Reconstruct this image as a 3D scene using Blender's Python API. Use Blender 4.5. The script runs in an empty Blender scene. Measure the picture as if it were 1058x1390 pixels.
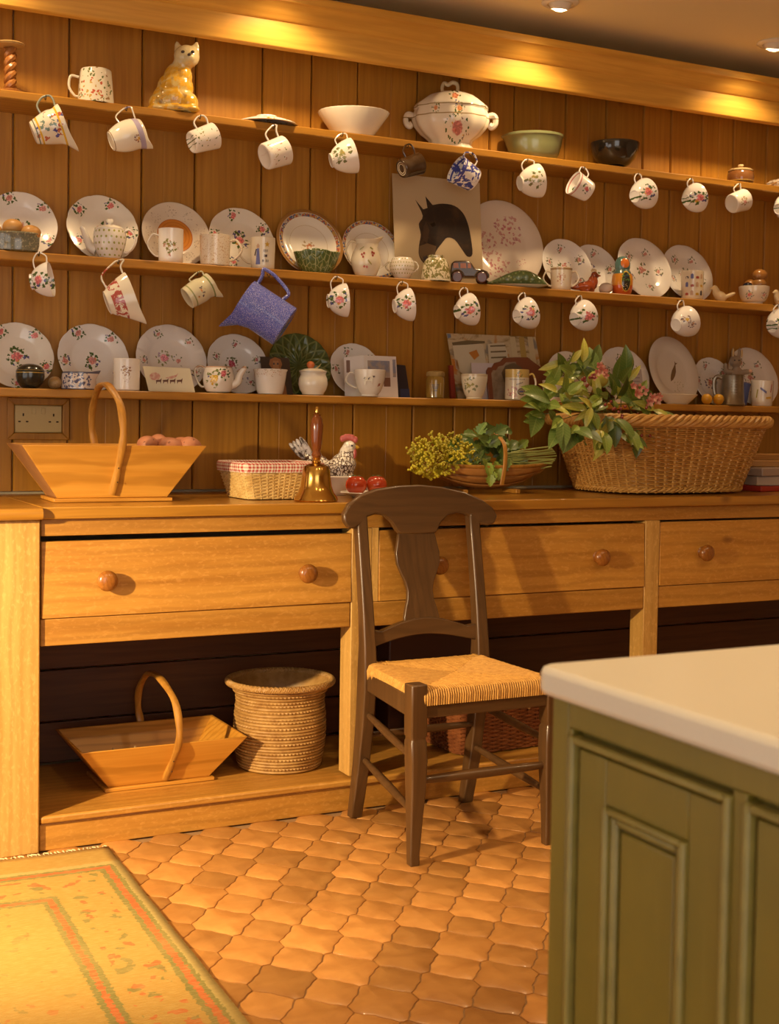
import bpy, math, random
from mathutils import Vector, Matrix
random.seed(7)
S = bpy.context.scene
COL = S.collection
R_ = math.radians

# ---------------------------------------------------------------- camera
# camera frame solved from the vanishing points of the dresser, island and rug
FPX, CX, CY = 1783.0, 529.0, 650.0
RIGHT = Vector((0.89107, -0.45360, 0.01538)).normalized()
FWD = Vector((0.45381, 0.88997, -0.04477)).normalized()
UP = RIGHT.cross(FWD).normalized()
RIGHT = FWD.cross(UP).normalized()
EYE = Vector((0, 0, 1.12))
cam = bpy.data.cameras.new('camera')
cam_o = bpy.data.objects.new('camera', cam)
COL.objects.link(cam_o)
m = Matrix((RIGHT, UP, -FWD)).transposed().to_4x4()
m.translation = EYE
cam_o.matrix_world = m
cam.sensor_fit = 'AUTO'
cam.sensor_width = 36.0
cam.lens = FPX / 1390.0 * 36.0
cam.shift_y = (CY - 695.0) / 1390.0
cam.clip_start = 0.05
cam.dof.use_dof = True
cam.dof.focus_distance = 3.75
cam.dof.aperture_fstop = 8.0
S.camera = cam_o

# ---------------------------------------------------------------- exposure, world
S.view_settings.view_transform = 'Standard'
S.view_settings.look = 'None'
S.view_settings.gamma = 1.0
S.view_settings.use_curve_mapping = False
S.view_settings.exposure = 0.0
w = bpy.data.worlds.new('room_light')
S.world = w
w.use_nodes = True
bg = w.node_tree.nodes['Background']
bg.inputs[0].default_value = (1.0, 0.91, 0.83, 1)
bg.inputs[1].default_value = 2.5

# ---------------------------------------------------------------- pixel helpers
def ray(px, py):
    return RIGHT * ((px - CX) / FPX) - UP * ((py - CY) / FPX) + FWD
def onY(px, py, Y):
    d = ray(px, py); return EYE + d * (Y / d.y)
def onZ(px, py, Z):
    d = ray(px, py); return EYE + d * ((Z - EYE.z) / d.z)
def mpp(p):
    return (Vector(p) - EYE).dot(FWD) / FPX
FACE = math.atan2(RIGHT.y, RIGHT.x)       # turn a thing so that its +x runs along the camera's right

# ---------------------------------------------------------------- mesh builder
class MB:
    def __init__(s): s.v = []; s.f = []
    def add(s, vs, fs):
        o = len(s.v); s.v += [tuple(v) for v in vs]; s.f += [tuple(i + o for i in f) for f in fs]; return s
    def box(s, x0, x1, y0, y1, z0, z1):
        vs = [(x, y, z) for z in (z0, z1) for y in (y0, y1) for x in (x0, x1)]
        return s.add(vs, [(0, 2, 3, 1), (4, 5, 7, 6), (0, 1, 5, 4), (2, 6, 7, 3), (0, 4, 6, 2), (1, 3, 7, 5)])
    def hexa(s, b, t):               # bottom quad, top quad (both ccw from above)
        return s.add(list(b) + list(t), [(3, 2, 1, 0), (4, 5, 6, 7), (0, 1, 5, 4), (1, 2, 6, 5), (2, 3, 7, 6), (3, 0, 4, 7)])
    def lathe(s, prof, seg=32, fn=None, M=None):
        rings = []; vs = []; fs = []
        for r, z in prof:
            if abs(r) < 1e-6:
                p = Vector((0, 0, z)); vs.append(p); rings.append([len(vs) - 1])
            else:
                ring = []
                for k in range(seg):
                    a = 2 * math.pi * k / seg
                    p = Vector((r * math.cos(a), r * math.sin(a), z))
                    if fn: p = Vector(fn(a, r, z))
                    vs.append(p); ring.append(len(vs) - 1)
                rings.append(ring)
        for a, b in zip(rings, rings[1:]):
            if len(a) == 1 and len(b) == 1: continue
            for k in range(seg):
                k2 = (k + 1) % seg
                if len(a) == 1: fs.append((a[0], b[k2], b[k]))
                elif len(b) == 1: fs.append((a[k], a[k2], b[0]))
                else: fs.append((a[k], a[k2], b[k2], b[k]))
        if M: vs = [M @ v for v in vs]
        return s.add(vs, fs)
    def tube(s, pts, r, seg=8, caps=True, flat=1.0, closed=False, up=None):
        pts = [Vector(p) for p in pts]; n = len(pts)
        rs = r if isinstance(r, (list, tuple)) else [r] * n
        vs = []; fs = []; nrm = None
        for i, p in enumerate(pts):
            if closed: t = pts[(i + 1) % n] - pts[i - 1]
            else: t = pts[min(i + 1, n - 1)] - pts[max(i - 1, 0)]
            if t.length < 1e-9: t = Vector((0, 0, 1))
            t.normalize()
            if nrm is None:
                nrm = Vector(up) if up else Vector((0, 0, 1))
                if abs(nrm.dot(t)) > 0.95: nrm = Vector((1, 0, 0))
            nrm = nrm - t * nrm.dot(t)
            if nrm.length < 1e-6: nrm = t.orthogonal()
            nrm.normalize(); bi = t.cross(nrm)
            for k in range(seg):
                a = 2 * math.pi * k / seg
                vs.append(p + nrm * (math.cos(a) * rs[i]) + bi * (math.sin(a) * rs[i] * flat))
        last = n if closed else n - 1
        for i in range(last):
            for k in range(seg):
                k2 = (k + 1) % seg; j = (i + 1) % n
                fs.append((i * seg + k, i * seg + k2, j * seg + k2, j * seg + k))
        if caps and not closed:
            fs.append(tuple(range(seg))[::-1]); fs.append(tuple((n - 1) * seg + k for k in range(seg)))
        return s.add(vs, fs)
    def ell(s, c, r, M=None, seg=16, rings=10):
        if not isinstance(r, (list, tuple)): r = (r, r, r)
        c = Vector(c)
        T = Matrix.Translation(c) @ (M.to_4x4() if M else Matrix()) @ Matrix.Diagonal((r[0], r[1], r[2], 1))
        prof = [(math.sin(math.pi * i / rings), -math.cos(math.pi * i / rings)) for i in range(rings + 1)]
        prof[0] = (0, -1); prof[-1] = (0, 1)
        return s.lathe(prof, seg, M=T)
    def prism(s, out, t0, t1, plane='xz'):   # outline polygon extruded
        n = len(out)
        def P(a, b, t): return (a, t, b) if plane == 'xz' else ((a, b, t) if plane == 'xy' else (t, a, b))
        vs = [P(a, b, t0) for a, b in out] + [P(a, b, t1) for a, b in out]
        fs = [tuple(range(n)), tuple(range(2 * n - 1, n - 1, -1))] + [(i, i + n, (i + 1) % n + n, (i + 1) % n) for i in range(n)]
        return s.add(vs, fs)
    def loft(s, secs, caps=True):
        n = len(secs[0]); vs = [p for sec in secs for p in sec]; fs = []
        for i in range(len(secs) - 1):
            for k in range(n):
                k2 = (k + 1) % n
                fs.append((i * n + k, i * n + k2, (i + 1) * n + k2, (i + 1) * n + k))
        if caps: fs += [tuple(range(n))[::-1], tuple((len(secs) - 1) * n + k for k in range(n))]
        return s.add(vs, fs)
    def grid(s, fn, nu, nv, wrap=False):
        vs = [fn(i, j) for i in range(nu) for j in range(nv)]; fs = []
        for i in range(nu - (0 if wrap else 1)):
            for j in range(nv - 1):
                a = i * nv + j; b = ((i + 1) % nu) * nv + j
                fs.append((a, b, b + 1, a + 1))
        return s.add(vs, fs)

def spline(pts, n=8):
    pts = [Vector(p) for p in pts]; out = []
    P = [pts[0] * 2 - pts[1]] + pts + [pts[-1] * 2 - pts[-2]]
    for i in range(1, len(P) - 2):
        for k in range(n):
            t = k / n
            a, b, c, d = P[i - 1], P[i], P[i + 1], P[i + 2]
            out.append(0.5 * ((2 * b) + (c - a) * t + (2 * a - 5 * b + 4 * c - d) * t * t + (3 * b - a - 3 * c + d) * t ** 3))
    out.append(pts[-1]); return out

def mesh_of(name, mb, mat, smooth=True, angle=38):
    import bmesh
    me = bpy.data.meshes.new(name)
    me.from_pydata(mb.v, [], mb.f)
    bm = bmesh.new(); bm.from_mesh(me)
    bmesh.ops.recalc_face_normals(bm, faces=bm.faces[:])
    bm.to_mesh(me); bm.free()
    if smooth:
        me.shade_smooth(); me.set_sharp_from_angle(angle=R_(angle))
    if mat: me.materials.append(mat)
    return me
def obj(name, mb, mat, parent=None, smooth=True, bevel=0, angle=38, label=None, loc=None, rot=None, stuff=False):
    me = mb if isinstance(mb, bpy.types.Mesh) else mesh_of(name, mb, mat, smooth, angle)
    o = bpy.data.objects.new(name, me); COL.objects.link(o)
    if parent: o.parent = parent
    if loc is not None: o.location = loc
    if rot is not None: o.rotation_euler = rot
    if bevel:
        b = o.modifiers.new('bevel', 'BEVEL'); b.width = bevel; b.segments = 2; b.limit_method = 'ANGLE'; b.angle_limit = R_(40)
    if label: o['label'] = label
    if stuff: o['kind'] = 'stuff'
    return o
def tag(o, label, cat, group=None):
    o['label'] = label; o['category'] = cat
    if group: o['group'] = group
    return o
def thing(name, label, cat, loc=(0, 0, 0), rotz=0, group=None):
    o = bpy.data.objects.new(name, None); COL.objects.link(o)
    o.empty_display_size = 0.05
    o.location = loc; o.rotation_euler = (0, 0, rotz)
    return tag(o, label, cat, group)
def struct(name, mb, mat, parent=None, **k):
    o = obj(name, mb, mat, parent, **k)
    if not parent: o['kind'] = 'structure'
    return o
def remesh(o, vox=0.004, smooth=4):
    r = o.modifiers.new('skin', 'REMESH'); r.mode = 'VOXEL'; r.voxel_size = vox; r.use_smooth_shade = True
    s_ = o.modifiers.new('smooth', 'SMOOTH'); s_.iterations = smooth; s_.factor = 0.5
    return o

# ---------------------------------------------------------------- material builder
class NB:
    def __init__(s, name, base=(0.8, 0.8, 0.8), rough=0.5, metal=0.0, coat=0.0, rnd=0.0):
        s.mat = bpy.data.materials.new(name); s.mat.use_nodes = True
        s.t = s.mat.node_tree; s.bsdf = s.t.nodes['Principled BSDF']
        s.bsdf.inputs['Roughness'].default_value = rough
        s.bsdf.inputs['Metallic'].default_value = metal
        if coat: s.bsdf.inputs['Coat Weight'].default_value = coat; s.bsdf.inputs['Coat Roughness'].default_value = 0.08
        s.base = base; s.col = None; s._obj = None; s._xyz = None; s._oi = None
        s.bsdf.inputs['Base Color'].default_value = (*base, 1)
    def new(s, t): return s.t.nodes.new(t)
    def put(s, sock, v):
        if isinstance(v, bpy.types.NodeSocket): s.t.links.new(v, sock)
        elif isinstance(v, (tuple, list, Vector)):
            sock.default_value = (*v, 1) if (sock.type == 'RGBA' and len(v) == 3) else v
        else: sock.default_value = v
    @property
    def P(s):
        if s._obj is None: s._obj = s.new('ShaderNodeTexCoord').outputs['Object']
        return s._obj
    @property
    def rand(s):
        if s._oi is None: s._oi = s.new('ShaderNodeObjectInfo').outputs['Random']
        return s._oi
    def sep(s, v):
        n = s.new('ShaderNodeSeparateXYZ'); s.put(n.inputs[0], v); return n.outputs
    @property
    def xyz(s):
        if s._xyz is None: s._xyz = s.sep(s.P)
        return s._xyz
    def comb(s, x=0.0, y=0.0, z=0.0):
        n = s.new('ShaderNodeCombineXYZ')
        for i, v in enumerate((x, y, z)): s.put(n.inputs[i], v)
        return n.outputs[0]
    def m(s, op, a, b=0.0, c=None):
        n = s.new('ShaderNodeMath'); n.operation = op
        s.put(n.inputs[0], a); s.put(n.inputs[1], b)
        if c is not None: s.put(n.inputs[2], c)
        return n.outputs[0]
    def vm(s, op, a, b=(0, 0, 0)):
        n = s.new('ShaderNodeVectorMath'); n.operation = op
        s.put(n.inputs[0], a); s.put(n.inputs[1], b)
        return n.outputs['Value'] if op in ('LENGTH', 'DISTANCE', 'DOT_PRODUCT') else n.outputs[0]
    def noise(s, vec, scale=5, detail=2, rough=0.5, dist=0.0):
        n = s.new('ShaderNodeTexNoise'); s.put(n.inputs['Vector'], vec)
        n.inputs['Scale'].default_value = scale; n.inputs['Detail'].default_value = detail
        n.inputs['Roughness'].default_value = rough; n.inputs['Distortion'].default_value = dist
        return n.outputs['Fac']
    def vor(s, vec, scale=5, rnd=1.0, feat='F1'):
        n = s.new('ShaderNodeTexVoronoi'); n.feature = feat; s.put(n.inputs['Vector'], vec)
        n.inputs['Scale'].default_value = scale; n.inputs['Randomness'].default_value = rnd
        return n.outputs
    def ramp(s, fac, a, b):
        n = s.new('ShaderNodeMapRange'); s.put(n.inputs[0], fac); n.inputs[1].default_value = a; n.inputs[2].default_value = b
        return n.outputs[0]
    def mix(s, f, a, b, mode='MIX'):
        n = s.new('ShaderNodeMix'); n.data_type = 'RGBA'; n.blend_type = mode
        s.put(n.inputs[0], f); s.put(n.inputs[6], a); s.put(n.inputs[7], b)
        return n.outputs[2]
    def lay(s, mask, color, mode='MIX'):
        s.col = s.mix(mask, s.col if s.col is not None else s.base, color, mode); return s
    def AND(s, *a):
        r = a[0]
        for b in a[1:]: r = s.m('MULTIPLY', r, b)
        return r
    def lt(s, a, b): return s.m('LESS_THAN', a, b)
    def gt(s, a, b): return s.m('GREATER_THAN', a, b)
    def between(s, a, lo, hi): return s.AND(s.gt(a, lo), s.lt(a, hi))
    def bump(s, h, strength=0.3, dist=0.002):
        n = s.new('ShaderNodeBump'); s.put(n.inputs['Height'], h)
        n.inputs['Strength'].default_value = strength; n.inputs['Distance'].default_value = dist
        s.t.links.new(n.outputs[0], s.bsdf.inputs['Normal']); return s
    def done(s):
        if s.col is not None: s.t.links.new(s.col, s.bsdf.inputs['Base Color'])
        return s.mat
    # a painted sprig: small blobs, flowers in the middle and leaves round it
    def sprig(s, u, v, R, seed=0.0, flower=(0.62, 0.12, 0.12), flower2=(0.75, 0.42, 0.05), leaf=(0.07, 0.13, 0.03), leaf2=(0.06, 0.08, 0.25), blob=0.46, sc=3.0, rose=0.0):
        q0 = s.comb(s.m('DIVIDE', u, R), s.m('DIVIDE', v, R), seed)
        nz = s.new('ShaderNodeTexNoise'); s.put(nz.inputs['Vector'], q0); nz.inputs['Scale'].default_value = 6.0; nz.inputs['Detail'].default_value = 1.0
        q = s.vm('ADD', q0, s.vm('MULTIPLY', s.vm('SUBTRACT', nz.outputs['Color'], (.5, .5, .5)), (1.25 / sc, 1.25 / sc, 0)))
        o = s.vor(q, sc)
        p = s.sep(o['Position'])
        dc = s.m('SQRT', s.m('ADD', s.m('MULTIPLY', p[0], p[0]), s.m('MULTIPLY', p[1], p[1])))
        mask = s.AND(s.lt(o['Distance'], blob), s.lt(dc, 0.95))
        rc = s.sep(o['Color'])
        fl = s.mix(s.gt(rc[0], 0.68), flower, flower2)
        lf = s.mix(s.gt(rc[1], 0.72), leaf, leaf2)
        s.lay(mask, s.mix(s.gt(dc, 0.5), fl, lf))
        if rose:
            qq = s.sep(q); d0 = s.m('SQRT', s.m('ADD', s.m('POWER', s.m('ADD', qq[0], .05), 2.0), s.m('POWER', s.m('SUBTRACT', qq[1], .04), 2.0)))
            s.lay(s.m('MULTIPLY', s.ramp(d0, rose + .06, rose - .02), .9), s.mix(s.gt(nz.outputs['Fac'], .54), flower, tuple(min(1, c_ * 1.5 + .06) for c_ in flower)))
        return s
    def rimsprigs(s, n, R0, R, seed=0.0, **k):
        x, y, z = s.xyz[0], s.xyz[1], s.xyz[2]
        r = s.m('SQRT', s.m('ADD', s.m('MULTIPLY', x, x), s.m('MULTIPLY', y, y)))
        a = s.m('ADD', s.m('MULTIPLY', s.m('ARCTAN2', y, x), n / (2 * math.pi)), s.m('ADD', s.rand, 20.0))
        fr = s.m('SUBTRACT', s.m('FRACT', a), 0.5)
        v = s.m('MULTIPLY', fr, s.m('MULTIPLY', r, 2 * math.pi / n))
        u = s.m('SUBTRACT', r, R0)
        return s.sprig(u, v, R, s.m('ADD', s.m('MULTIPLY', s.m('FLOOR', a), 3.7), seed), **k)
    @property
    def rad(s):
        x, y = s.xyz[0], s.xyz[1]
        return s.m('SQRT', s.m('ADD', s.m('MULTIPLY', x, x), s.m('MULTIPLY', y, y)))

def plain(name, c, rough=0.5, metal=0.0, coat=0.0): return NB(name, c, rough, metal, coat).done()
def pine(name, base, dark, axis='x', scale=1.0, rough=0.45, knots=True, var=0.25, coat=0.0, knot=(0.12, 0.04, 0.008), mottle=0.0, grain=0.3):
    b = NB(name, base, rough, coat=coat)
    st = {'x': (0.05, 1, 1), 'y': (1, 0.05, 1), 'z': (1, 1, 0.05)}[axis]
    off = b.vm('ADD', b.P, b.comb(b.m('MULTIPLY', b.rand, 13.0), b.m('MULTIPLY', b.rand, 7.0), b.m('MULTIPLY', b.rand, 5.0)))
    q = b.vm('MULTIPLY', off, st)
    n1 = b.noise(q, 16 * scale, 3, 0.6, 1.2)
    n2 = b.noise(q, 95 * scale, 2, 0.6, 0.3)
    n3 = b.noise(off, 3.0, 2)
    g = b.m('ADD', b.m('MULTIPLY', b.ramp(n1, 0.35, 0.68), 0.6), b.m('MULTIPLY', b.ramp(n2, 0.35, 0.7), 0.4))
    b.lay(b.m('MULTIPLY', g, 0.85), dark)
    wv_ = b.new('ShaderNodeTexWave'); wv_.wave_type = 'RINGS'; wv_.rings_direction = {'x': 'X', 'y': 'Y', 'z': 'Z'}[axis]
    b.put(wv_.inputs['Vector'], b.vm('MULTIPLY', off, {'x': (.22, 1, 1), 'y': (1, .22, 1), 'z': (1, 1, .22)}[axis])); wv_.inputs['Scale'].default_value = 14 * scale; wv_.inputs['Distortion'].default_value = 5.0; wv_.inputs['Detail'].default_value = 2.0; wv_.inputs['Detail Scale'].default_value = 1.2
    b.lay(b.m('MULTIPLY', b.ramp(wv_.outputs['Fac'], 0.55, 0.95), grain), tuple(c_ * .72 for c_ in dark))
    b.lay(b.m('MULTIPLY', b.ramp(n3, 0.42, 0.75), 0.3), dark)
    if mottle:
        b.lay(b.m('MULTIPLY', b.ramp(b.noise(b.vm('MULTIPLY', off, tuple(.45 if v_ < 1 else 1 for v_ in st)), 130, 3, .6, .5), .52, .68), mottle), tuple(min(.8, c_ * 1.25 + .04) for c_ in base))
    if knots:
        st2 = {'x': (0.55, 1, 1), 'y': (1, 0.55, 1), 'z': (1, 1, 0.55)}[axis]
        o = b.vor(b.vm('MULTIPLY', off, st2), 4.2)
        b.lay(b.m('MULTIPLY', b.ramp(o['Distance'], 0.075, 0.03), 0.7), knot)
    if var:
        v = b.m('ADD', b.m('MULTIPLY', b.rand, var), 1 - var / 2)
        h = b.new('ShaderNodeHueSaturation'); b.put(h.inputs['Value'], v); b.put(h.inputs['Color'], b.col); b.col = h.outputs[0]
    b.bump(n2, 0.12, 0.001)
    return b.done()

# woods
M_BACK = pine('pine_backboard', (0.50, 0.235, 0.026), (0.34, 0.138, 0.011), 'z', 1.0, 0.42, grain=.2)
M_SHELF = pine('pine_shelf', (0.52, 0.25, 0.032), (0.33, 0.135, 0.012), 'x', 1.0, 0.4)
M_CORN = pine('pine_cornice', (0.68, 0.37, 0.06), (0.50, 0.24, 0.028), 'x', 1.0, 0.5, grain=.2)
M_FRONT = pine('pine_front', (0.50, 0.245, 0.042), (0.31, 0.125, 0.014), 'x', 0.9, 0.42, mottle=.28)
M_FRONTZ = pine('pine_post', (0.57, 0.335, 0.095), (0.41, 0.21, 0.04), 'z', 0.9, 0.42, mottle=.4)
M_TOP = pine('pine_worktop', (0.50, 0.235, 0.028), (0.33, 0.135, 0.013), 'x', 0.8, 0.3, coat=0.2)
M_DARKB = pine('dark_inner_board', (0.14, 0.045, 0.010), (0.07, 0.02, 0.005), 'x', 1.0, 0.5)  # darker boards for the inside of the dresser base and drawers
M_KNOB = pine('turned_knob_wood', (0.30, 0.11, 0.018), (0.20, 0.065, 0.010), 'y', 2.0, 0.25, knots=False, coat=0.3)
M_TRUG = pine('trug_pine', (0.62, 0.30, 0.045), (0.47, 0.19, 0.016), 'x', 1.0, 0.42, knots=False, grain=.55)
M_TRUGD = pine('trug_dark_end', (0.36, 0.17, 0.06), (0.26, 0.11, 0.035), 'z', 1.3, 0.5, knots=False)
M_TRUGH = pine('trug_bent_handle', (0.52, 0.25, 0.04), (0.30, 0.12, 0.014), 'z', 1.3, 0.4, knots=False)
M_CHAIR = pine('dark_stained_chair_wood', (0.105, 0.050, 0.017), (0.060, 0.028, 0.009), 'z', 1.1, 0.36, knots=False, var=0.1, coat=0.12)
M_CHAIRX = pine('dark_stained_chair_rail', (0.105, 0.050, 0.017), (0.060, 0.028, 0.009), 'x', 1.1, 0.36, knots=False, var=0.1, coat=0.12)

# ================================================================ the setting
def wpart(name, mb, mat, parent, **k):       # mesh given in world coordinates, stored in the parent's frame
    T = (Matrix.Translation(parent.location) @ parent.rotation_euler.to_matrix().to_4x4()).inverted()
    mb.v = [tuple(T @ Vector(v)) for v in mb.v]
    return obj(name, mb, mat, parent, **k)

WALL_Y = 3.92
CEIL = 2.46
XL, XR = -1.25, 4.85
YB = -1.6

# --- floor with ogee tiles
b = NB('tile_grout', (0.30, 0.17, 0.07), 0.8); M_GROUT = b.done()
b = NB('glazed_terracotta_tile', (0.48, 0.225, 0.062), 0.30, coat=0.25)
ob = b.vm('ADD', b.P, b.comb(b.m('MULTIPLY', b.rand, 9.0), b.m('MULTIPLY', b.rand, 4.0), 0.0))
n1 = b.noise(ob, 14, 4, 0.6, 0.4)
b.lay(b.m('MULTIPLY', b.ramp(n1, 0.35, 0.75), 0.7), (0.30, 0.118, 0.026))
ex = b.m('ADD', b.m('MULTIPLY', b.m('ABSOLUTE', b.xyz[0]), 10.0), b.m('MULTIPLY', b.m('ABSOLUTE', b.xyz[1]), 8.0))
b.lay(b.m('MULTIPLY', b.ramp(b.m('ADD', ex, b.m('MULTIPLY', n1, 0.5)), 0.9, 1.25), 0.45), (0.30, 0.11, 0.022))
h = b.new('ShaderNodeHueSaturation'); b.put(h.inputs['Value'], b.m('ADD', b.m('MULTIPLY', b.rand, 0.5), 0.75)); b.put(h.inputs['Color'], b.col); b.col = h.outputs[0]
b.bump(n1, 0.25, 0.004)
M_TILE = b.done()
floor = struct('floor', MB().box(XL, XR, YB, 3.95, -0.06, -0.004), M_GROUT, smooth=False)
LX, LY = 0.139, 0.1725
def arc(p, q, A, n=5):
    p, q = Vector(p), Vector(q); d = q - p; nr = Vector((d.y, -d.x)).normalized()
    return [tuple(p + d * (k / n) + nr * (A * math.sin(math.pi * k / n) + 0.0016 * math.sin(4 * math.pi * k / n))) for k in range(n)]
def tile_mesh(big):
    if big:
        c = [(.0695, -.016), (.0695, .016), (.009, .086), (-.009, .086), (-.0695, .016), (-.0695, -.016), (-.009, -.086), (.009, -.086)]
        out = []
        for i in range(8):
            out += arc(c[i], c[(i + 1) % 8], -.005) if i % 2 else [c[i]]
    else:
        c = [(.0605, 0), (0, .0702), (-.0605, 0), (0, -.0702)]
        out = []
        for i in range(4): out += arc(c[i], c[(i + 1) % 4], .005)
    n = len(out); mb = MB()
    def ring(g, z):
        r = []
        for i, (x, y) in enumerate(out):
            a = Vector(out[i - 1]); e = Vector(out[(i + 1) % n]); d = (e - a); nr = Vector((d.y, -d.x)).normalized()
            r.append((x - nr.x * g, y - nr.y * g, z))
        return r
    vs = ring(0.0010, -0.006) + ring(0.0018, -0.0012) + ring(0.008, 0.0008) + [(0, 0, 0.0014)]
    fs = []
    for l in range(2):
        for i in range(n): j = (i + 1) % n; fs.append((l * n + i, l * n + j, (l + 1) * n + j, (l + 1) * n + i))
    for i in range(n): fs.append((2 * n + i, 2 * n + (i + 1) % n, 3 * n))
    return mb.add(vs, fs)
TM = [tile_mesh(True), tile_mesh(False)]
TME = [mesh_of('tile', q, M_TILE, angle=60) for q in TM]
rest = MB()
for i in range(-19, 25):
    for j in range(-24, 6):
        for k in (0, 1):
            c = Vector((1.409 + LX * i - (0.0695 if k else 0), 2.554 + LY * j + (0.0862 if k else 0), 0))
            if c.y > 3.38 or c.x > XR - .1 or c.x < XL + .1: continue
            d = c - EYE; dz = d.dot(FWD)
            px = CX + FPX * d.dot(RIGHT) / dz if dz > .3 else -999
            py = CY - FPX * d.dot(UP) / dz if dz > .3 else 9999
            if -45 < px < 780 and py < 1425:
                o = bpy.data.objects.new('tile', TME[k]); COL.objects.link(o); o.parent = floor
                o.location = (c.x, c.y, random.uniform(-0.0005, 0.0005))
                o.rotation_euler = (random.uniform(-.004, .004), random.uniform(-.004, .004), 0)
            else:
                rest.add([(v[0] + c.x, v[1] + c.y, v[2]) for v in TM[k].v], TM[k].f)
obj('tile', rest, M_TILE, floor, stuff=True, angle=60)

# --- ceiling and walls
b = NB('ceiling_paint', (0.84, 0.72, 0.42), 0.85)
b.lay(b.m('MULTIPLY', b.ramp(b.noise(b.P, 1.3, 3), 0.4, 0.7), 0.15), (0.74, 0.61, 0.34)); M_CEIL = b.done()
struct('ceiling', MB().box(XL, XR, YB, 3.95, CEIL, CEIL + 0.08), M_CEIL, smooth=False)
b = NB('cream_wall_plaster', (0.62, 0.50, 0.32), 0.9)
b.lay(b.m('MULTIPLY', b.ramp(b.noise(b.P, 4, 4), 0.4, 0.7), 0.2), (0.55, 0.43, 0.26)); M_PLASTER = b.done()
wall_back = struct('wall_back', MB().box(XL, XR, 3.938, 4.02, 0, CEIL), M_PLASTER, smooth=False)
struct('wall_right', MB().box(XR, XR + 0.1, YB, 3.95, 0, CEIL), M_PLASTER, smooth=False)
struct('wall_light_block', MB().box(1.1, XR, YB - 0.1, YB, 0, CEIL), M_PLASTER, smooth=False)  # unseen partial wall behind the camera, added to darken the right side
# left wall with two unseen window openings added to let world light in
wl = MB()
WIN = [(2.36, 3.10, 0.40, 1.93), (0.85, 2.28, 0.30, 1.36)]
wl.box(XL - 0.08, XL, YB, 0.85, 0, CEIL).box(XL - 0.08, XL, 2.28, 2.36, 0, CEIL).box(XL - 0.08, XL, 3.10, 3.95, 0, CEIL)
for y0, y1, z0, z1 in WIN:
    wl.box(XL - 0.08, XL, y0, y1, 0, z0).box(XL - 0.08, XL, y0, y1, z1, CEIL)
struct('wall_left', wl, M_PLASTER, smooth=False)
M_WPAINT = plain('white_window_paint', (0.7, 0.68, 0.62), 0.4)
for k, (y0, y1, z0, z1) in enumerate(WIN):
    f = MB(); t = 0.035; x0, x1 = XL - 0.055, XL - 0.015
    f.box(x0, x1, y0, y0 + t, z0, z1).box(x0, x1, y1 - t, y1, z0, z1).box(x0, x1, y0 + t, y1 - t, z0, z0 + t).box(x0, x1, y0 + t, y1 - t, z1 - t, z1)
    wo = struct('window_%d' % (k + 1), f, M_WPAINT, smooth=False)
    n = 2 if k else 1
    for q in range(1, n + 1):
        yy = y0 + (y1 - y0) * q / (n + 1)
        obj('glazing_bar', MB().box(x0 + .008, x1 - .008, yy - .012, yy + .012, z0 + t, z1 - t), M_WPAINT, wo, smooth=False)
    zz = (z0 + z1) / 2
    obj('glazing_bar', MB().box(x0 + .01, x1 - .01, y0 + t, y1 - t, zz - .012, zz + .012), M_WPAINT, wo, smooth=False)

# --- tongue and groove backboards
J = [0.44, 0.60, 0.761, 0.922, 1.142, 1.31, 1.53, 1.698, 1.862, 2.083, 2.243, 2.366, 2.465, 2.68, 2.855, 3.021, 3.15, 3.296, 3.45, 3.616, 3.78, 3.95, 4.10, 4.28, 4.44, 4.62]
for a, c in zip(J, J[1:]):
    g = 0.0016; y = WALL_Y
    mb = MB()
    out = [(a + g, 3.936), (a + g, y + .006), (a + g + .004, y), (c - g - .004, y), (c - g, y + .006), (c - g, 3.936)]
    if c - a > 0.15 and random.random() < .7:      # a bead run down the middle of the wider boards
        mid = (a + c) / 2 + random.uniform(-.02, .02)
        out[3:3] = [(mid - .002, y), (mid, y + .0010), (mid + .002, y)]
    zc = 1.65
    mb.prism([(x - (a + c) / 2, yy - y) for x, yy in out], 0.895 - zc, 2.41 - zc, 'xy')
    o = obj('plank', mb, M_BACK, wall_back, smooth=False, loc=((a + c) / 2, y, zc))

# --- cornice
cn = MB()
out = [(3.92, 2.24), (3.752, 2.24), (3.747, 2.245), (3.747, 2.318), (3.738, 2.322), (3.735, 2.328), (3.728, 2.334), (3.722, 2.342), (3.718, 2.353), (3.708, 2.362), (3.706, 2.364), (3.700, 2.366), (3.698, 2.385), (3.702, 2.391), (3.92, 2.391)]
out = [(3.775, 2.24)] + out[1:-1] + [(3.775, 2.391)]
cn.prism(out, 0.40, 4.62, 'yz')
struct('trim_1', cn, M_CORN, angle=50)
struct('trim_2', MB().box(0.40, 4.62, 3.775, 3.92, 2.375, 2.391), M_CORN, smooth=False)

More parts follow.
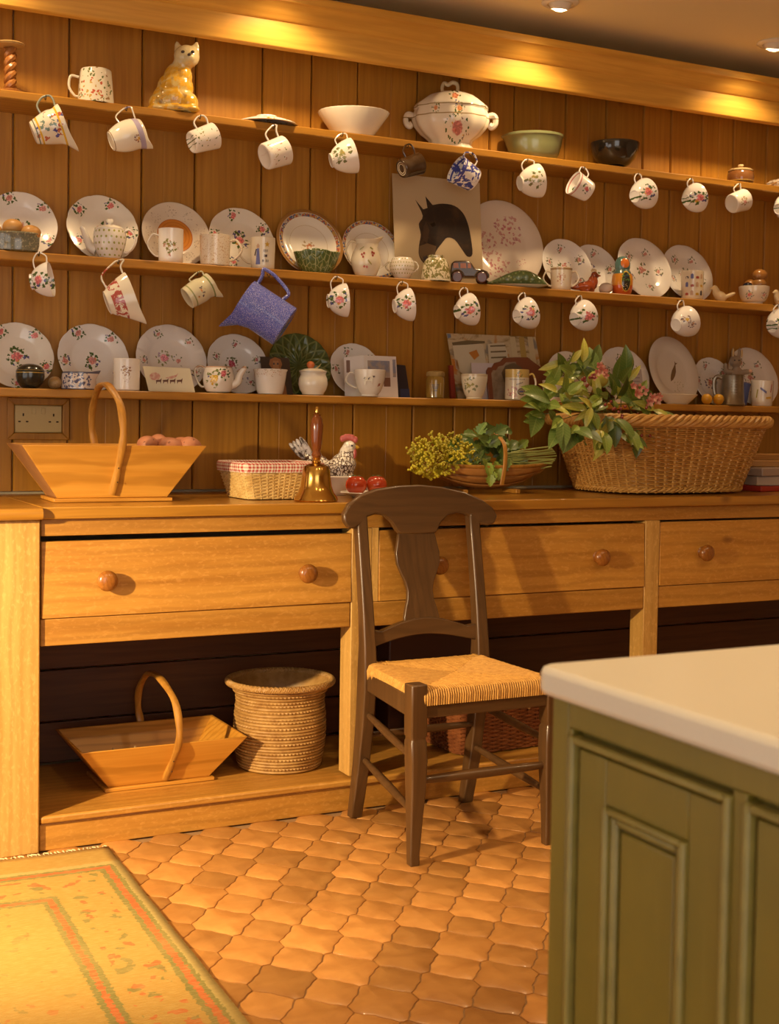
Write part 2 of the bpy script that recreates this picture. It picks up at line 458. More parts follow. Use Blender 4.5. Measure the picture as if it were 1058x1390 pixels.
# --- recessed eyeball downlights
M_RING = plain('white_enamel_trim', (0.75, 0.68, 0.55), 0.3)
b = NB('glowing_bulb', (1, 1, 1)); b.bsdf.inputs['Emission Color'].default_value = (1.0, 0.72, 0.38, 1); b.bsdf.inputs['Emission Strength'].default_value = 14; M_BULB = b.done()
def downlight(x, y, power, tilt, label, group=None, size=128):
    t = thing('downlight', label, 'ceiling light', (x, y, CEIL), 0, group)
    obj('trim_ring', MB().lathe([(0.040, 0.0), (0.058, 0.0), (0.060, -0.004), (0.054, -0.009), (0.042, -0.010), (0.038, -0.004), (0.040, 0.0)], 32), M_RING, t)
    T = Matrix.Rotation(tilt, 4, 'X')
    prof = [(0.0385 * math.cos(R_(a)), 0.004 - 0.0385 * math.sin(R_(a))) for a in (0, 12, 25, 38, 48)] + [(0.024, -0.022), (0.024, -0.012)]
    obj('eyeball', MB().lathe(prof, 28, M=T), M_RING, t)
    obj('bulb', MB().lathe([(0, -0.030), (0.012, -0.029), (0.022, -0.024), (0.0235, -0.014), (0, -0.014)], 20, M=T), M_BULB, t)
    l = bpy.data.lights.new('downlight_lamp', 'SPOT'); l.energy = power; l.color = (1.0, 0.70, 0.38)
    l.spot_size = R_(size); l.spot_blend = 0.75; l.shadow_soft_size = 0.03
    lo = bpy.data.objects.new('downlight_lamp', l); COL.objects.link(lo); lo.parent = t
    lo.location = T @ Vector((0, 0, -0.045)); lo.rotation_euler = (tilt * 0.7, 0, 0)
    return t
WALLW = 21
for x, lab in ((0.595, 'recessed eyeball downlight over the candlestick end of the cornice'), (1.495, 'recessed eyeball downlight over the white bowl and cornice'),
               (2.395, 'lit eyeball downlight in the ceiling above the green mixing bowl'), (3.295, 'lit eyeball downlight in the ceiling at the brown pot end of the cornice')):
    downlight(x, 3.55, WALLW, R_(11), lab, 'downlights along the cornice')
for x, lab in ((0.75, 'added unseen downlight above the panelled end of the island'), (1.75, 'added unseen downlight above the middle of the cream island worktop'), (2.75, 'added unseen downlight just beyond the far end of the island'), (3.75, 'added unseen downlight between the island and the plain end wall')):
    downlight(x, 1.30, 46, 0, lab, 'added downlights over the island')  # unseen row added to brighten the island top, chair and floor

# --- floor lamp (out of frame on the left): its hooded bulb throws the low golden light and the sideways shadows
LP = Vector((-0.72, 2.38, 1.24)); LT = Vector((0.74, 3.10, 0.32))
fl = thing('floor_lamp', 'black hooded reading lamp on a tall stand beside the rug', 'lamp', (LP.x - .10, LP.y - .06, 0))
M_LAMP = plain('black_lamp_metal', (.03, .03, .03), .35, .6)
obj('base', MB().lathe([(0, 0), (.15, 0), (.15, .012), (.03, .025), (0, .025)], 40), M_LAMP, fl)
obj('pole', MB().lathe([(.011, .024), (.011, 1.36), (.014, 1.37), (0, 1.38)], 16), M_LAMP, fl)
dq = (LT - LP).normalized(); lr = dq.to_track_quat('-Z', 'Y')
T = Matrix.Translation(LP - Vector(fl.location)) @ lr.to_matrix().to_4x4()
obj('arm', MB().tube([(0, 0, 1.36), (.03, .02, 1.37), tuple(T @ Vector((0, 0, .10)))], .008, 8), M_LAMP, fl)
obj('hood', MB().lathe([(.012, .11), (.03, .10), (.055, .06), (.085, -.02), (.083, -.02), (.053, .058), (.028, .096), (.012, .104)], 36, M=T), M_LAMP, fl)
obj('bulb', MB().lathe([(0, .07), (.012, .068), (.02, .045), (.024, .025), (.015, .008), (0, .004)], 20, M=T), M_BULB, fl)
sl = bpy.data.lights.new('floor_lamp_bulb', 'SPOT'); sl.energy = 430; sl.color = (1.0, .74, .40); sl.spot_size = R_(63); sl.spot_blend = .8; sl.shadow_soft_size = .035
slo = bpy.data.objects.new('floor_lamp_bulb', sl); COL.objects.link(slo); slo.parent = fl
slo.location = T @ Vector((0, 0, -.022)); slo.rotation_euler = lr.to_euler()

# ================================================================ shelves
SHELF_Y = 3.745
SH = {}
for k, (z0, z1, lab) in {1: (1.988, 2.012, 'top pine dresser shelf carrying the tureen and the cat figure'),
                         2: (1.547, 1.573, 'middle pine dresser shelf carrying the horse print'),
                         3: (1.169, 1.193, 'lowest pine dresser shelf carrying the fish plate')}.items():
    sb = MB(); n = 40                    # slightly uneven old board
    secs = []
    for i in range(n + 1):
        x = 0.42 + (4.60 - 0.42) * i / n
        e = 0.0012 * math.sin(i * 1.3 + k) + 0.001 * math.sin(i * 3.1)
        secs.append([(x, SHELF_Y + e, z0 + .003), (x, SHELF_Y + .003 + e, z0), (x, 3.9195, z0), (x, 3.9195, z1), (x, SHELF_Y + .003 + e, z1), (x, SHELF_Y + e, z1 - .003)])
    sb.loft(secs)
    o = obj('shelf', sb, M_SHELF, angle=30)
    tag(o, lab, 'shelf', 'dresser shelves'); SH[k] = (o, z1)
SZ = {1: 2.012, 2: 1.573, 3: 1.193}

# ================================================================ dresser base
FY = 3.356
TOPZ = 0.887
dr = thing('dresser_base', 'long pine dresser base with deep drawers and open bottom shelf', 'dresser', (1.65, 3.62, 0))
def dp(name, mb, mat, par=None, **k): return wpart(name, mb, mat, dr, **k)
dp('end_panel', MB().box(0.40, 0.7185, 3.345, 3.90, 0.0, 0.855), M_FRONTZ, bevel=.004)
dp('top_rail', MB().box(0.722, 4.55, FY, FY + .03, 0.812, 0.855), M_FRONT, bevel=.002)
dp('bottom_rail', MB().box(0.722, 1.593, FY + .001, FY + .03, 0.530, 0.600), M_FRONT, bevel=.003)
dp('bottom_rail', MB().box(1.660, 2.632, FY + .001, FY + .03, 0.528, 0.598), M_FRONT, bevel=.003)
dp('bottom_rail', MB().box(2.692, 4.55, FY + .001, FY + .03, 0.528, 0.598), M_FRONT, bevel=.003)
def post(x0, x1, w2):
    dp('post', MB().box(x0, x1, FY - .001, FY + .07, 0.10, 0.8115), M_FRONTZ, bevel=.002)
post(1.595, 1.658, 0); post(2.633, 2.690, 0); post(3.70, 3.76, 0)
dp('stile', MB().box(1.6585, 1.680, FY, FY + .03, 0.599, 0.8115), M_FRONTZ, bevel=.001)
dp('bottom_shelf', MB().box(0.722, 4.55, FY - .006, 3.86, 0.072, 0.092), M_FRONT, bevel=.006)
dp('plinth', MB().box(0.722, 4.55, FY + .004, FY + .03, 0.0, 0.0715), M_FRONT, bevel=.003)
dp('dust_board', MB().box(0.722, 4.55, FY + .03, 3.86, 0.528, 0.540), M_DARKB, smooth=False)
zs = [0.093, 0.215, 0.37, 0.527]
for a, c in zip(zs, zs[1:]):
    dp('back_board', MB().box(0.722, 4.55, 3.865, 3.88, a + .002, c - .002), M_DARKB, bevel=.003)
def drawer(x0, x1, z0, z1, knobs, lab):
    d = thing('drawer', lab, 'drawer', ((x0 + x1) / 2, FY, z0)); del d['category']; d.parent = dr
    d.location = Vector(((x0 + x1) / 2, FY, z0)) - Vector(dr.location)
    hw = (x1 - x0) / 2
    # front board: the lower edge sits a few millimetres proud, as the drawer hangs
    fm = MB().hexa([(-hw, -.004, 0), (hw, -.004, 0), (hw, .02, 0), (-hw, .02, 0)], [(-hw, .002, z1 - z0), (hw, .002, z1 - z0), (hw, .022, z1 - z0), (-hw, .022, z1 - z0)])
    obj('drawer_front', fm, M_FRONT, d, bevel=.002)
    obj('drawer_box', MB().box(-hw + .01, hw - .01, .022, .44, .002, z1 - z0 - .05), M_DARKB, d, smooth=False)
    for (px, py) in knobs:
        p = onY(px, py, 3.325)
        T = Matrix.Translation((p.x - (x0 + x1) / 2, 0.0, p.z - z0)) @ Matrix.Rotation(R_(90), 4, 'X')
        prof = [(0, -.002), (.019, -.002), (.020, .003), (.015, .006), (.0125, .010), (.0135, .012), (.020, .014), (.0255, .019), (.0272, .025), (.0262, .031), (.0210, .0365), (.011, .0395), (0, .040)]
        obj('knob', MB().lathe(prof, 28, M=T), M_KNOB, d)
drawer(0.7235, 1.594, 0.6015, 0.797, [(147, 789), (420, 779)], 'left-hand deep pine drawer')
drawer(1.6815, 2.631, 0.600, 0.803, [(599, 768), (820, 757)], 'middle deep pine drawer behind the chair')
drawer(2.692, 3.699, 0.600, 0.805, [(962, 751)], 'right-hand deep pine drawer')
wt = thing('worktop', 'long pine worktop along the dresser base under the baskets', 'worktop', (1.65, 3.62, 0.8555))
wpart('worktop_board', MB().box(0.7195, 4.56, 3.332, 3.9185, 0.8565, TOPZ), M_TOP, wt, bevel=.004)
secs = []
for i in range(9):
    a = -math.pi / 2 + math.pi * i / 8
    secs.append((3.325 - 0.0145 * math.cos(a), 0.871 + 0.0150 * math.sin(a)))
wpart('worktop_end', MB().prism([(3.9185, 0.856)] + secs + [(3.9185, 0.886)], 0.40, 0.7185, 'yz'), M_TOP, wt, angle=50)

# ================================================================ chair
ch = thing('dining_chair', 'dark brown country chair with a rush seat and shaped splat, its back to the dresser', 'chair', (1.76, 3.06, 0))
def cp(name, mb, mat=None, **k): return wpart(name, mb, mat or M_CHAIR, ch, **k)
def sq(x, y, z, w, d): return [(x - w / 2, y - d / 2, z), (x + w / 2, y - d / 2, z), (x + w / 2, y + d / 2, z), (x - w / 2, y + d / 2, z)]
for X, sx in ((1.588, 1), (1.950, -1)):
    prof = [(0, 3.300, .034, .032), (.06, 3.285, .035, .036), (.16, 3.262, .036, .042), (.28, 3.243, .037, .048), (.38, 3.234, .038, .052), (.44, 3.232, .038, .050), (.50, 3.234, .036, .042),
            (.58, 3.244, .034, .038), (.66, 3.257, .033, .036), (.74, 3.272, .032, .035), (.80, 3.283, .032, .034), (.855, 3.293, .032, .033)]
    cp('leg', MB().loft([sq(X, y, z, w_, d_) for z, y, w_, d_ in prof]), bevel=.004)
for X, sx in ((1.548, -1), (1.952, 1)):
    prof = [(0, 0, 2.872, .026), (.03, .001, 2.872, .027), (.12, 0, 2.870, .034), (.20, -.002, 2.869, .041), (.27, -.002, 2.869, .045), (.318, 0, 2.870, .044), (.322, 0, 2.870, .040), (.328, 0, 2.870, .040), (.332, 0, 2.870, .045), (.462, 0, 2.872, .045)]
    cp('leg', MB().loft([sq(X + dx * sx, y, z, w_, w_) for z, dx, y, w_ in prof]), bevel=.004)
# crest rail: a curved board with drooping rounded ears
def crest_pts():
    top = [(1.530, .838), (1.528, .858), (1.545, .885), (1.585, .910), (1.64, .926), (1.71, .934), (1.78, .936), (1.85, .930), (1.92, .915), (1.975, .893), (2.010, .868), (2.022, .845), (2.012, .824), (1.990, .817)]
    bot = [(1.962, .824), (1.945, .838), (1.92, .851), (1.895, .855), (1.865, .848), (1.842, .828), (1.830, .806), (1.822, .798), (1.760, .797), (1.708, .799), (1.700, .806), (1.685, .830), (1.660, .851), (1.632, .857), (1.602, .848), (1.580, .828), (1.560, .818), (1.543, .820)]
    return top + bot
cr = crest_pts()
mb = MB(); n = len(cr)
def crest_y(x): return 3.288 + 0.018 * (1 - ((x - 1.77) / .25) ** 2)
vs = [(x, crest_y(x) - .012 + (.93 - z) * -.12, z) for x, z in cr] + [(x, crest_y(x) + .012 + (.93 - z) * -.12, z) for x, z in cr]
# triangulate the outline as top/bottom strips to keep the curve
mb.add(vs, [tuple(range(n)), tuple(range(2 * n - 1, n - 1, -1))] + [(i, i + n, (i + 1) % n + n, (i + 1) % n) for i in range(n)])
cp('crest_rail', mb, M_CHAIRX, bevel=.005)
L = [(1.706, .799), (1.701, .775), (1.694, .745), (1.696, .715), (1.706, .690), (1.718, .665), (1.724, .64), (1.722, .615), (1.714, .59), (1.708, .565), (1.708, .553)]
out = L + [(2 * 1.764 - x, z) for x, z in L[::-1]]
secs = []
for (x0, z), (x1, _) in zip(L, [(2 * 1.764 - x, z) for x, z in L]):
    y = 3.247 + (z - .55) / .25 * .042
    secs.append([(x0, y - .007, z), (x1, y - .007, z), (x1, y + .007, z), (x0, y + .007, z)])
cp('splat', MB().loft(secs), bevel=.002)
secs = []
for i in range(13):
    x = 1.604 + (1.934 - 1.604) * i / 12; u = (x - 1.769) / .165
    zt = .535 + .030 * max(0, math.cos(u * 1.9)) ** 1.0 + (.004 if abs(u) > .9 else 0); zb = .492 + .026 * math.cos(u * 1.57)
    y = 3.236 + .010 * (1 - u * u)
    secs.append([(x, y - .010, zb), (x, y + .010, zb), (x, y + .012, zt), (x, y - .008, zt)])
cp('back_rail', MB().loft(secs), M_CHAIRX, bevel=.003)
def bar(name, a, c, r, mat=M_CHAIR):
    a, c = Vector(a), Vector(c); n = 7
    pts = [a.lerp(c, k / (n - 1)) for k in range(n)]
    cp(name, MB().tube(pts, [r * (.75 + .35 * math.sin(math.pi * k / (n - 1))) for k in range(n)], 12), mat)
for X0, X1 in ((1.545, 1.590), (1.955, 1.948)):
    bar('stretcher', (X0, 2.885, .275), (X1, 3.225, .305), .0105)
    bar('stretcher', (X0, 2.885, .140), (X1, 3.245, .175), .0105)
bar('stretcher', (1.56, 2.872, .215), (1.94, 2.872, .215), .0125, M_CHAIRX)
bar('stretcher', (1.60, 3.243, .245), (1.94, 3.243, .245), .0105, M_CHAIRX)
# seat rails
cp('seat_rail', MB().box(1.568, 1.932, 2.856, 2.880, .375, .430), M_CHAIRX, bevel=.003)
cp('seat_rail', MB().box(1.606, 1.932, 3.226, 3.246, .375, .425), M_CHAIRX, bevel=.003)
cp('seat_rail', MB().hexa([(1.535, 2.893, .375), (1.560, 2.893, .375), (1.602, 3.210, .375), (1.577, 3.210, .375)], [(1.535, 2.893, .428), (1.560, 2.893, .428), (1.602, 3.210, .428), (1.577, 3.210, .428)]), M_CHAIR, bevel=.003)
cp('seat_rail', MB().hexa([(1.940, 2.893, .375), (1.965, 2.893, .375), (1.960, 3.210, .375), (1.936, 3.210, .375)], [(1.940, 2.893, .428), (1.965, 2.893, .428), (1.960, 3.210, .428), (1.936, 3.210, .428)]), M_CHAIR, bevel=.003)
# rush seat: cords run square to each rail and turn on the diagonals
b = NB('woven_rush', (0.62, 0.33, 0.075), 0.6)
b.lay(b.m('MULTIPLY', b.ramp(b.noise(b.P, 60, 3), 0.35, 0.7), 0.7), (0.42, 0.19, 0.035))
b.lay(b.m('MULTIPLY', b.ramp(b.noise(b.P, 170, 2), 0.55, 0.75), 0.6), (0.75, 0.46, 0.13)); M_RUSH = b.done()
rs = MB()
FL, FR, BR, BL = Vector((1.552, 2.862)), Vector((1.950, 2.862)), Vector((1.942, 3.232)), Vector((1.592, 3.232))
ctr = (FL + FR + BR + BL) / 4
def rail_cords(A, B_, N, mid):
    for k in range(N):
        t = (k + .5) / N
        e = A.lerp(B_, t)
        # the cord's inner end lies on the diagonal from the nearer corner to the centre
        cn_ = A if t < .5 else B_
        s_ = min(t, 1 - t) * 2
        q = cn_.lerp(mid, s_)
        d = (q - e); Ld = d.length
        if Ld < .006: continue
        outn = -d / Ld
        rr = .0032
        pts = [(e.x + outn.x * .010, e.y + outn.y * .010, .408), (e.x + outn.x * .012, e.y + outn.y * .012, .432), (e.x + outn.x * .006, e.y + outn.y * .006, .445)]
        for u in (0.15, .5, 1.0):
            p = e + d * u
            pts.append((p.x, p.y, .449 - .006 * math.sin(min(1, u * Ld / .16) * 1.57) + random.uniform(-.001, .001)))
        rs.tube(pts, rr * random.uniform(.85, 1.15), 5)
ml = (FL + BL) / 2; mr = (FR + BR) / 2
rail_cords(FL, FR, 58, ctr); rail_cords(BR, BL, 52, ctr); rail_cords(BL, FL, 52, ctr); rail_cords(FR, BR, 52, ctr)
rs.add([(FL.x, FL.y, .439), (FR.x, FR.y, .439), (BR.x, BR.y, .439), (BL.x, BL.y, .439)], [(0, 1, 2, 3)])
cp('rush_seat', rs, M_RUSH, stuff=True)

# ================================================================ kitchen island
IZ = 0.86
b = NB('olive_painted_panel', (0.205, 0.152, 0.017), 0.42)
n1 = b.noise(b.P, 9, 4); n2 = b.noise(b.vm('MULTIPLY', b.P, (1, 1, .1)), 60, 2)
b.lay(b.m('MULTIPLY', b.ramp(n1, 0.4, 0.75), 0.45), (0.135, 0.11, 0.016))
b.lay(b.m('MULTIPLY', b.ramp(n2, 0.55, 0.8), 0.25), (0.27, 0.22, 0.05)); b.bump(n2, .1, .001); M_GREEN = b.done()
b = NB('dark_recess_olive', (0.075, 0.055, 0.014), 0.5); M_RECESS = b.done()  # dark olive for the door gaps, panel grooves and toe kick
b = NB('rubbed_olive_moulding', (0.25, 0.20, 0.045), 0.4)
b.lay(b.m('MULTIPLY', b.ramp(b.noise(b.P, 25, 3), 0.45, 0.7), 0.5), (0.16, 0.135, 0.032)); M_MOULD = b.done()
b = NB('cream_solid_worktop', (0.74, 0.68, 0.55), 0.32, coat=0.15)
b.lay(b.m('MULTIPLY', b.ramp(b.noise(b.P, 220, 2), 0.5, 0.75), 0.12), (0.6, 0.53, 0.4)); M_CREAM = b.done()
cr_ = onZ(737, 900, IZ)
IX, IY = cr_.x - .012, cr_.y
isl = thing('kitchen_island', 'olive green painted kitchen island with panelled doors', 'island', (IX + .45, IY - .5, 0))
FX = IX + .014                                   # plane of the end face
ND = [(IY - .055, IY - .300), (IY - .318, IY - .563), (IY - .581, IY - .826)]
wpart('carcass', MB().box(FX + .012, IX + 1.6, IY - 1.3, IY - .018, 0.07, IZ - .0325), M_GREEN, isl, bevel=.003)
wpart('corner_post', MB().box(FX, FX + .012, IY - .048, IY - .018, 0.07, IZ - .0325), M_GREEN, isl, bevel=.002)
wpart('top_rail', MB().box(FX, FX + .012, IY - 1.3, IY - .0482, IZ - .060, IZ - .0325), M_GREEN, isl, bevel=.002)
wpart('toe_kick', MB().box(FX + .06, IX + 1.5, IY - 1.25, IY - .08, 0, 0.0695), M_RECESS, isl, smooth=False)
prev = IY - .0482
for k, (ya, yb) in enumerate(ND):
    za, zb = 0.10, IZ - .066
    wpart('stile', MB().box(FX + .0005, FX + .012, ya + .0005, prev if k == 0 else ND[k - 1][1] - .0005, 0.07, IZ - .0605), M_GREEN, isl, bevel=.001)
    d = thing('door', 'x', 'x', (FX, (ya + yb) / 2, za)); d.parent = isl
    del d['label']; del d['category']
    d.location = Vector((FX, (ya + yb) / 2, za)) - Vector(isl.location)
    hw = (ya - yb) / 2; hh = zb - za
    def frame(x0, x1, w0, w1, z0, z1, t):   # picture frame in the plane x
        f = MB()
        f.box(x0, x1, -w0, -w0 + t, z0, z1).box(x0, x1, w0 - t, w0, z0, z1).box(x0, x1, -w0 + t, w0 - t, z0, z0 + t).box(x0, x1, -w0 + t, w0 - t, z1 - t, z1)
        return f
    obj('door_bead', frame(-.006, .011, hw, 0, 0, hh, .008), M_MOULD, d, bevel=.003)
    obj('door_gap', frame(.008, .0115, hw - .0081, 0, .0081, hh - .0081, .004), M_RECESS, d, smooth=False)
    obj('door_frame', frame(.001, .011, hw - .0122, 0, .0122, hh - .0122, .047), M_GREEN, d, bevel=.002)
    i0 = hw - .0595
    obj('panel_moulding', frame(-.005, .011, i0, 0, .0595, hh - .0595, .007), M_MOULD, d, bevel=.003)
    obj('panel_moulding', frame(.000, .011, i0 - .0071, 0, .0666, hh - .0666, .010), M_MOULD, d, bevel=.004)
    obj('panel_groove', frame(.008, .0116, i0 - .0172, 0, .0767, hh - .0767, .003), M_RECESS, d, smooth=False)
    obj('door_panel', MB().box(.004, .0118, -(i0 - .0205), i0 - .0205, .080, hh - .080), M_GREEN, d, bevel=.003)
# cream top with rounded corner and edges
def rounded(x0, x1, y0, y1, r, n=6):
    pts = []
    for (cx, cy, a0) in ((x1 - r, y1 - r, 0), (x0 + r, y1 - r, 90), (x0 + r, y0 + r, 180), (x1 - r, y0 + r, 270)):
        for k in range(n + 1):
            a = R_(a0 + 90 * k / n); pts.append((cx + r * math.cos(a), cy + r * math.sin(a)))
    return pts
o = obj('island_worktop', MB().prism([(x - IX - .4, y - IY + .5) for x, y in rounded(IX, IX + 1.65, IY - 1.35, IY, .022)], -.031, 0, 'xy'), M_CREAM, bevel=.007, loc=(IX + .4, IY - .5, IZ))
tag(o, 'thick cream worktop slab with rounded corner on the green island', 'worktop')

# ================================================================ rug
b = NB('flatwoven_rug', (0.44, 0.25, 0.045), 0.9)
x, y = b.xyz[0], b.xyz[1]
ww = b.m('MULTIPLY', b.m('SUBTRACT', b.noise(b.P, 90, 3, .7), 0.5), 0.026)
xx = b.m('ADD', x, ww); yy = b.m('ADD', y, ww)
# local frame: right edge at x=0, far edge at y=0
red, grn, crm = (0.50, 0.11, 0.02), (0.20, 0.17, 0.035), (0.66, 0.47, 0.15)
ex = b.m('MULTIPLY', xx, -1.0); ey = b.m('MULTIPLY', yy, -1.0)
e = b.m('MINIMUM', ex, b.m('ADD', ey, -0.11))
b.lay(b.between(e, 0.0, 0.03), (0.45, 0.33, 0.10))
b.lay(b.between(e, 0.022, 0.062), grn); b.lay(b.between(e, 0.033, 0.049), red)
b.lay(b.between(e, 0.192, 0.232), grn); b.lay(b.between(e, 0.205, 0.219), red)
for sc, thr, c, sd in ((24, 0.62, red, 3.1), (20, 0.60, grn, 8.7)):
    n_ = b.m('ADD', b.noise(b.vm('ADD', b.vm('MULTIPLY', b.P, (1, 1.0, 1)), (sd, 0, 0)), sc, 2), b.m('MULTIPLY', ww, 3.0))
    b.lay(b.m('MULTIPLY', b.AND(b.gt(n_, thr), b.between(e, 0.075, 0.17)), .85), c)
    b.lay(b.m('MULTIPLY', b.AND(b.gt(n_, thr + .06), b.gt(e, 0.26)), .5), c)
wv = b.noise(b.vm('MULTIPLY', b.P, (40, 240, 1)), 1.0, 2)
b.lay(b.m('MULTIPLY', b.ramp(wv, 0.45, 0.75), 0.35), crm)
b.lay(b.m('MULTIPLY', b.ramp(b.noise(b.P, 5, 3), 0.45, 0.7), 0.35), (0.48, 0.30, 0.08))
wb = b.new('ShaderNodeTexWave'); wb.wave_type = 'BANDS'; wb.bands_direction = 'Y'; wb.inputs['Scale'].default_value = 55; wb.inputs['Distortion'].default_value = 1.5; b.put(wb.inputs['Vector'], b.P)
b.bump(wb.outputs['Fac'], .5, .003)
M_RUG = b.done()
RGX, RGY = 0.885, 3.300
rg = thing('rug', 'worn golden flatweave rug with red and green striped border', 'rug', (RGX, RGY, 0), R_(-1.5))
def rug_fn(i, j):
    x = -1.5 * i / 60; y = -1.9 * j / 70
    return (x, y, .006 + .0015 * math.sin(x * 9 + y * 5) + .001 * math.sin(y * 23))
g = MB().grid(rug_fn, 61, 71)
o = obj('rug_weave', g, M_RUG, rg)
so = o.modifiers.new('thick', 'SOLIDIFY'); so.thickness = .005; so.offset = 1
fr = MB()
for k in range(150):
    x0 = -1.5 * k / 150 - .003
    fr.tube([(x0, -.004, .008), (x0 + random.uniform(-.004, .004), .012, .007), (x0 + random.uniform(-.008, .008), .03, .003)], .0022, 4)
obj('fringe', fr, plain('rug_fringe_cotton', (0.66, 0.52, 0.28), 0.9), rg, stuff=True)

# ================================================================ china: materials
CHINA = (0.85, 0.80, 0.71)
WHITE = (0.88, 0.85, 0.81)
def ceramic(name, base=CHINA, motifs=(), bands=(), rbands=(), allover=None, dots=None, rim=None, speckle=None, rough=0.13, frame='xz', zones=()):
    b = NB(name, base, rough, coat=0.35)
    x, y, z = b.xyz[0], b.xyz[1], b.xyz[2]
    if frame == 'xz':            # wrapped round the pot, so that prints do not streak over foot or mouth
        u = b.m('MULTIPLY', b.m('SUBTRACT', math.pi / 2, b.m('ABSOLUTE', b.m('ARCTAN2', y, x))), b.rad); v = z
    else: u, v = x, y
    b.lay(b.m('MULTIPLY', b.ramp(b.noise(b.P, 35, 2), .45, .8), .08), (0.6, 0.5, 0.36))
    for (z0, z1, c) in zones: b.lay(b.between(z, z0, z1), c)
    if speckle:
        c, sc, th = speckle; b.lay(b.gt(b.noise(b.P, sc, 2), th), c)
    if allover:
        c, sc, th, z0, z1 = allover
        n_ = b.noise(b.P, sc, 3, .6, 1.0)
        b.lay(b.AND(b.gt(n_, th), b.between(z, z0, z1)), c)
    if dots:
        c, pitch, rr, z0, z1 = dots
        iv = b.m('FLOOR', b.m('DIVIDE', v, pitch))
        uu = b.m('ADD', b.m('DIVIDE', u, pitch), b.m('MULTIPLY', b.m('FLOORED_MODULO', iv, 2.0), .5))
        fu = b.m('SUBTRACT', b.m('FRACT', uu), .5); fv = b.m('SUBTRACT', b.m('FRACT', b.m('DIVIDE', v, pitch)), .5)
        d = b.m('SQRT', b.m('ADD', b.m('MULTIPLY', fu, fu), b.m('MULTIPLY', fv, fv)))
        b.lay(b.AND(b.lt(d, rr), b.between(z, z0, z1)), c)
    if rim:
        n, R0, R, kw = rim; b.rimsprigs(n, R0, R, 1.3, **kw)
    for mo in motifs:
        cu, cv, R, seed = mo[:4]; kw = mo[4] if len(mo) > 4 else {}
        b.sprig(b.m('SUBTRACT', u, cu), b.m('SUBTRACT', v, cv), R, b.m('ADD', b.m('MULTIPLY', b.rand, 6.0), seed), **kw)
    for (z0, z1, c) in bands: b.lay(b.between(z, z0, z1), c)
    for (r0, r1, c) in rbands: b.lay(b.between(b.rad, r0, r1), c)
    return b.done()
ROSE = dict(rose=.36, flower=(0.60, 0.13, 0.14), flower2=(0.66, 0.40, 0.06), leaf=(0.075, 0.13, 0.035), leaf2=(0.10, 0.10, 0.26))
DULL = dict(rose=.28, flower=(0.55, 0.22, 0.19), flower2=(0.60, 0.42, 0.20), leaf=(0.16, 0.18, 0.08), leaf2=(0.22, 0.20, 0.30))
GRN = dict(flower=(0.33, 0.32, 0.12), flower2=(0.45, 0.36, 0.10), leaf=(0.16, 0.18, 0.07), leaf2=(0.20, 0.20, 0.08))
PNK = dict(flower=(0.55, 0.22, 0.24), flower2=(0.62, 0.30, 0.28), leaf=(0.60, 0.33, 0.30), leaf2=(0.50, 0.25, 0.26))
YEL = dict(rose=.30, flower=(0.70, 0.45, 0.05), flower2=(0.66, 0.33, 0.06), leaf=(0.30, 0.15, 0.10), leaf2=(0.12, 0.12, 0.18))

# ================================================================ china: shapes
def prof_cup(kind, rb, rr, h, t=.0028):
    if kind == 'mug':
        o = [(rb * .80, 0), (rb * .93, .0008), (rb, .004)] + [(rb + (rr - rb) * k / 5, h * k / 5) for k in range(1, 6)]
    elif kind == 'tea':
        o = [(rb * .86, 0), (rb, .001), (rb * .97, .006)]
        for k in range(1, 9):
            q = k / 8; o.append((rb + (rr - rb) * (math.sin(q * 1.57) ** .75) * (.93 + .07 * q), .006 + (h - .006) * q ** 1.05))
    elif kind == 'globe':
        o = [(rb * .85, 0), (rb, .001)]
        mx = max(rb, rr) * 1.28
        for k in range(1, 11):
            q = k / 10; bul = math.sin(q * math.pi) ** .8
            o.append((rb + (rr - rb) * q + (mx - (rb + rr) / 2) * bul * .9, .002 + (h - .002) * q))
    elif kind == 'jug':
        o = [(rb * .9, 0), (rb, .001)]
        for k in range(1, 11):
            q = k / 10
            o.append((rb + (rr - rb) * q + rb * .10 * math.sin(q * math.pi) - rb * .16 * math.exp(-((q - .78) / .12) ** 2), h * q))
    elif kind == 'bowl':
        o = [(rb * .86, 0), (rb, .001), (rb * .97, .007)]
        for k in range(1, 10):
            q = k / 9; o.append((rb + (rr - rb) * math.sin(q * 1.57) ** .9, .007 + (h - .007) * (1 - math.cos(q * 1.57)) ** .85 if q < 1 else h))
    else:
        o = kind
    top = o[-1]
    i = [(max(r - t, .001), z) for r, z in o if z > .008][::-1]
    inn = [(top[0] - t * .5, top[1] + t * .35)] + i
    return [(0, .0015 if kind != 'mug' else .002), (o[0][0] * .92, .0015)] + o + inn + [(0, max(.0075, i[-1][1]))]
def body(parent, kind, rb, rr, h, mat, name='cup_body', spout=None, lobes=None, seg=40, stretch=None, sy=1.0):
    pr = prof_cup(kind, rb, rr, h)
    def fn(a, r, z):
        k = 1.0; q = max(0, min(1, z / h)); dz = 0
        x, y = r * math.cos(a), r * math.sin(a)
        if lobes: k = 1 + lobes[1] * math.cos(lobes[0] * a) * q ** 2
        if spout:                      # (angle, reach, width, start)
            d = (a - spout[0] + math.pi) % (2 * math.pi) - math.pi
            w_ = math.exp(-(d / spout[2]) ** 2); q2 = max(0, (q - spout[3]) / (1 - spout[3]))
            k *= 1 + spout[1] * w_ * q2 ** 1.6
            dz = .10 * h * w_ * q2 ** 2
        x *= k; y *= k * sy
        if stretch: x *= 1 + (stretch - 1) * (q ** .8)
        return (x, y, z + dz)
    return obj(name, MB().lathe(pr, seg, fn), mat, parent)
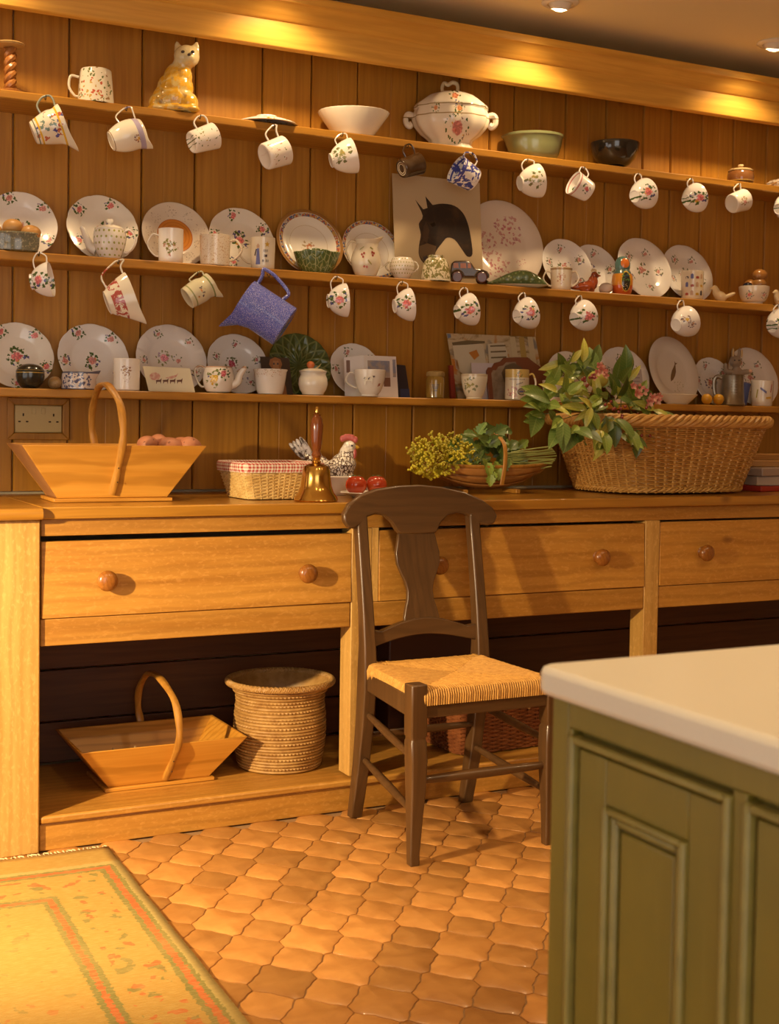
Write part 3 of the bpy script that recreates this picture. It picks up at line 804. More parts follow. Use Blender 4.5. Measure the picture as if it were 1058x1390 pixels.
def loop_handle(parent, pts, r, mat, n=6, flat=.75, name='handle'):
    sp = spline(pts, n)
    return obj(name, MB().tube(sp, r, 8, flat=flat, up=(0, 1, 0)), mat, parent)

# ================================================================ cup hooks and hanging china
M_HOOK = plain('dark_bronze_hook', (0.06, 0.04, 0.02), 0.35, 0.8)
HOOK_ME = None
def cup_hook(shelf, p):
    global HOOK_ME
    if HOOK_ME is None:
        pts = [(0, .0110, .004), (0, .004, .004), (0, -.002, .002), (0, -.008, -.0040), (0, -.0155, -.0066), (0, -.0205, -.0020), (0, -.0215, .0050)]
        HOOK_ME = mesh_of('cup_hook', MB().tube(spline(pts, 4), .0013, 6), M_HOOK)
    o = bpy.data.objects.new('cup_hook', HOOK_ME); COL.objects.link(o); o.parent = SH[shelf][0]; o.location = p
def hang(shelf, hook, base, rim, rb, rr, kind, mat, label, name='teacup', cat='cup', psi=.3, hthick=.0026, hmat=None, group=None, spout=None, stretch=None, wide=.62, sy=1.0, lobes=None):
    """hook, base and rim are pixels: hook = top of the handle, base/rim = middles of the foot and of the mouth.
    The cup hangs at the front edge of its shelf, so its distance is that of the shelf edge."""
    hp = onY(hook[0], hook[1] + 4, SHELF_Y - .021); s = mpp(hp)
    L2 = math.hypot(rim[0] - base[0], rim[1] - base[1]) * s
    ax = (RIGHT * (rim[0] - base[0]) - UP * (rim[1] - base[1])) * s
    ax = (ax.normalized() * math.cos(psi) + FWD * math.sin(psi)).normalized()
    h = L2 / max(.35, math.cos(psi))
    mid = hp + (RIGHT * ((rim[0] + base[0]) / 2 - hook[0]) - UP * ((rim[1] + base[1]) / 2 - hook[1] - 4)) * s
    bp = mid - ax * h / 2
    hv = hp - bp
    xl = (hv - ax * hv.dot(ax))
    # keep the depth of the hook: slide the cup along the view so that the handle plane passes through the hook
    xl = xl - FWD * 0; xl.normalize(); yl = ax.cross(xl)
    M = Matrix((xl, yl, ax)).transposed()
    t = thing(name, label, cat, bp, 0, group); t.rotation_euler = M.to_euler()
    body(t, kind, rb * s, rr * s, h, mat, spout=spout, stretch=stretch, sy=sy, lobes=lobes)
    hl = M.transposed() @ hv            # hook point in the cup's frame
    pr = [(r, z) for r, z in prof_cup(kind, rb * s, rr * s, h)]
    def rad(z):
        best = None
        for (r0, z0), (r1, z1) in zip(pr[2:], pr[3:]):
            if z0 <= z <= z1: best = r0 + (r1 - r0) * (z - z0) / max(1e-6, z1 - z0); break
        r_ = best or pr[4][0]
        return r_ * (1 + ((stretch or 1) - 1) * max(0, min(1, z / h)) ** .8)
    half = wide * h / 2
    zc = max(half * .9, min(h - half * .8, hl.z))
    z0, z1 = max(.10 * h, zc - half), min(.93 * h, zc + half)
    tx = hl.x + hthick * 1.2
    pts = [(rad(z0) - .002, 0, z0), ((rad(z0) * .45 + tx * .55), 0, z0 - .02 * h), (tx * .97, 0, hl.z - half * .45), (tx, 0, hl.z), (tx * .97, 0, hl.z + half * .45), ((rad(z1) * .45 + tx * .55), 0, z1 + .02 * h), (rad(z1) - .002, 0, z1)]
    loop_handle(t, pts, hthick, hmat or mat, 5)
    cup_hook(shelf, (hp.x, SHELF_Y - .004, hp.z + .002))
    return t

def cupmat(name, R=.019, seed=0., kw=ROSE, cz=.03, cx=0., base=WHITE, **k):
    return ceramic(name, base, motifs=[(cx, cz, R, seed, kw)], **k)
C_ROSE = cupmat('rose_teacup_china', .030, 2.0, ROSE, .028, -.002)
C_ROSE2 = cupmat('rose_teacup_china_b', .029, 5.0, ROSE, .028, .002)
C_YEL = ceramic('yellow_flower_china', WHITE, motifs=[(.012, .022, .015, 1., YEL), (-.010, .034, .014, 4., dict(YEL, flower=(.25, .14, .12), leaf=(.12, .1, .14)))])
C_GRN = cupmat('green_print_china', .034, 3., GRN, .034, -.002, CHINA)
C_SPRIG = ceramic('scattered_sprig_china', CHINA, motifs=[(.0, .03, .045, 1., dict(GRN, blob=.24, sc=4.5, flower=(.55, .30, .24), leaf2=(.55, .30, .2)))])
C_CLOV = ceramic('clover_sprig_china', CHINA, motifs=[(.0, .036, .045, 7., dict(GRN, blob=.26, sc=4.6, flower=(.24, .26, .08), flower2=(.62, .45, .12)))])
C_FAI = ceramic('painted_faience', (.74, .68, .55), motifs=[(.0, .046, .050, 2., dict(flower=(.16, .24, .20), flower2=(.20, .27, .22), leaf=(.45, .12, .06), leaf2=(.07, .08, .30), blob=.36, sc=3.4))], bands=[(.016, .021, (.66, .40, .03)), (.008, .011, (.12, .14, .10)), (.074, .079, (.66, .40, .03))])
C_CREAMJ = ceramic('cream_jug_glaze', (.80, .75, .62), bands=[(.074, .09, (.42, .38, .55)), (.002, .004, (.3, .2, .1))], motifs=[(-.022, .070, .014, 2., dict(YEL, flower=(.5, .3, .04)))])
C_BROWN = ceramic('brown_treacle_glaze', (.055, .028, .012), rbands=[(.013, .0155, (.6, .5, .35)), (.019, .0215, (.6, .5, .35))])
C_BLUE = ceramic('blue_willow_print', WHITE, allover=((.06, .075, .33), 55, .50, .006, .10), bands=[(.062, .068, (.07, .08, .34))])
C_PINKR = ceramic('pink_rimmed_rose_mug', WHITE, motifs=[(-.008, .030, .018, 3., dict(ROSE, flower2=(.6, .15, .15)))], bands=[(.060, .064, (.6, .22, .2))])
C_BEAR = cupmat('soft_print_mug', .018, 8., dict(DULL, leaf=(.4, .28, .12), leaf2=(.45, .33, .18)), .030, -.004, CHINA)
C_REDT = ceramic('red_transfer_print', (.80, .74, .60), allover=((.45, .09, .07), 60, .46, .014, .046))
C_STRIPE = ceramic('green_striped_jug', (.66, .62, .42), motifs=[(-.004, .034, .020, 3., dict(flower=(.66, .30, .10), flower2=(.6, .25, .1), leaf=(.06, .04, .08), leaf2=(.55, .3, .1), blob=.36, sc=2.2))], bands=[(.074, .078, (.22, .26, .10)), (.012, .016, (.30, .32, .14))])
b = NB('blue_spatterware', (.095, .125, .52), .2, coat=.4)
b.lay(b.gt(b.noise(b.P, 560, 2), .58), (.50, .50, .76)); M_SPAT = b.lay(b.gt(b.noise(b.P, 420, 1), .64), (.04, .05, .26)).done()

G1 = 'china hanging from the top shelf'; G2 = 'china hanging from the middle shelf'
hang(1, (62, 129), (46, 182), (86, 166), 15, 27, 'jug', C_FAI, 'painted faience jug with yellow bands hanging below the candlestick', 'jug', 'jug', .22, .0042, plain('grey_green_handle_glaze', (.28, .30, .24), .2, 0, .3), G1, spout=(math.pi, .55, .5, .55))
hang(1, (172, 144), (152, 194), (192, 176), 13, 17, 'globe', C_CREAMJ, 'round cream jug with lilac lip hanging between faience jug and clover mug', 'jug', 'jug', .35, .003, None, G1, spout=(math.pi, .55, .45, .7))
hang(1, (272, 155), (261, 196), (290, 182), 15, 18, 'mug', C_CLOV, 'white mug with small green clovers hanging below the cat figure', 'mug', 'mug', .5, .0032, None, G1)
hang(1, (372, 168), (360, 215), (386, 202), 18, 20, 'mug', C_SPRIG, 'white mug with tiny pink and green sprigs hanging below the upturned saucer', 'mug', 'mug', .5, .0034, None, G1)
hang(1, (465, 179), (449, 219), (480, 210), 10, 24, 'tea', C_GRN, 'teacup with one large green printed spray hanging below the white bowl', 'teacup', 'cup', .22, .0030, None, G1)
hang(1, (554, 194), (545, 231), (570, 220), 13, 15, 'mug', C_BROWN, 'glossy dark brown mug with ringed base hanging above the horse print', 'mug', 'mug', .5, .0036, None, G1)
hang(1, (641, 206), (645, 244), (619, 231), 16, 20, 'mug', C_BLUE, 'blue and white printed mug with its mouth turned out, hanging under the tureen', 'mug', 'mug', -.42, .0034, None, G1)
hang(1, (716, 214), (705, 250), (732, 244), 10, 23, 'tea', C_GRN, 'teacup with green and gold printed spray hanging below the green mixing bowl', 'teacup', 'cup', .34, .0030, None, G1)
hang(1, (793, 225), (801, 260), (778, 249), 14, 17, 'mug', C_PINKR, 'white mug with pink rim and single rose hanging beside the black bowl', 'mug', 'mug', -.36, .0030, None, G1)
hang(1, (866, 233), (860, 268), (879, 261), 9, 21, 'tea', C_ROSE2, 'rose teacup hanging straight below the black bowl', 'teacup', 'cup', .62, .0026, None, G1)
hang(1, (938, 240), (930, 273), (948, 267), 8, 20, 'tea', C_ROSE, 'rose teacup hanging between the black bowl and the brown pot', 'teacup', 'cup', .55, .0026, None, G1)
hang(1, (1003, 247), (992, 278), (1012, 270), 13, 15, 'mug', C_BEAR, 'cream mug with square handle and soft brown print hanging below the brown pot', 'mug', 'mug', .5, .0030, None, G1)
hang(1, (1064, 253), (1055, 285), (1074, 279), 8, 20, 'tea', C_ROSE2, 'rose teacup hanging below the white lidded dish', 'teacup', 'cup', .55, .0026, None, G1)
hang(2, (53, 341), (42, 383), (69, 379), 11, 24, 'tea', C_ROSE, 'rose teacup hanging under the bowl of eggs', 'teacup', 'cup', .06, .0028, None, G2)
hang(2, (161, 352), (146, 412), (179, 399), 16, 22, 'tea', C_REDT, 'sauce boat with red transfer print hanging below the spotted teapot', 'sauce_boat', 'sauce boat', .30, .0040, None, G2, spout=(math.pi, .38, .6, .2), stretch=1.45, wide=.9, sy=.8)
hang(2, (268, 368), (255, 406), (286, 384), 15, 16, 'jug', C_STRIPE, 'small striped jug with flared lip hanging below the orange-centred plate', 'jug', 'jug', .35, .0030, None, G2, spout=(math.pi, .5, .5, .65))
hang(2, (366, 370), (388, 444), (331, 406), 30, 29, 'mug', M_SPAT, 'large blue spatterware jug hanging upside down by its handle', 'jug', 'jug', -.06, .0080, None, G2, spout=(math.pi, .72, .30, .66), wide=.72)
for k, (hk, bs, rm, ps, mt, lab) in enumerate([
        ((457, 373), (445, 409), (470, 407), .25, C_ROSE, 'rose teacup hanging below the cabbage leaf bowl'),
        ((546, 380), (535, 416), (558, 413), .28, C_ROSE2, 'rose teacup hanging below the spotted sugar bowl'),
        ((630, 388), (620, 424), (641, 419), .45, C_ROSE, 'rose teacup hanging below the toy car'),
        ((710, 395), (701, 430), (720, 424), .52, C_ROSE2, 'rose teacup hanging below the green leaf dish'),
        ((787, 399), (779, 434), (797, 427), .62, C_ROSE, 'rose teacup hanging below the red bird figure'),
        ((925, 405), (916, 442), (936, 435), .62, C_YEL, 'teacup with yellow flowers hanging below the square patterned mug'),
        ((1056, 411), (1046, 444), (1064, 438), .58, C_ROSE2, 'rose teacup hanging below the second white bird')]):
    hang(2, hk, bs, rm, 9.5 if k < 5 else 9, 23 - .35 * k, 'tea', mt, lab, 'teacup', 'cup', ps, .0026, None, G2)

# ================================================================ plates
P_TILT = R_(20)
def plate(sh, xl, xr, yc, mat, label, scallop=(10, .012), group=None, ratio=1.0, roll=0., name='plate', dz=0.0, tilt=None, deep=.018, cat='plate', fwd=0.0):
    a = tilt or P_TILT
    p0, p1 = onY(xl, yc, 3.888), onY(xr, yc, 3.888)
    R = (p1.x - p0.x) / 2
    pr = [(0, .003), (.58 * R, .003), (.66 * R, .008), (.99 * R, deep), (R, deep + .0012), (.985 * R, deep + .0024), (.68 * R, .0122), (.62 * R, .0088), (.56 * R, .0066), (.28 * R, .0064), (0, .0064)]
    fn = None
    def fn(t, r, z):
        k = 1 + scallop[1] * (abs(math.cos(scallop[0] * t / 2)) ** .6 - .6) * min(1, max(0, r / R - .6) / .4)
        return (r * k * math.cos(t), r * k * math.sin(t) * ratio, z)
    Rv = R * ratio
    n = Vector((0, -math.cos(a), math.sin(a)))
    M = Matrix(((1, 0, 0), (0, math.sin(a), math.cos(a)), n)).transposed() @ Matrix.Rotation(roll, 3, 'Z')
    yc_ = 3.9155 - Rv * math.sin(a) + deep * math.cos(a) - fwd - .003
    zc_ = SZ[sh] + Rv * math.cos(a) - deep * math.sin(a) + dz + .0005
    o = obj(name, MB().lathe(pr, 72, fn), mat, loc=((p0.x + p1.x) / 2, yc_ - deep * 0, zc_), rot=M.to_euler(), angle=50)
    tag(o, label, cat, group); return o
def platemat(name, R=.105, base=CHINA, n=5, kw=ROSE, cR=.034, cx=0, cy=0, rimR=.022, **k):
    return ceramic(name, base, motifs=[(cx, cy, cR, 2., kw)], rim=(n, .82 * R, rimR, kw), frame='xy', **k)
PM_A = platemat('rose_plate', .105)
PM_B = platemat('rose_plate_b', .105, WHITE, 5, dict(ROSE, flower=(.55, .2, .18)), .030, 0, -.008)
PM_S = platemat('small_rose_plate', .085, WHITE, 5, DULL, .032, -.006, 0, .019)
PM_TUL = ceramic('tulip_plate', (.80, .76, .72), motifs=[(-.018, .004, .026, 4., dict(flower=(.62, .22, .30), flower2=(.6, .3, .4), leaf=(.25, .27, .12), leaf2=(.45, .35, .5), blob=.42, rose=.42)), (.026, -.004, .024, 9., dict(DULL, blob=.26))], rim=(5, .086, .016, DULL), frame='xy')
PM_FLW = ceramic('dark_flower_plate', (.79, .75, .70), motifs=[(-.014, .004, .024, 3., dict(flower=(.36, .04, .07), flower2=(.3, .04, .08), leaf=(.16, .17, .08), leaf2=(.3, .26, .12), rose=.4)), (.014, -.022, .030, 6., dict(DULL, blob=.3))], rim=(5, .07, .015, dict(DULL, flower=(.4, .1, .1))), frame='xy')
PM_BEAST = ceramic('animal_rim_plate', (.72, .63, .52), rim=(9, .078, .019, dict(flower=(.42, .34, .26), flower2=(.38, .3, .22), leaf=(.44, .36, .28), leaf2=(.40, .32, .25), blob=.3, sc=3.6)), rbands=[(0, .054, (.60, .22, .03)), (.0535, .0555, (.40, .10, .02)), (.044, .046, (.46, .15, .02)), (.034, .0355, (.46, .15, .02))], frame='xy')
def bordered(name):
    b = NB(name, CHINA, .13, coat=.35)
    r = b.rad; on = b.between(r, .0925, .1035)
    c = b.vor(b.P, 190)['Color']; g = b.sep(c)
    colr = b.mix(b.gt(g[0], .5), b.mix(b.gt(g[1], .5), (.45, .12, .06), (.10, .13, .24)), b.mix(b.gt(g[1], .5), (.55, .34, .10), (.55, .48, .36)))
    b.lay(on, colr); b.lay(b.between(r, .1045, .13), (.36, .18, .05)); b.lay(b.between(r, .064, .0652), (.6, .5, .32))
    b.sprig(b.m('ADD', b.xyz[0], .002), b.m('ADD', b.xyz[1], .012), .026, 3., flower=(.58, .22, .10), flower2=(.5, .3, .12), leaf=(.48, .36, .2), leaf2=(.5, .3, .2))
    return b.done()
PM_BORD = bordered('bordered_bird_plate')
PM_PLAT = ceramic('pink_spray_platter', (.76, .66, .55), motifs=[(.03, .055, .058, 2., dict(PNK, blob=.42, sc=4.2)), (-.07, .0, .050, 5., dict(PNK, blob=.42, sc=4.2)), (-.03, -.075, .052, 8., dict(PNK, blob=.42, sc=4.2)), (.07, -.06, .022, 8., dict(PNK, blob=.3))], frame='xy')
PM_FISH = ceramic('fish_plate', (.74, .68, .60), motifs=[(.02, -.066, .030, 3., dict(flower=(.45, .40, .26), flower2=(.5, .44, .3), leaf=(.5, .46, .32), leaf2=(.42, .4, .28), blob=.28))], frame='xy')
b = NB('leaf_green_majolica', (.05, .085, .02), .22, coat=.4)
fan = b.m('SINE', b.m('ADD', b.m('MULTIPLY', b.m('ARCTAN2', b.xyz[1], b.xyz[0]), 16.0), b.m('MULTIPLY', b.rad, 120.0)))
fan2 = b.m('SINE', b.m('SUBTRACT', b.m('MULTIPLY', b.m('ARCTAN2', b.xyz[1], b.xyz[0]), 16.0), b.m('MULTIPLY', b.rad, 120.0)))
b.lay(b.m('MULTIPLY', b.ramp(b.m('MAXIMUM', fan, fan2), .75, 1.0), .6), (.20, .25, .08)); b.bump(b.m('MAXIMUM', fan, fan2), .6, .003); PM_LEAF = b.done()

GP2 = 'plates along the middle shelf'; GP3 = 'plates along the lowest shelf'
plate(2, -20, 77, 295, PM_B, 'scalloped floral plate standing behind the bowl of eggs', group=GP2)
plate(2, 89, 186, 312, PM_A, 'scalloped floral plate standing behind the spotted teapot', (12, .016), GP2)
plate(2, 191, 283, 322, PM_BEAST, 'plate with orange centre and animals round its rim', (4, 0), GP2)
plate(2, 282, 370, 333, PM_A, 'floral plate standing behind the large cream cup', group=GP2)
plate(2, 373, 463, 333, PM_BORD, 'cream plate with patterned border standing behind the cabbage bowl', (4, 0), GP2)
plate(2, 462, 541, 340, PM_BORD, 'cream plate with patterned border standing behind the cherry jug', (4, 0), GP2, fwd=.004)
plate(2, 628, 735, 335, PM_PLAT, 'big round platter with pink flower sprays beside the horse print', (4, 0), GP2, name='platter', cat='platter', tilt=R_(13))
plate(2, 730, 796, 368, PM_S, 'floral plate standing behind the two-handled mug', group=GP2, fwd=.022)
plate(2, 776, 838, 370, PM_S, 'floral plate standing behind the red bird figure', group=GP2)
plate(2, 831, 902, 375, PM_S, 'floral plate standing behind the nesting doll', group=GP2, fwd=.02)
plate(2, 897, 963, 378, PM_S, 'floral plate standing behind the square patterned mug', group=GP2)
plate(3, -26, 72, 485, PM_A, 'scalloped floral plate standing behind the round black box', (12, .014), GP3)
plate(3, 77, 173, 490, PM_B, 'scalloped floral plate standing behind the blue and white pot', (12, .014), GP3)
plate(3, 183, 278, 490, PM_TUL, 'white plate with pink tulips standing behind the sleigh card', (12, .012), GP3)
plate(3, 280, 362, 500, PM_FLW, 'white plate with dark red flower standing behind the floral teapot', (12, .012), GP3)
plate(3, 364, 447, 503, PM_LEAF, 'dark green leaf-moulded plate behind the lidded mustard pot', (16, .02), GP3)
plate(3, 447, 517, 507, PM_S, 'floral plate standing behind the cow cup', (12, .012), GP3)
plate(3, 742, 803, 505, PM_S, 'floral plate half hidden by the garden leaves', (12, .012), GP3)
plate(3, 812, 878, 507, PM_S, 'floral plate standing behind the flower bunch and white card', (12, .012), GP3)
fp = plate(3, 877, 942, 505, PM_FISH, 'oval plate painted with a single fish', (4, 0), GP3, ratio=1.20, name='fish_plate')
plate(3, 938, 992, 512, PM_S, 'floral plate standing behind the two lemons', (12, .012), GP3, fwd=.012)
plate(3, 986, 1051, 515, PM_S, 'floral plate standing behind the rabbit figure', (12, .012), GP3)
# the painted fish: thin raised enamel on the plate
fo = [(-.004, -.042), (.004, -.030), (.009, -.012), (.010, .006), (.006, .022), (.003, .034), (.010, .046), (.002, .042), (-.004, .047), (-.001, .034), (-.004, .020), (-.008, .004), (-.009, -.014), (-.008, -.030)]
T = Matrix.Rotation(R_(-24), 4, 'Z')
o = obj('painted_fish', MB().prism([tuple((T @ Vector((x * 1.0 + .008, z, 0)))[:2]) for x, z in fo], .0055, .0069, 'xy'), NB('fish_enamel', (.20, .13, .07), .2, coat=.3).lay(.0, (0, 0, 0)).done(), fp)

# ================================================================ things standing on the shelves
def spot(px, py, sh, Y=3.795):
    p = onY(px, py, Y); return Vector((p.x, Y, SZ[sh] + .0006)), mpp(p)
def std(name, label, cat, px, py, sh, Y=3.795, rot=None, group=None):
    p, s = spot(px, py, sh, Y)
    return thing(name, label, cat, p, FACE if rot is None else rot, group), s
def side_handle(t, side, r0, r1, z0, z1, out, th, mat, name='handle'):
    zc = (z0 + z1) / 2
    pts = [(side * (r1 - .002), 0, z1), (side * (r1 + out * .55), 0, z1 + (z1 - z0) * .06), (side * (r1 + out), 0, zc + (z1 - z0) * .12), (side * (r1 + out * .8), 0, zc - (z1 - z0) * .22), (side * (r0 + out * .3), 0, z0 - .0), (side * (r0 - .002), 0, z0 - .001)]
    return loop_handle(t, pts, th, mat, 5, name=name)

# ---- top shelf
t, s = std('candlestick', 'barley twist candlestick with wide drip dish on the top shelf', 'candlestick', 14, 95, 1)
M_TWIST = pine('twist_wood', (.36, .15, .035), (.22, .075, .018), 'z', 3, .3, knots=False)
tw = MB(); H_ = .118
for ph in (0, math.pi):
    tw.tube([(.008 * math.cos(ph + q * .62), .008 * math.sin(ph + q * .62), .012 + H_ * q / 26) for q in range(27)], .0105, 8)
obj('twist_stem', tw, M_TWIST, t)
obj('foot', MB().lathe([(0, 0), (.036, 0), (.036, .006), (.024, .012), (0, .014)], 28), M_TWIST, t)
obj('drip_dish', MB().lathe([(0, .128), (.018, .128), (.036, .132), (.040, .137), (.038, .139), (.016, .135), (0, .135)], 32), pine('dish_wood', (.55, .36, .13), (.42, .25, .08), 'x', 3, .4, knots=False), t)
obj('candle_cup', MB().lathe([(.012, .134), (.013, .143), (.010, .145), (.008, .140), (0, .138)], 20), M_TWIST, t)

t, s = std('mug', 'floral mug standing upside down on the top shelf between candlestick and cat', 'mug', 130, 115, 1)
C_CHINTZ = ceramic('chintz_print', (.76, .70, .55), motifs=[(0, .035, .07, 3., dict(flower=(.50, .12, .06), flower2=(.55, .36, .10), leaf=(.16, .20, .07), leaf2=(.36, .22, .10), blob=.36, sc=6.5))])
def inv(prof, h): return [(r, h - z) for r, z in prof]
pr = prof_cup('mug', .044, .052, .098)
obj('cup_body', MB().lathe(inv(pr, .0985), 36, lambda a, r, z: (r * (1 + .02 * math.cos(8 * a)) * math.cos(a), r * (1 + .02 * math.cos(8 * a)) * math.sin(a), z)), C_CHINTZ, t)
loop_handle(t, [(-.046, -.01, .075), (-.068, -.016, .076), (-.072, -.018, .045), (-.058, -.014, .022), (-.049, -.01, .020)], .0055, C_CHINTZ)

# cat: sits with its back to us, head turned over its right shoulder
b = NB('yellow_glazed_cat', (.62, .46, .16), .16, coat=.5)
n1 = b.noise(b.P, 28, 3, .6, 1.5)
b.lay(b.ramp(n1, .42, .54), (.66, .36, .03)); b.lay(b.m('MULTIPLY', b.ramp(b.noise(b.P, 45, 3), .56, .7), .8), (.26, .15, .06)); b.lay(b.m('MULTIPLY', b.ramp(b.xyz[2], .130, .150), .85), (.60, .52, .30)); b.bump(n1, .5, .004); M_CAT = b.done()
t, s = std('cat_figure', 'yellow glazed pottery cat sitting on the top shelf looking over its shoulder', 'figurine', 238, 110, 1, 3.80)
k = 1.02
mb = MB()
for c, r in [((-.006, 0, .045), (.062, .050, .048)), ((.0, 0, .075), (.054, .045, .050)), ((.008, 0, .108), (.042, .036, .042)), ((.020, -.004, .140), (.028, .027, .030)), ((.034, -.008, .165), (.038, .034, .033)), ((.045, -.030, .156), (.017, .016, .013)),
             ((-.048, -.010, .028), (.028, .034, .030)), ((.040, -.012, .030), (.030, .034, .034)), ((.050, -.022, .012), (.026, .026, .012)), ((-.040, -.030, .012), (.036, .022, .012)), ((.0, -.046, .010), (.05, .012, .010))]:
    mb.ell([q * k for q in c], [q * k for q in r])
for ex_, ang in ((.010, -14), (.058, 14)):
    T = Matrix.Translation((ex_ * k, -.008 * k, .186 * k)) @ Matrix.Rotation(R_(ang), 4, 'Y')
    mb.lathe([(.016, -.006), (.011, .010), (.005, .022), (0, .027)], 10, M=T @ Matrix.Diagonal((1, .55, 1, 1)))
remesh(obj('cat_body', mb, M_CAT, t), .0035, 3)
M_DKB = plain('dark_glaze_spot', (.035, .02, .012), .2, 0, .3)
for ex_ in (.028, .056): obj('eye', MB().ell((ex_ * k, -.0405 * k + (.056 - ex_) * .03, .170 * k), (.0058, .0035, .0045)), M_DKB, t)
obj('nose', MB().ell((.047 * k, -.0475 * k, .160 * k), (.0055, .004, .004)), M_DKB, t)

t, s = std('saucer', 'upturned gilded saucer lying on the top shelf', 'saucer', 362, 162, 1, 3.815)
C_GILT = ceramic('gilt_saucer', WHITE, allover=((.50, .30, .07), 60, .60, .004, .03), frame='xy')
obj('saucer_body', MB().lathe([(.096, .004), (.098, .006), (.092, .011), (.060, .022), (.034, .029), (.032, .033), (.029, .033), (.028, .028), (0, .027)], 48), C_GILT, t)
obj('rim_edge', MB().lathe([(.094, .0045), (.0985, .0045), (.0985, .0062), (.094, .0062), (.094, .0045)], 48), plain('gilt_line', (.45, .27, .08), .3), t)

t, s = std('serving_bowl', 'plain white flared bowl with beaded rim on the top shelf', 'bowl', 480, 170, 1, 3.825)
pr = [(.044, 0), (.058, .001), (.060, .006), (.076, .024), (.094, .050), (.109, .072), (.113, .082), (.111, .084), (.104, .070), (.088, .048), (.068, .020), (.05, .010), (0, .009)]
obj('bowl_body', MB().lathe([(0, .002)] + pr, 72, lambda a, r, z: (r * (1 + (.012 * math.cos(28 * a) if z > .07 else 0)) * math.cos(a), r * (.8 + 0) * (1 + (.012 * math.cos(28 * a) if z > .07 else 0)) * math.sin(a), z)), ceramic('ivory_bowl', (.78, .72, .58)), t)

# tureen
C_TUR = ceramic('spode_like_tureen', (.78, .71, .57), motifs=[(.022, .048, .046, 2., dict(ROSE, blob=.34, sc=5., flower=(.45, .12, .10), leaf2=(.30, .22, .18))), (-.055, .100, .017, 4., dict(ROSE, flower=(.5, .18, .06))), (.025, .100, .019, 6., dict(ROSE, flower=(.5, .18, .06))), (.010, .136, .022, 8., dict(ROSE, flower=(.5, .15, .06)))],
                bands=[(.0855, .0885, (.34, .24, .10)), (.112, .1145, (.32, .24, .10))])
t, s = std('tureen', 'lidded white soup tureen with painted flower basket and gilt lines on the top shelf', 'tureen', 612, 168, 1, 3.832)
t.scale = (1, 1, 1.22)
def lobe(n, amp, sy=.72):
    return lambda a, r, z: (r * (1 + amp * math.cos(n * a)) * math.cos(a), r * sy * (1 + amp * math.cos(n * a)) * math.sin(a), z)
obj('tureen_body', MB().lathe([(0, .008), (.060, .004), (.072, 0), (.078, .004), (.068, .016), (.072, .026), (.098, .042), (.118, .062), (.126, .080), (.124, .094), (.118, .108), (.122, .114), (.120, .118), (.108, .116), (0, .112)], 64, lobe(12, .028)), C_TUR, t)
lid = obj('lid', MB().lathe([(.122, .116), (.118, .121), (.100, .133), (.078, .146), (.050, .155), (.020, .160), (0, .161)], 64, lobe(12, .024)), C_TUR, t)
loop_handle(lid, [(-.026, 0, .155), (-.030, 0, .168), (-.024, 0, .181), (-.010, 0, .178), (.004, 0, .184), (.018, 0, .180), (.022, 0, .168), (.018, 0, .157)], .006, ceramic('gilt_knop', (.62, .50, .28)), 5, 1.0, 'knop')
for sd in (-1, 1):
    loop_handle(t, [(sd * .112, 0, .088), (sd * .136, 0, .096), (sd * .148, 0, .090), (sd * .147, 0, .074), (sd * .136, 0, .066), (sd * .128, 0, .072)], .0095, C_TUR, 5, 1.0)

def bowl_thing(name, label, px, py, sh, prof, mat, Y=3.815, sy=1., spout=None, cat='bowl'):
    t, s = std(name, label, cat, px, py, sh, Y)
    hmax = max(z for r, z in prof)
    def fn(a, r, z):
        q = z / hmax; k = 1
        if spout:
            d = (a - spout + math.pi) % (2 * math.pi) - math.pi; k += .14 * math.exp(-(d / .22) ** 2) * q ** 3
        return (r * k * math.cos(a), r * k * sy * math.sin(a), z)
    obj('bowl_body', MB().lathe(prof, 56, fn), mat, t); return t, s
b = NB('green_glazed_stoneware', (.20, .22, .10), .2, coat=.4)
b.lay(b.m('MULTIPLY', b.ramp(b.noise(b.P, 9, 3), .45, .7), .4), (.26, .24, .10)); M_GSTONE = b.done()
bowl_thing('mixing_bowl', 'olive green stoneware mixing bowl with pouring lip on the top shelf', 725, 200, 1,
           [(0, .002), (.070, 0), (.076, .003), (.086, .022), (.094, .050), (.098, .076), (.102, .080), (.102, .087), (.098, .089), (.093, .082), (.089, .055), (.078, .020), (.06, .010), (0, .009)], M_GSTONE, 3.832, .80, R_(165))
bowl_thing('black_bowl', 'glossy black rounded bowl on the top shelf', 835, 208, 1,
           [(0, .003), (.036, .002), (.038, 0), (.040, .006), (.034, .012), (.050, .020), (.070, .040), (.082, .066), (.087, .092), (.0865, .096), (.083, .094), (.078, .066), (.066, .042), (.045, .022), (0, .018)], plain('black_lustre', (.016, .013, .010), .12, 0, .5), 3.828)
t, s = std('lidded_pot', 'small brown and cream lidded pot on the top shelf', 'pot', 1006, 236, 1, 3.82)
M_PB = plain('brown_slip', (.19, .075, .02), .18, 0, .4)
obj('pot_body', MB().lathe([(0, 0), (.038, 0), (.044, .004), (.049, .018), (.050, .034), (.047, .048), (.044, .052), (0, .052)], 40), ceramic('brown_slip_pot', (.20, .08, .022), bands=[(.014, .018, (.45, .30, .08))], zones=[(0, .014, (.06, .03, .012))]), t)
lid = obj('lid', MB().lathe([(.046, .0525), (.047, .056), (.040, .061), (.018, .064), (0, .065)], 40), plain('cream_lid', (.55, .40, .20), .25, 0, .3), t)
obj('knob', MB().lathe([(.006, .064), (.0065, .069), (.011, .073), (.010, .078), (0, .080)], 20), plain('cream_knob', (.60, .45, .24), .25, 0, .3), lid)
t, s = std('lidded_dish', 'white patterned oblong dish with a lid at the end of the top shelf', 'dish', 1066, 246, 1, 3.82, 0)
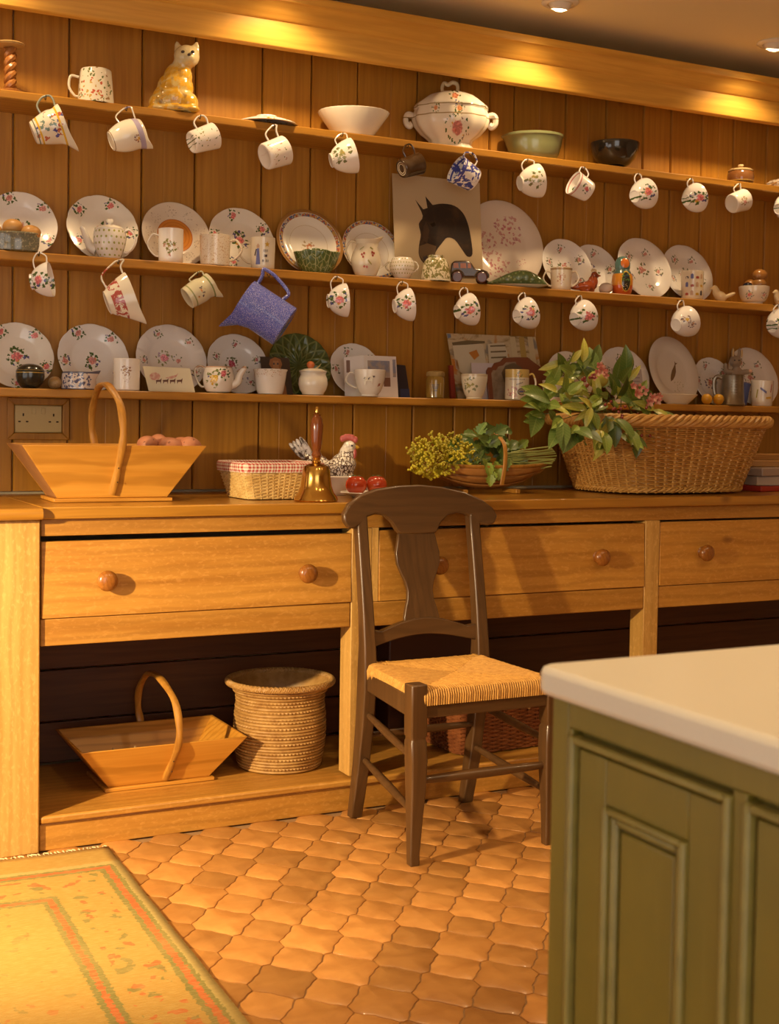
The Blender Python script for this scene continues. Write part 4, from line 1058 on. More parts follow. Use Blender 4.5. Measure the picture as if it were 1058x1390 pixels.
C_SPK = ceramic('speckled_dish', (.62, .53, .42), speckle=((.34, .22, .14), 90, .58))
obj('dish_body', MB().hexa([(-.055, -.032, 0), (.055, -.032, 0), (.055, .032, 0), (-.055, .032, 0)], [(-.062, -.036, .026), (.062, -.036, .026), (.062, .036, .026), (-.062, .036, .026)]), C_SPK, t, bevel=.004)
obj('lid', MB().hexa([(-.064, -.038, .0265), (.064, -.038, .0265), (.064, .038, .0265), (-.064, .038, .0265)], [(-.050, -.028, .041), (.050, -.028, .041), (.050, .028, .041), (-.050, .028, .041)]), C_SPK, t, bevel=.004)
obj('spoon_handle', MB().tube([(-.058, -.02, .026), (-.085, -.024, .015), (-.105, -.028, .006)], .003, 8), pine('spoon_wood', (.40, .22, .08), (.3, .15, .05), 'x', 3, .4, knots=False), t)

# ---- middle shelf
t, s = std('egg_bowl', 'speckled grey pottery bowl at the end of the middle shelf', 'bowl', 18, 328, 2, 3.785)
C_GREYB = ceramic('speckled_grey', (.17, .17, .12), speckle=((.36, .32, .20), 170, .58))
obj('bowl_body', MB().lathe([(0, .003), (.056, 0), (.068, .003), (.072, .020), (.073, .046), (.076, .049), (.074, .052), (.069, .048), (.066, .02), (.05, .010), (0, .009)], 48, lambda a, r, z: (r * (1 + .012 * math.cos(30 * a)) * math.cos(a), r * .72 * math.sin(a), z)), C_GREYB, t)
b = NB('brown_eggshell', (.56, .30, .09), .4)
b.lay(b.m('MULTIPLY', b.ramp(b.noise(b.P, 40, 3), .5, .75), .4), (.40, .19, .05)); M_EGG = b.done()
def egg_mesh(name, r, L_, mat):
    pr = [(0, -L_)] + [(r * math.sin(math.pi * k / 12) * (1 - .12 * math.cos(math.pi * k / 12) * -1), -L_ * math.cos(math.pi * k / 12)) for k in range(1, 12)] + [(0, L_)]
    return mesh_of(name, MB().lathe(pr, 20), mat)
EGG = egg_mesh('egg', .024, .029, M_EGG)
base = Vector(t.location)
for k, (dx, dy, dz, rz, lab) in enumerate([(-.052, -.004, .054, 10, 'brown egg in the grey bowl, at its far end'), (-.001, .000, .070, 60, 'brown egg on top of the heap in the grey bowl'), (.051, -.004, .053, 100, 'brown egg lying low in the grey bowl beside the floral plate'), (-.028, .030, .044, 30, 'brown egg at the back of the grey bowl'), (.030, .030, .044, 75, 'brown egg tucked behind the top egg in the grey bowl')]):
    q = RIGHT * dx; o = obj('egg', EGG, None, loc=(base.x + dx * .89 + dy * .45, base.y - dx * .45 + dy * .89, base.z + dz - .001), rot=(R_(78), 0, R_(rz)))
    tag(o, lab, 'egg', 'eggs in the grey bowl')

def teapot(t, R, h, mat, spout_side, name='pot_body', lidmat=None, mat2=None):
    pr = [(0, .002), (R * .62, 0), (R * .66, .003)] + [(R * (.66 + .34 * math.sin(q * 1.9) - .16 * max(0, q - .75) * 4 * .5), .003 + (h - .003) * q) for q in (.12, .25, .4, .55, .7, .82, .92, 1.0)]
    pr += [(pr[-1][0] - .004, h - .001), (0, h - .004)]
    obj(name, MB().lathe(pr, 44), mat, t)
    rl = pr[-3][0]
    lid = obj('lid', MB().lathe([(rl * .98, h - .0005), (rl, h + .002), (rl * .8, h + .008), (rl * .4, h + .012), (0, h + .013)], 36), lidmat or mat, t)
    obj('knob', MB().lathe([(.005, h + .011), (.0055, h + .016), (.0105, h + .020), (.0095, h + .026), (0, h + .028)], 16), lidmat or mat, lid)
    sd = spout_side
    pts = [(sd * R * .80, 0, h * .30), (sd * R * 1.15, 0, h * .42), (sd * R * 1.40, 0, h * .72), (sd * R * 1.62, 0, h * 1.02), (sd * R * 1.74, 0, h * 1.10)]
    sp = spline(pts, 5); n = len(sp)
    obj('spout', MB().tube(sp, [R * (.30 - .20 * k / (n - 1)) for k in range(n)], 12), mat2 or mat, t)
    loop_handle(t, [(-sd * R * .80, 0, h * .90), (-sd * R * 1.18, 0, h * 1.02), (-sd * R * 1.52, 0, h * .78), (-sd * R * 1.40, 0, h * .44), (-sd * R * 1.08, 0, h * .24), (-sd * R * .84, 0, h * .26)], R * .085, mat2 or mat, 5)
t, s = std('teapot', 'white teapot with green spots and a leafy lid on the middle shelf', 'teapot', 149, 330, 2, 3.795)
t.scale = (1.03, 1.03, 1.20)
teapot(t, .047, .070, ceramic('green_spot_teapot', (.82, .78, .70), dots=((.36, .38, .08), .0145, .20, .006, .068)), -1, mat2=ceramic('white_spout_glaze', (.84, .80, .72)))

def mug_thing(name, label, px, py, sh, rb, rr, h, mat, side, kind='mug', Y=3.79, hz=(.22, .82), out=.62, th=.0036, cat='mug', both=False, **k):
    t, s = std(name, label, cat, px, py, sh, Y)
    body(t, kind, rb, rr, h, mat, **k)
    r_ = lambda q: rb + (rr - rb) * (q if kind == 'mug' else min(1, q ** .5))
    for sd in ((1, -1) if both else ((side,) if side else ())):
        side_handle(t, sd, r_(hz[0]), r_(hz[1]), h * hz[0], h * hz[1], out * max(rr, .03), th, mat)
    return t, s
C_LEAFM = ceramic('oak_leaf_mug', (.84, .80, .74), motifs=[(.004, .042, .026, 3., dict(flower=(.25, .24, .06), flower2=(.38, .25, .06), leaf=(.22, .23, .06), leaf2=(.52, .28, .20), blob=.46, sc=2.6))])
mug_thing('mug', 'white mug with green oak leaves in front of the orange-centred plate', 232, 338, 2, .036, .037, .100, C_LEAFM, -1, out=.85)
C_BIGC = ceramic('speckled_cream_cup', (.80, .70, .54), speckle=((.62, .44, .26), 260, .60))
mug_thing('breakfast_cup', 'large plain cream cup with speckled foot in front of the floral plate', 292, 345, 2, .044, .046, .092, C_BIGC, 1, out=.75, th=.0048, cat='cup')
t, s = mug_thing('mug', 'cream mug painted with a blue-robed figure and a gold star', 357, 350, 2, .030, .031, .076, ceramic('figure_mug', (.80, .73, .58)), -1, out=.95, th=.0030)
t.scale = (1.2, 1.2, 1.27)
def patch(t, out, y, mat, name): # flat print laid on a cylinder facing the camera
    return obj(name, MB().prism(out, y, y + .0012, 'xz'), mat, t)
M_INK = plain('ink_dark', (.05, .04, .05), .3); M_INKB = plain('ink_blue', (.12, .13, .34), .3); M_GOLD = plain('ink_gold', (.62, .38, .04), .3); M_INKR = plain('ink_red', (.40, .08, .05), .3); M_SKIN = plain('ink_tan', (.55, .36, .22), .3)
def on_cyl(out, R, lift=.0005):   # bend a flat outline (x, z) round a cylinder of radius R towards -y
    return [(R * math.sin(x / R), -(R + lift) * math.cos(x / R), z) for x, z in out]
def decal(t, out, R, mat, name='print'):
    f = on_cyl(out, R, .0008); g_ = on_cyl(out, R, -.0006); n = len(out)
    return obj(name, MB().add(f + g_, [tuple(range(n)), tuple(range(2 * n - 1, n - 1, -1))] + [(i, i + n, (i + 1) % n + n, (i + 1) % n) for i in range(n)]), mat, t, smooth=False)
decal(t, [(-.016, .010), (-.004, .010), (-.007, .048), (-.013, .048)], .0305, M_INKB)
decal(t, [(-.0135, .049), (-.0065, .049), (-.006, .055), (-.010, .060), (-.014, .055)], .0307, M_SKIN)
decal(t, [(-.018, .030), (-.013, .046), (-.016, .047), (-.021, .032)], .0306, M_INK)
st = []
for k in range(10):
    a = math.pi / 2 + math.pi * k / 5; r_ = .0075 if k % 2 == 0 else .0032
    st.append((.014 + r_ * math.cos(a), .058 + r_ * math.sin(a)))
decal(t, st, .0308, M_GOLD, 'star')
for zz, (x0, x1) in ((.040, (.002, .020)), (.028, (.006, .014)), (.016, (.001, .019))):
    n = 6
    for k in range(n):
        xx = x0 + (x1 - x0) * k / n
        if (k * 7 + int(zz * 1000)) % 5: decal(t, [(xx, zz), (xx + .0012, zz), (xx + .0016, zz + .006), (xx + .0004, zz + .0055)], .0306, M_INK, 'lettering')

# cabbage bowl
b = NB('cabbage_majolica', (.085, .135, .035), .25, coat=.35)
vn = b.vor(b.vm('MULTIPLY', b.P, (1, 1, .6)), 85, 1., 'DISTANCE_TO_EDGE')['Distance']
b.lay(b.lt(vn, .05), (.30, .34, .14)); b.lay(b.lt(b.m('ABSOLUTE', b.m('SINE', b.m('MULTIPLY', b.m('ARCTAN2', b.xyz[1], b.xyz[0]), 4.0))), .07), (.42, .45, .22)); b.bump(vn, .7, .004); M_CABB = b.done()
bowl_thing('cabbage_bowl', 'dark green cabbage leaf bowl in front of a bordered plate', 430, 362, 2, [(0, .002), (.036, 0), (.042, .004), (.054, .020), (.063, .042), (.068, .056), (.066, .058), (.058, .042), (.048, .02), (.03, .010), (0, .009)], M_CABB, 3.79, .8)[0].scale = (1.08, 1.08, 1.18)
for o in bpy.data.objects:
    if o.parent and o.parent.name == 'cabbage_bowl':
        for v in o.data.vertices:
            a = math.atan2(v.co.y, v.co.x); v.co.z *= 1 + .05 * math.sin(3 * a) + .012 * math.sin(11 * a)
# cherry jug
t, s = std('jug', 'cream jug painted with cherries in front of a bordered plate', 'jug', 497, 355, 2, 3.785)
t.scale = (1.05, 1.05, 1.26)
C_CHER = ceramic('cherry_jug', (.80, .72, .55))
body(t, [(.026, 0), (.030, .001), (.036, .010), (.044, .028), (.046, .042), (.042, .058), (.033, .072), (.030, .082), (.034, .092)], .03, .03, .092, C_CHER, 'jug_body', spout=(0, .55, .5, .72))
side_handle(t, -1, .040, .031, .040, .086, .030, .004, C_CHER)
for (x, z) in ((-.012, .052), (-.005, .055), (-.008, .046), (.020, .058), (.026, .056), (.022, .050), (-.004, .022), (.004, .021)):
    decal(t, [(x + .0034 * math.cos(q * 1.047), z + .0034 * math.sin(q * 1.047)) for q in range(6)], .0455 if z < .05 else .0425 + .0015, M_INKR, 'cherry')
for (x0, z0, x1, z1) in ((-.020, .062, -.006, .070), (.006, .036, .018, .026), (.012, .068, .022, .064)):
    decal(t, [(x0, z0), (x1, z1), (x1 + .001, z1 + .003), (x0 + .002, z0 + .004)], .046 if z0 < .05 else .043, plain('ink_leaf', (.36, .32, .10), .3), 'leaf_print')
# two-handled sugar bowl, inverted bowl
C_SPOT2 = ceramic('spotted_sugar', (.82, .76, .64), dots=((.40, .38, .12), .0085, .20, .006, .060))
mug_thing('sugar_bowl', 'small two-handled white bowl with green spots beside the cherry jug', 546, 370, 2, .020, .030, .050, C_SPOT2, 1, 'globe', 3.785, out=.66, th=.0032, cat='bowl', both=True, hz=(.35, .8))[0].scale = (1.08, 1.08, 1.35)
t, s = std('bowl', 'green printed bowl standing upside down beside the toy car', 'bowl', 592, 372, 2, 3.778)
C_GPRT = ceramic('green_all_over_print', (.76, .68, .48), allover=((.24, .22, .07), 95, .49, .004, .060))
pr = prof_cup('bowl', .024, .043, .058)
obj('bowl_body', MB().lathe(inv(pr, .0588), 40), C_GPRT, t); t.scale = (1.14, 1.14, 1.45)
# toy car
t, s = std('toy_car', 'dark wooden toy car in front of the horse print', 'toy car', 637, 374, 2, 3.778)
t.scale = (1.27, 1.27, 1.35)
M_CARW = pine('dark_toy_wood', (.085, .045, .018), (.05, .025, .01), 'x', 2, .3, knots=False, coat=.3)
prof_c = [(-.050, .014), (-.050, .030), (-.047, .047), (-.040, .054), (-.010, .055), (.004, .051), (.014, .036), (.034, .034), (.046, .030), (.052, .022), (.052, .014)]
obj('car_body', MB().prism(prof_c, -.020, .020, 'xz'), M_CARW, t, bevel=.004)
for x0, x1 in ((-.042, -.028), (-.024, -.008), (-.005, .004)):
    obj('window', MB().prism([(x0, .036), (x1, .036), (x1 - .002, .048), (x0, .048)], -.0212, -.0196, 'xz'), plain('toy_car_window', (.42, .14, .04), .3), t)
for wx in (-.032, .032):
    for wy in (-.0225, .0165):
        obj('wheel', MB().lathe([(0, -.003), (.011, -.003), (.0135, -.001), (.0135, .004), (.011, .006), (0, .006)], 24, M=Matrix.Translation((wx, wy, .0137)) @ Matrix.Rotation(R_(90), 4, 'X')), plain('toy_wheel', (.10, .03, .02), .3, 0, .2), t)
for wx in (-.032, .032):
    obj('mudguard', MB().tube([(wx + .017 * math.cos(R_(a)), -.0205, .0137 + .017 * math.sin(R_(a))) for a in range(0, 181, 20)], .0028, 8), M_CARW, t)
# horse print
pl = onY(536, 305, 3.846); pr_ = onY(655, 305, 3.846)
wv, hv_ = (pr_.x - pl.x), .0
t = thing('horse_print', 'picture of a dark bay horse head on a buff ground leaning on the middle shelf', 'picture', ((pl.x + pr_.x) / 2, 3.832, SZ[2] + .0006))
t.rotation_euler = (R_(-6), 0, 0)
w2 = wv / 2; hh = (onY(590, 240, 3.86).z - SZ[2])
b = NB('buff_print_ground', (.52, .40, .24), .5); b.lay(b.m('MULTIPLY', b.ramp(b.noise(b.P, 4, 2), .4, .7), .3), (.60, .46, .26)); M_BUFF = b.done()
obj('sheet', MB().box(-w2, w2, 0, .0025, 0, hh), M_BUFF, t, smooth=False)
def hx(px, py):   # pixel of the flat print -> its own plane
    p = onY(px, py, 3.846); return ((p.x - t.location.x), (p.z - t.location.z))
b = NB('bay_horse_paint', (.018, .010, .007), .5); n1 = b.noise(b.P, 22, 4, .6, 1.0)
b.lay(b.m('MULTIPLY', b.ramp(n1, .48, .68), .8), (.05, .024, .011)); b.lay(b.m('MULTIPLY', b.ramp(b.noise(b.P, 9, 2), .56, .7), .5), (.08, .04, .018)); M_BAY = b.done()
outl = [(567, 270), (577, 283), (583, 281), (581, 265), (590, 277), (604, 275), (620, 278), (631, 288), (637, 303), (640, 322), (641, 345), (634, 348), (627, 338), (618, 325), (608, 322), (600, 330), (591, 342), (588, 353), (581, 360), (573, 356), (568, 346), (569, 332), (572, 318), (570, 303), (576, 292)]
sm = [tuple(v[:2]) for v in spline([(*q, 0) for q in outl[4:]] + [(*outl[0], 0)], 3)] + outl[1:4]
obj('horse_head', MB().prism([hx(*p) for p in sm], -.0008, .0002, 'xz'), M_BAY, t, smooth=False)
obj('muzzle', MB().prism([hx(*p) for p in [(569, 334), (580, 330), (592, 334), (590, 345), (587, 353), (581, 359), (573, 355), (568, 346)]], -.0012, -.0007, 'xz'), plain('muzzle_paint', (.12, .072, .036), .5), t, smooth=False)
obj('nostril', MB().prism([hx(*p) for p in [(573, 349), (579, 347), (579, 353), (574, 354)]], -.0016, -.0011, 'xz'), M_INK, t, smooth=False)
obj('eye', MB().prism([hx(*p) for p in [(585, 303), (591, 301), (593, 305), (588, 307)]], -.0012, -.0007, 'xz'), plain('eye_paint', (.006, .004, .003), .15), t, smooth=False)
obj('cheek_light', MB().prism([hx(*p) for p in [(580, 300), (584, 312), (580, 330), (575, 326), (576, 308)]], -.0011, -.0007, 'xz'), plain('cheek_paint', (.055, .028, .014), .5), t, smooth=False)
# green leaf dish
b = NB('green_leaf_dish', (.10, .15, .05), .2, coat=.45)
vv = b.vor(b.P, 95)['Distance']; b.lay(b.ramp(vv, .35, .1), (.30, .36, .16)); b.bump(vv, .8, .004); M_LD = b.done()
t, s = std('leaf_dish', 'green glazed ear-shaped dish lying on the middle shelf', 'dish', 703, 384, 2, 3.785)
t.scale = (1.28, 1.2, 1.3)
secs = []
for i in range(15):
    q = i / 14; x = -.080 + .160 * q
    w_ = .026 * math.sin(math.pi * min(1, .03 + q * .97)) ** .8 * (.45 + .75 * q) + .002; hgt = .036 * math.sin(math.pi * q ** 1.3) ** .9 + .004
    secs.append([(x, w_ * math.cos(2 * math.pi * k / 14), .004 + hgt * .5 + hgt * .5 * math.sin(2 * math.pi * k / 14) + .004 * (1 - q)) for k in range(14)])
obj('dish_body', MB().loft(secs), M_LD, t)
obj('dish_foot', MB().lathe([(0, 0), (.03, 0), (.048, .006), (.05, .008), (.0, .006)], 32, lambda a, r, z: (r * 1.5 * math.cos(a) + .008, r * .55 * math.sin(a), z)), plain('pale_green_foot', (.52, .48, .34), .25, 0, .3), t)
C_LOV = ceramic('pink_motif_mug', (.78, .70, .56), motifs=[(-.002, .028, .015, 4., dict(flower=(.55, .30, .20), flower2=(.55, .22, .16), leaf=(.6, .4, .28), leaf2=(.5, .3, .2)))], bands=[(.050, .055, (.40, .26, .12))])
mug_thing('mug', 'two-handled cream mug with a brown rim in front of a floral plate', 762, 384, 2, .030, .034, .056, C_LOV, 1, out=.62, th=.0034, both=True)[0].scale = (1.12, 1.12, 1.38)
# red bird / hen figurine
t, s = std('bird_figure', 'small red and brown glazed bird figure beside the nesting doll', 'figurine', 800, 388, 2, 3.785)
t.scale = (1.3, 1.3, 1.25)
b = NB('red_glaze_bird', (.42, .085, .025), .15, coat=.5); b.lay(b.ramp(b.noise(b.P, 50, 3), .5, .6), (.16, .035, .015)); M_RB = b.done()
mb = MB()
for c, r in [((-.006, 0, .018), (.028, .016, .014)), ((.010, 0, .030), (.014, .012, .018)), ((.014, 0, .048), (.010, .009, .011)), ((-.032, 0, .014), (.022, .010, .007)), ((.026, -.002, .047), (.006, .004, .003))]: mb.ell(c, r)
mb.ell((-.004, 0, .005), (.020, .013, .006))
remesh(obj('bird_body', mb, M_RB, t), .0025, 2)
obj('comb', MB().ell((.012, 0, .060), (.008, .003, .006)), plain('cream_comb', (.66, .52, .30), .2), t)
o = tag(obj('china_egg', egg_mesh('china_egg', .021, .025, plain('pinkish_white_china', (.70, .60, .52), .2, 0, .3)), None, loc=spot(823, 392, 2, 3.80)[0] + Vector((0, 0, .0205)), rot=(R_(80), 0, R_(40))), 'plain white china egg between the red bird and the nesting doll', 'egg')
# nesting doll
t, s = std('nesting_doll', 'painted wooden nesting doll with orange kerchief on the middle shelf', 'doll', 845, 380, 2, 3.785)
t.scale = (1.32, 1.32, 1.32)
b = NB('doll_paint', (.62, .24, .02), .2, coat=.5)
z = b.xyz[2]; x = b.xyz[0]
b.lay(b.lt(z, .024), (.55, .09, .015)); b.lay(b.between(z, .055, .072), (.08, .15, .13)); b.lay(b.gt(z, .072), (.08, .17, .15))
q = b.m('ADD', b.m('POWER', b.m('DIVIDE', b.m('SUBTRACT', x, .006), .013), 2.0), b.m('POWER', b.m('DIVIDE', b.m('SUBTRACT', z, .034), .028), 2.0))
front = b.lt(b.xyz[1], 0.0)
b.lay(b.AND(b.lt(q, 1.0), front), (.62, .40, .04)); b.lay(b.AND(b.lt(q, .78), front), (.03, .028, .02))
b.sprig(b.m('SUBTRACT', x, .006), b.m('SUBTRACT', z, .046), .014, 3., flower=(.03, .06, .10), flower2=(.06, .16, .05), leaf=(.08, .2, .05), leaf2=(.1, .2, .06))
b.sprig(b.m('SUBTRACT', x, .006), b.m('SUBTRACT', z, .020), .015, 6., flower=(.6, .5, .3), flower2=(.6, .45, .2), leaf=(.55, .4, .2), leaf2=(.5, .12, .03), blob=.3, sc=4)
fq = b.m('ADD', b.m('POWER', b.m('DIVIDE', b.m('SUBTRACT', x, .004), .012), 2.0), b.m('POWER', b.m('DIVIDE', b.m('SUBTRACT', z, .083), .013), 2.0))
b.lay(b.AND(b.lt(fq, 1.0), front), (.64, .17, .03))
M_DOLL = b.done()
obj('doll_body', MB().lathe([(0, 0), (.021, 0), (.024, .003), (.028, .018), (.029, .034), (.027, .050), (.022, .061), (.019, .066), (.0205, .072), (.0205, .084), (.017, .094), (.010, .101), (0, .103)], 36), M_DOLL, t)
# square patterned mug, birds, bowl with wooden eggs
t, s = mug_thing('mug', 'straight white mug with red and black squares in front of a floral plate', 940, 392, 2, .030, .031, .072, ceramic('square_motif_mug', (.80, .70, .52)), 0)
t.scale = (1.32, 1.32, 1.42)
for ix in range(4):
    for iz in range(3):
        x0 = -.026 + ix * .0145; z0 = .010 + iz * .021
        mt = [M_INKR, M_INK, M_SKIN, M_INKB, M_GOLD][(ix * 2 + iz * 3) % 5]
        wq, hq = (.008, .010) if (ix + iz) % 2 else (.009, .005)
        decal(t, [(x0, z0), (x0 + wq, z0), (x0 + wq, z0 + hq), (x0 + wq / 2, z0 + hq * 1.3), (x0, z0 + hq)], .0305, mt, 'motif')
b = NB('cream_bird_glaze', (.72, .56, .32), .3, coat=.2); M_WB = b.done()
for px, py, rot, lab in ((979, 403, 0, 'small cream pottery bird beside the bowl of wooden eggs'), (1060, 410, 25, 'second cream pottery bird, on the far side of the bowl of wooden eggs')):
    t, s = std('bird_figure', lab, 'figurine', px, py, 2, 3.785, FACE + R_(rot), 'cream pottery birds')
    t.scale = (1.3, 1.3, 1.35)
    mb = MB()
    for c, r, an in [((-.002, 0, .015), (.020, .013, .014), 20), ((-.014, 0, .027), (.010, .009, .013), 10), ((-.018, 0, .037), (.0085, .008, .0085), 0), ((.024, 0, .018), (.020, .010, .0055), -22), ((-.028, 0, .036), (.005, .003, .0025), 0)]:
        mb.ell(c, r, Matrix.Rotation(R_(an), 3, 'Y'))
    mb.ell((0, 0, .004), (.014, .010, .005))
    remesh(obj('bird_body', mb, M_WB, t), .0025, 3)
t, s = std('bowl', 'white floral bowl holding wooden eggs at the end of the middle shelf', 'bowl', 1024, 398, 2, 3.80)
C_FB = ceramic('floral_small_bowl', (.76, .66, .52), motifs=[(-.03, .032, .016, 2., ROSE), (.028, .032, .017, 5., DULL)])
body(t, 'bowl', .034, .057, .066, C_FB, 'bowl_body')
base = Vector(t.location)
WEG = egg_mesh('wooden_egg', .024, .028, pine('wooden_egg', (.42, .20, .05), (.28, .11, .02), 'z', 4, .3, knots=False, coat=.3))
DEG = egg_mesh('dark_egg', .016, .019, plain('dark_blue_glass_egg', (.02, .018, .03), .1, 0, .4))
for nm, me, dx, dy, dz, rz, lab in (('wooden_egg', WEG, .018, 0, .070, 20, 'polished wooden egg lying in the floral bowl under another'), ('wooden_egg', WEG, .022, .002, .104, 70, 'polished wooden egg balanced on top in the floral bowl'), ('dark_egg', DEG, -.026, -.006, .061, 30, 'dark shiny egg lying in the floral bowl'), ('wooden_egg', WEG, -.008, .018, .066, 110, 'polished wooden egg at the back of the floral bowl')):
    o = obj(nm, me, None, loc=(base.x + dx * .89 + dy * .45, base.y - dx * .45 + dy * .89, base.z + dz + .006), rot=(R_(82), 0, R_(rz)))
    tag(o, lab, 'egg', 'wooden eggs in the floral bowl')

# ---- lowest shelf
t, s = std('round_box', 'round black lacquer box with gold lines on the lowest shelf', 'box', 41, 512, 3)
b = NB('black_lacquer', (.022, .022, .016), .22, coat=.3); b.lay(b.between(b.xyz[2], .0435, .046), (.40, .26, .05)); b.lay(b.between(b.xyz[2], .0515, .0525), (.30, .18, .04)); b.lay(b.AND(b.gt(b.xyz[2], .053), b.gt(b.noise(b.P, 25, 2), .55)), (.16, .09, .02)); M_LAC = b.done()
obj('box_base', MB().lathe([(0, 0), (.020, 0), (.026, .004), (.036, .018), (.040, .034), (.0395, .0465), (0, .0465)], 40), M_LAC, t)
obj('lid', MB().lathe([(.0398, .047), (.0395, .050), (.034, .060), (.022, .067), (.008, .070), (0, .0702)], 40), M_LAC, t)
o = obj('wooden_egg', egg_mesh('pale_wooden_egg', .0185, .0205, pine('pale_egg_wood', (.42, .27, .11), (.32, .18, .06), 'z', 4, .35, knots=False)), None, loc=spot(75, 519, 3, 3.80)[0] + Vector((0, 0, .0183)), rot=(R_(80), 0, R_(30)))
tag(o, 'pale wooden egg between the round black box and the blue and white pot', 'egg')
t, s = std('blue_white_pot', 'low oval pot with blue leaves and a pouring lip on the lowest shelf', 'pot', 107, 518, 3, 3.79)
C_BW = ceramic('blue_leaf_print', (.72, .62, .54), motifs=[(-.022, .028, .028, 2., dict(flower=(.07, .07, .13), flower2=(.09, .09, .17), leaf=(.08, .08, .15), leaf2=(.10, .09, .18), blob=.45, sc=3.)), (.022, .026, .028, 5., dict(flower=(.07, .07, .13), flower2=(.09, .09, .17), leaf=(.08, .08, .15), leaf2=(.10, .09, .18), blob=.45, sc=3.))], bands=[(.046, .06, (.12, .12, .17)), (0, .003, (.12, .12, .17))])
body(t, [(.046, 0), (.049, .001), (.050, .012), (.049, .030), (.048, .050)], .05, .05, .050, C_BW, 'pot_body', spout=(0, .32, .35, .55), sy=.8)
t, s = mug_thing('mug', 'tall white mug with a small brown coach scene beside the sleigh card', 172, 512, 3, .038, .039, .093, ceramic('white_coach_mug', (.80, .75, .68), motifs=[(.006, .058, .016, 4., dict(flower=(.30, .15, .05), flower2=(.40, .22, .06), leaf=(.26, .13, .06), leaf2=(.36, .20, .10), blob=.5)), (.008, .034, .013, 7., dict(flower=(.62, .48, .38), flower2=(.6, .45, .35), leaf=(.62, .5, .4), leaf2=(.6, .48, .4), blob=.4))]), 0)

def leaning(name, label, cat, pts, Y, sh, mat, tilt=8, th=.0015, part='sheet'):
    """pts: pixel corners tl, tr, br, bl of a flat card standing on the shelf at depth Y"""
    c = [onY(px, py, Y) for px, py in pts]
    cx = sum(p.x for p in c) / 4
    t = thing(name, label, cat, (cx, Y, SZ[sh] + .0006)); t.rotation_euler = (R_(-tilt), 0, 0)
    out = [(p.x - cx, max(0, p.z - SZ[sh])) for p in c]
    obj(part, MB().prism(out, 0, th, 'xz'), mat, t, smooth=False)
    return t, lambda px, py: ((onY(px, py, Y).x - cx), onY(px, py, Y).z - SZ[sh])
def ink(t, out, mat, name='print', y=0.): return obj(name, MB().prism(out, y - .0005, y + .0001, 'xz'), mat, t, smooth=False)
M_CARD = plain('ivory_card', (.76, .70, .50), .6); M_PAPER = plain('white_paper', (.76, .72, .70), .6)
t, f = leaning('greeting_card', 'ivory greeting card printed with a reindeer sleigh on the lowest shelf', 'card', [(195, 497), (259, 500), (265, 538), (202, 538)], 3.783, 3, M_CARD, 6)
b = NB('pink_print_blush', (.62, .32, .26), .6); M_BLUSH = b.lay(b.ramp(b.noise(b.P, 90, 2), .45, .6), (.72, .52, .40)).done()
ink(t, [f(211 + 7.5 * math.cos(q * .7), 511 + 5.5 * math.sin(q * .7)) for q in range(9)], M_BLUSH)
ink(t, [f(*p) for p in [(225, 513), (232, 511), (240, 509), (243, 506), (240, 512), (232, 515)]], M_BLUSH)
for k in range(4):
    x0 = 212 + k * 9.5
    ink(t, [f(*p) for p in [(x0, 516), (x0 + 6, 515.5), (x0 + 8, 513.5), (x0 + 7.5, 517), (x0 + 6.6, 521.5), (x0 + 6, 518.5), (x0 + 2, 518.5), (x0 + .6, 521.5), (x0 + .4, 518)]], plain('reindeer_brown', (.14, .06, .04), .5), 'reindeer_print')
t, s = std('teapot', 'small lidless white teapot with painted yellow and red flowers on the lowest shelf', 'teapot', 297, 518, 3, 3.79)
C_FT = ceramic('flower_teapot', (.80, .75, .66), motifs=[(.022, .058, .022, 2., dict(ROSE, flower=(.45, .07, .10), flower2=(.5, .12, .14))), (-.006, .040, .030, 5., dict(ROSE, flower=(.66, .40, .02), leaf=(.18, .22, .05)))], bands=[(.076, .082, (.55, .36, .24))])
R, h = .047, .080
obj('pot_body', MB().lathe([(0, .002), (.034, .001), (.024, 0), (.037, .004), (.044, .018), (.0475, .036), (.0475, .052), (.044, .068), (.040, .080), (.037, .080), (.040, .066), (.042, .04), (.03, .012), (0, .010)], 44), C_FT, t)
sp = spline([(.034, 0, .024), (.056, 0, .034), (.064, 0, .056), (.078, 0, .076), (.084, 0, .079)], 5)
obj('spout', MB().tube(sp, [.015 - .0095 * k / (len(sp) - 1) for k in range(len(sp))], 12), C_FT, t)
loop_handle(t, [(-.038, 0, .072), (-.056, 0, .082), (-.072, 0, .070), (-.068, 0, .044), (-.054, 0, .020), (-.040, 0, .020)], .0042, C_FT, 5)
C_VINE = ceramic('vine_rim_pot', (.82, .77, .70), motifs=[(x, .064, .012, x * 90, dict(flower=(.55, .25, .10), flower2=(.5, .32, .1), leaf=(.36, .30, .12), leaf2=(.5, .25, .12), blob=.32)) for x in (-.036, -.012, .012, .036)])
t, s = std('china_pot', 'plain white faceted pot with a leafy line below its rim on the lowest shelf', 'pot', 367, 525, 3, 3.785)
body(t, [(.024, 0), (.038, .001), (.040, .006), (.042, .012), (.048, .050), (.050, .068), (.053, .074), (.053, .076)], .04, .053, .076, C_VINE, 'pot_body', lobes=(8, .012))
t, f = leaning('dog_picture', 'small dark picture of a brown spaniel behind the white faceted pot', 'picture', [(357, 483), (396, 485), (398, 541), (358, 541)], 3.832, 3, plain('dark_picture_ground', (.05, .03, .018), .4), 10, .003)
M_DOG = plain('dog_brown', (.34, .14, .045), .5); M_DOG2 = plain('dog_tan', (.44, .22, .09), .5)
ink(t, [f(*p) for p in [(366, 540), (366, 520), (369, 508), (372, 500), (368, 494), (370, 487), (377, 484), (384, 487), (386, 494), (383, 501), (386, 512), (389, 525), (390, 540)]], M_DOG, 'dog_image')
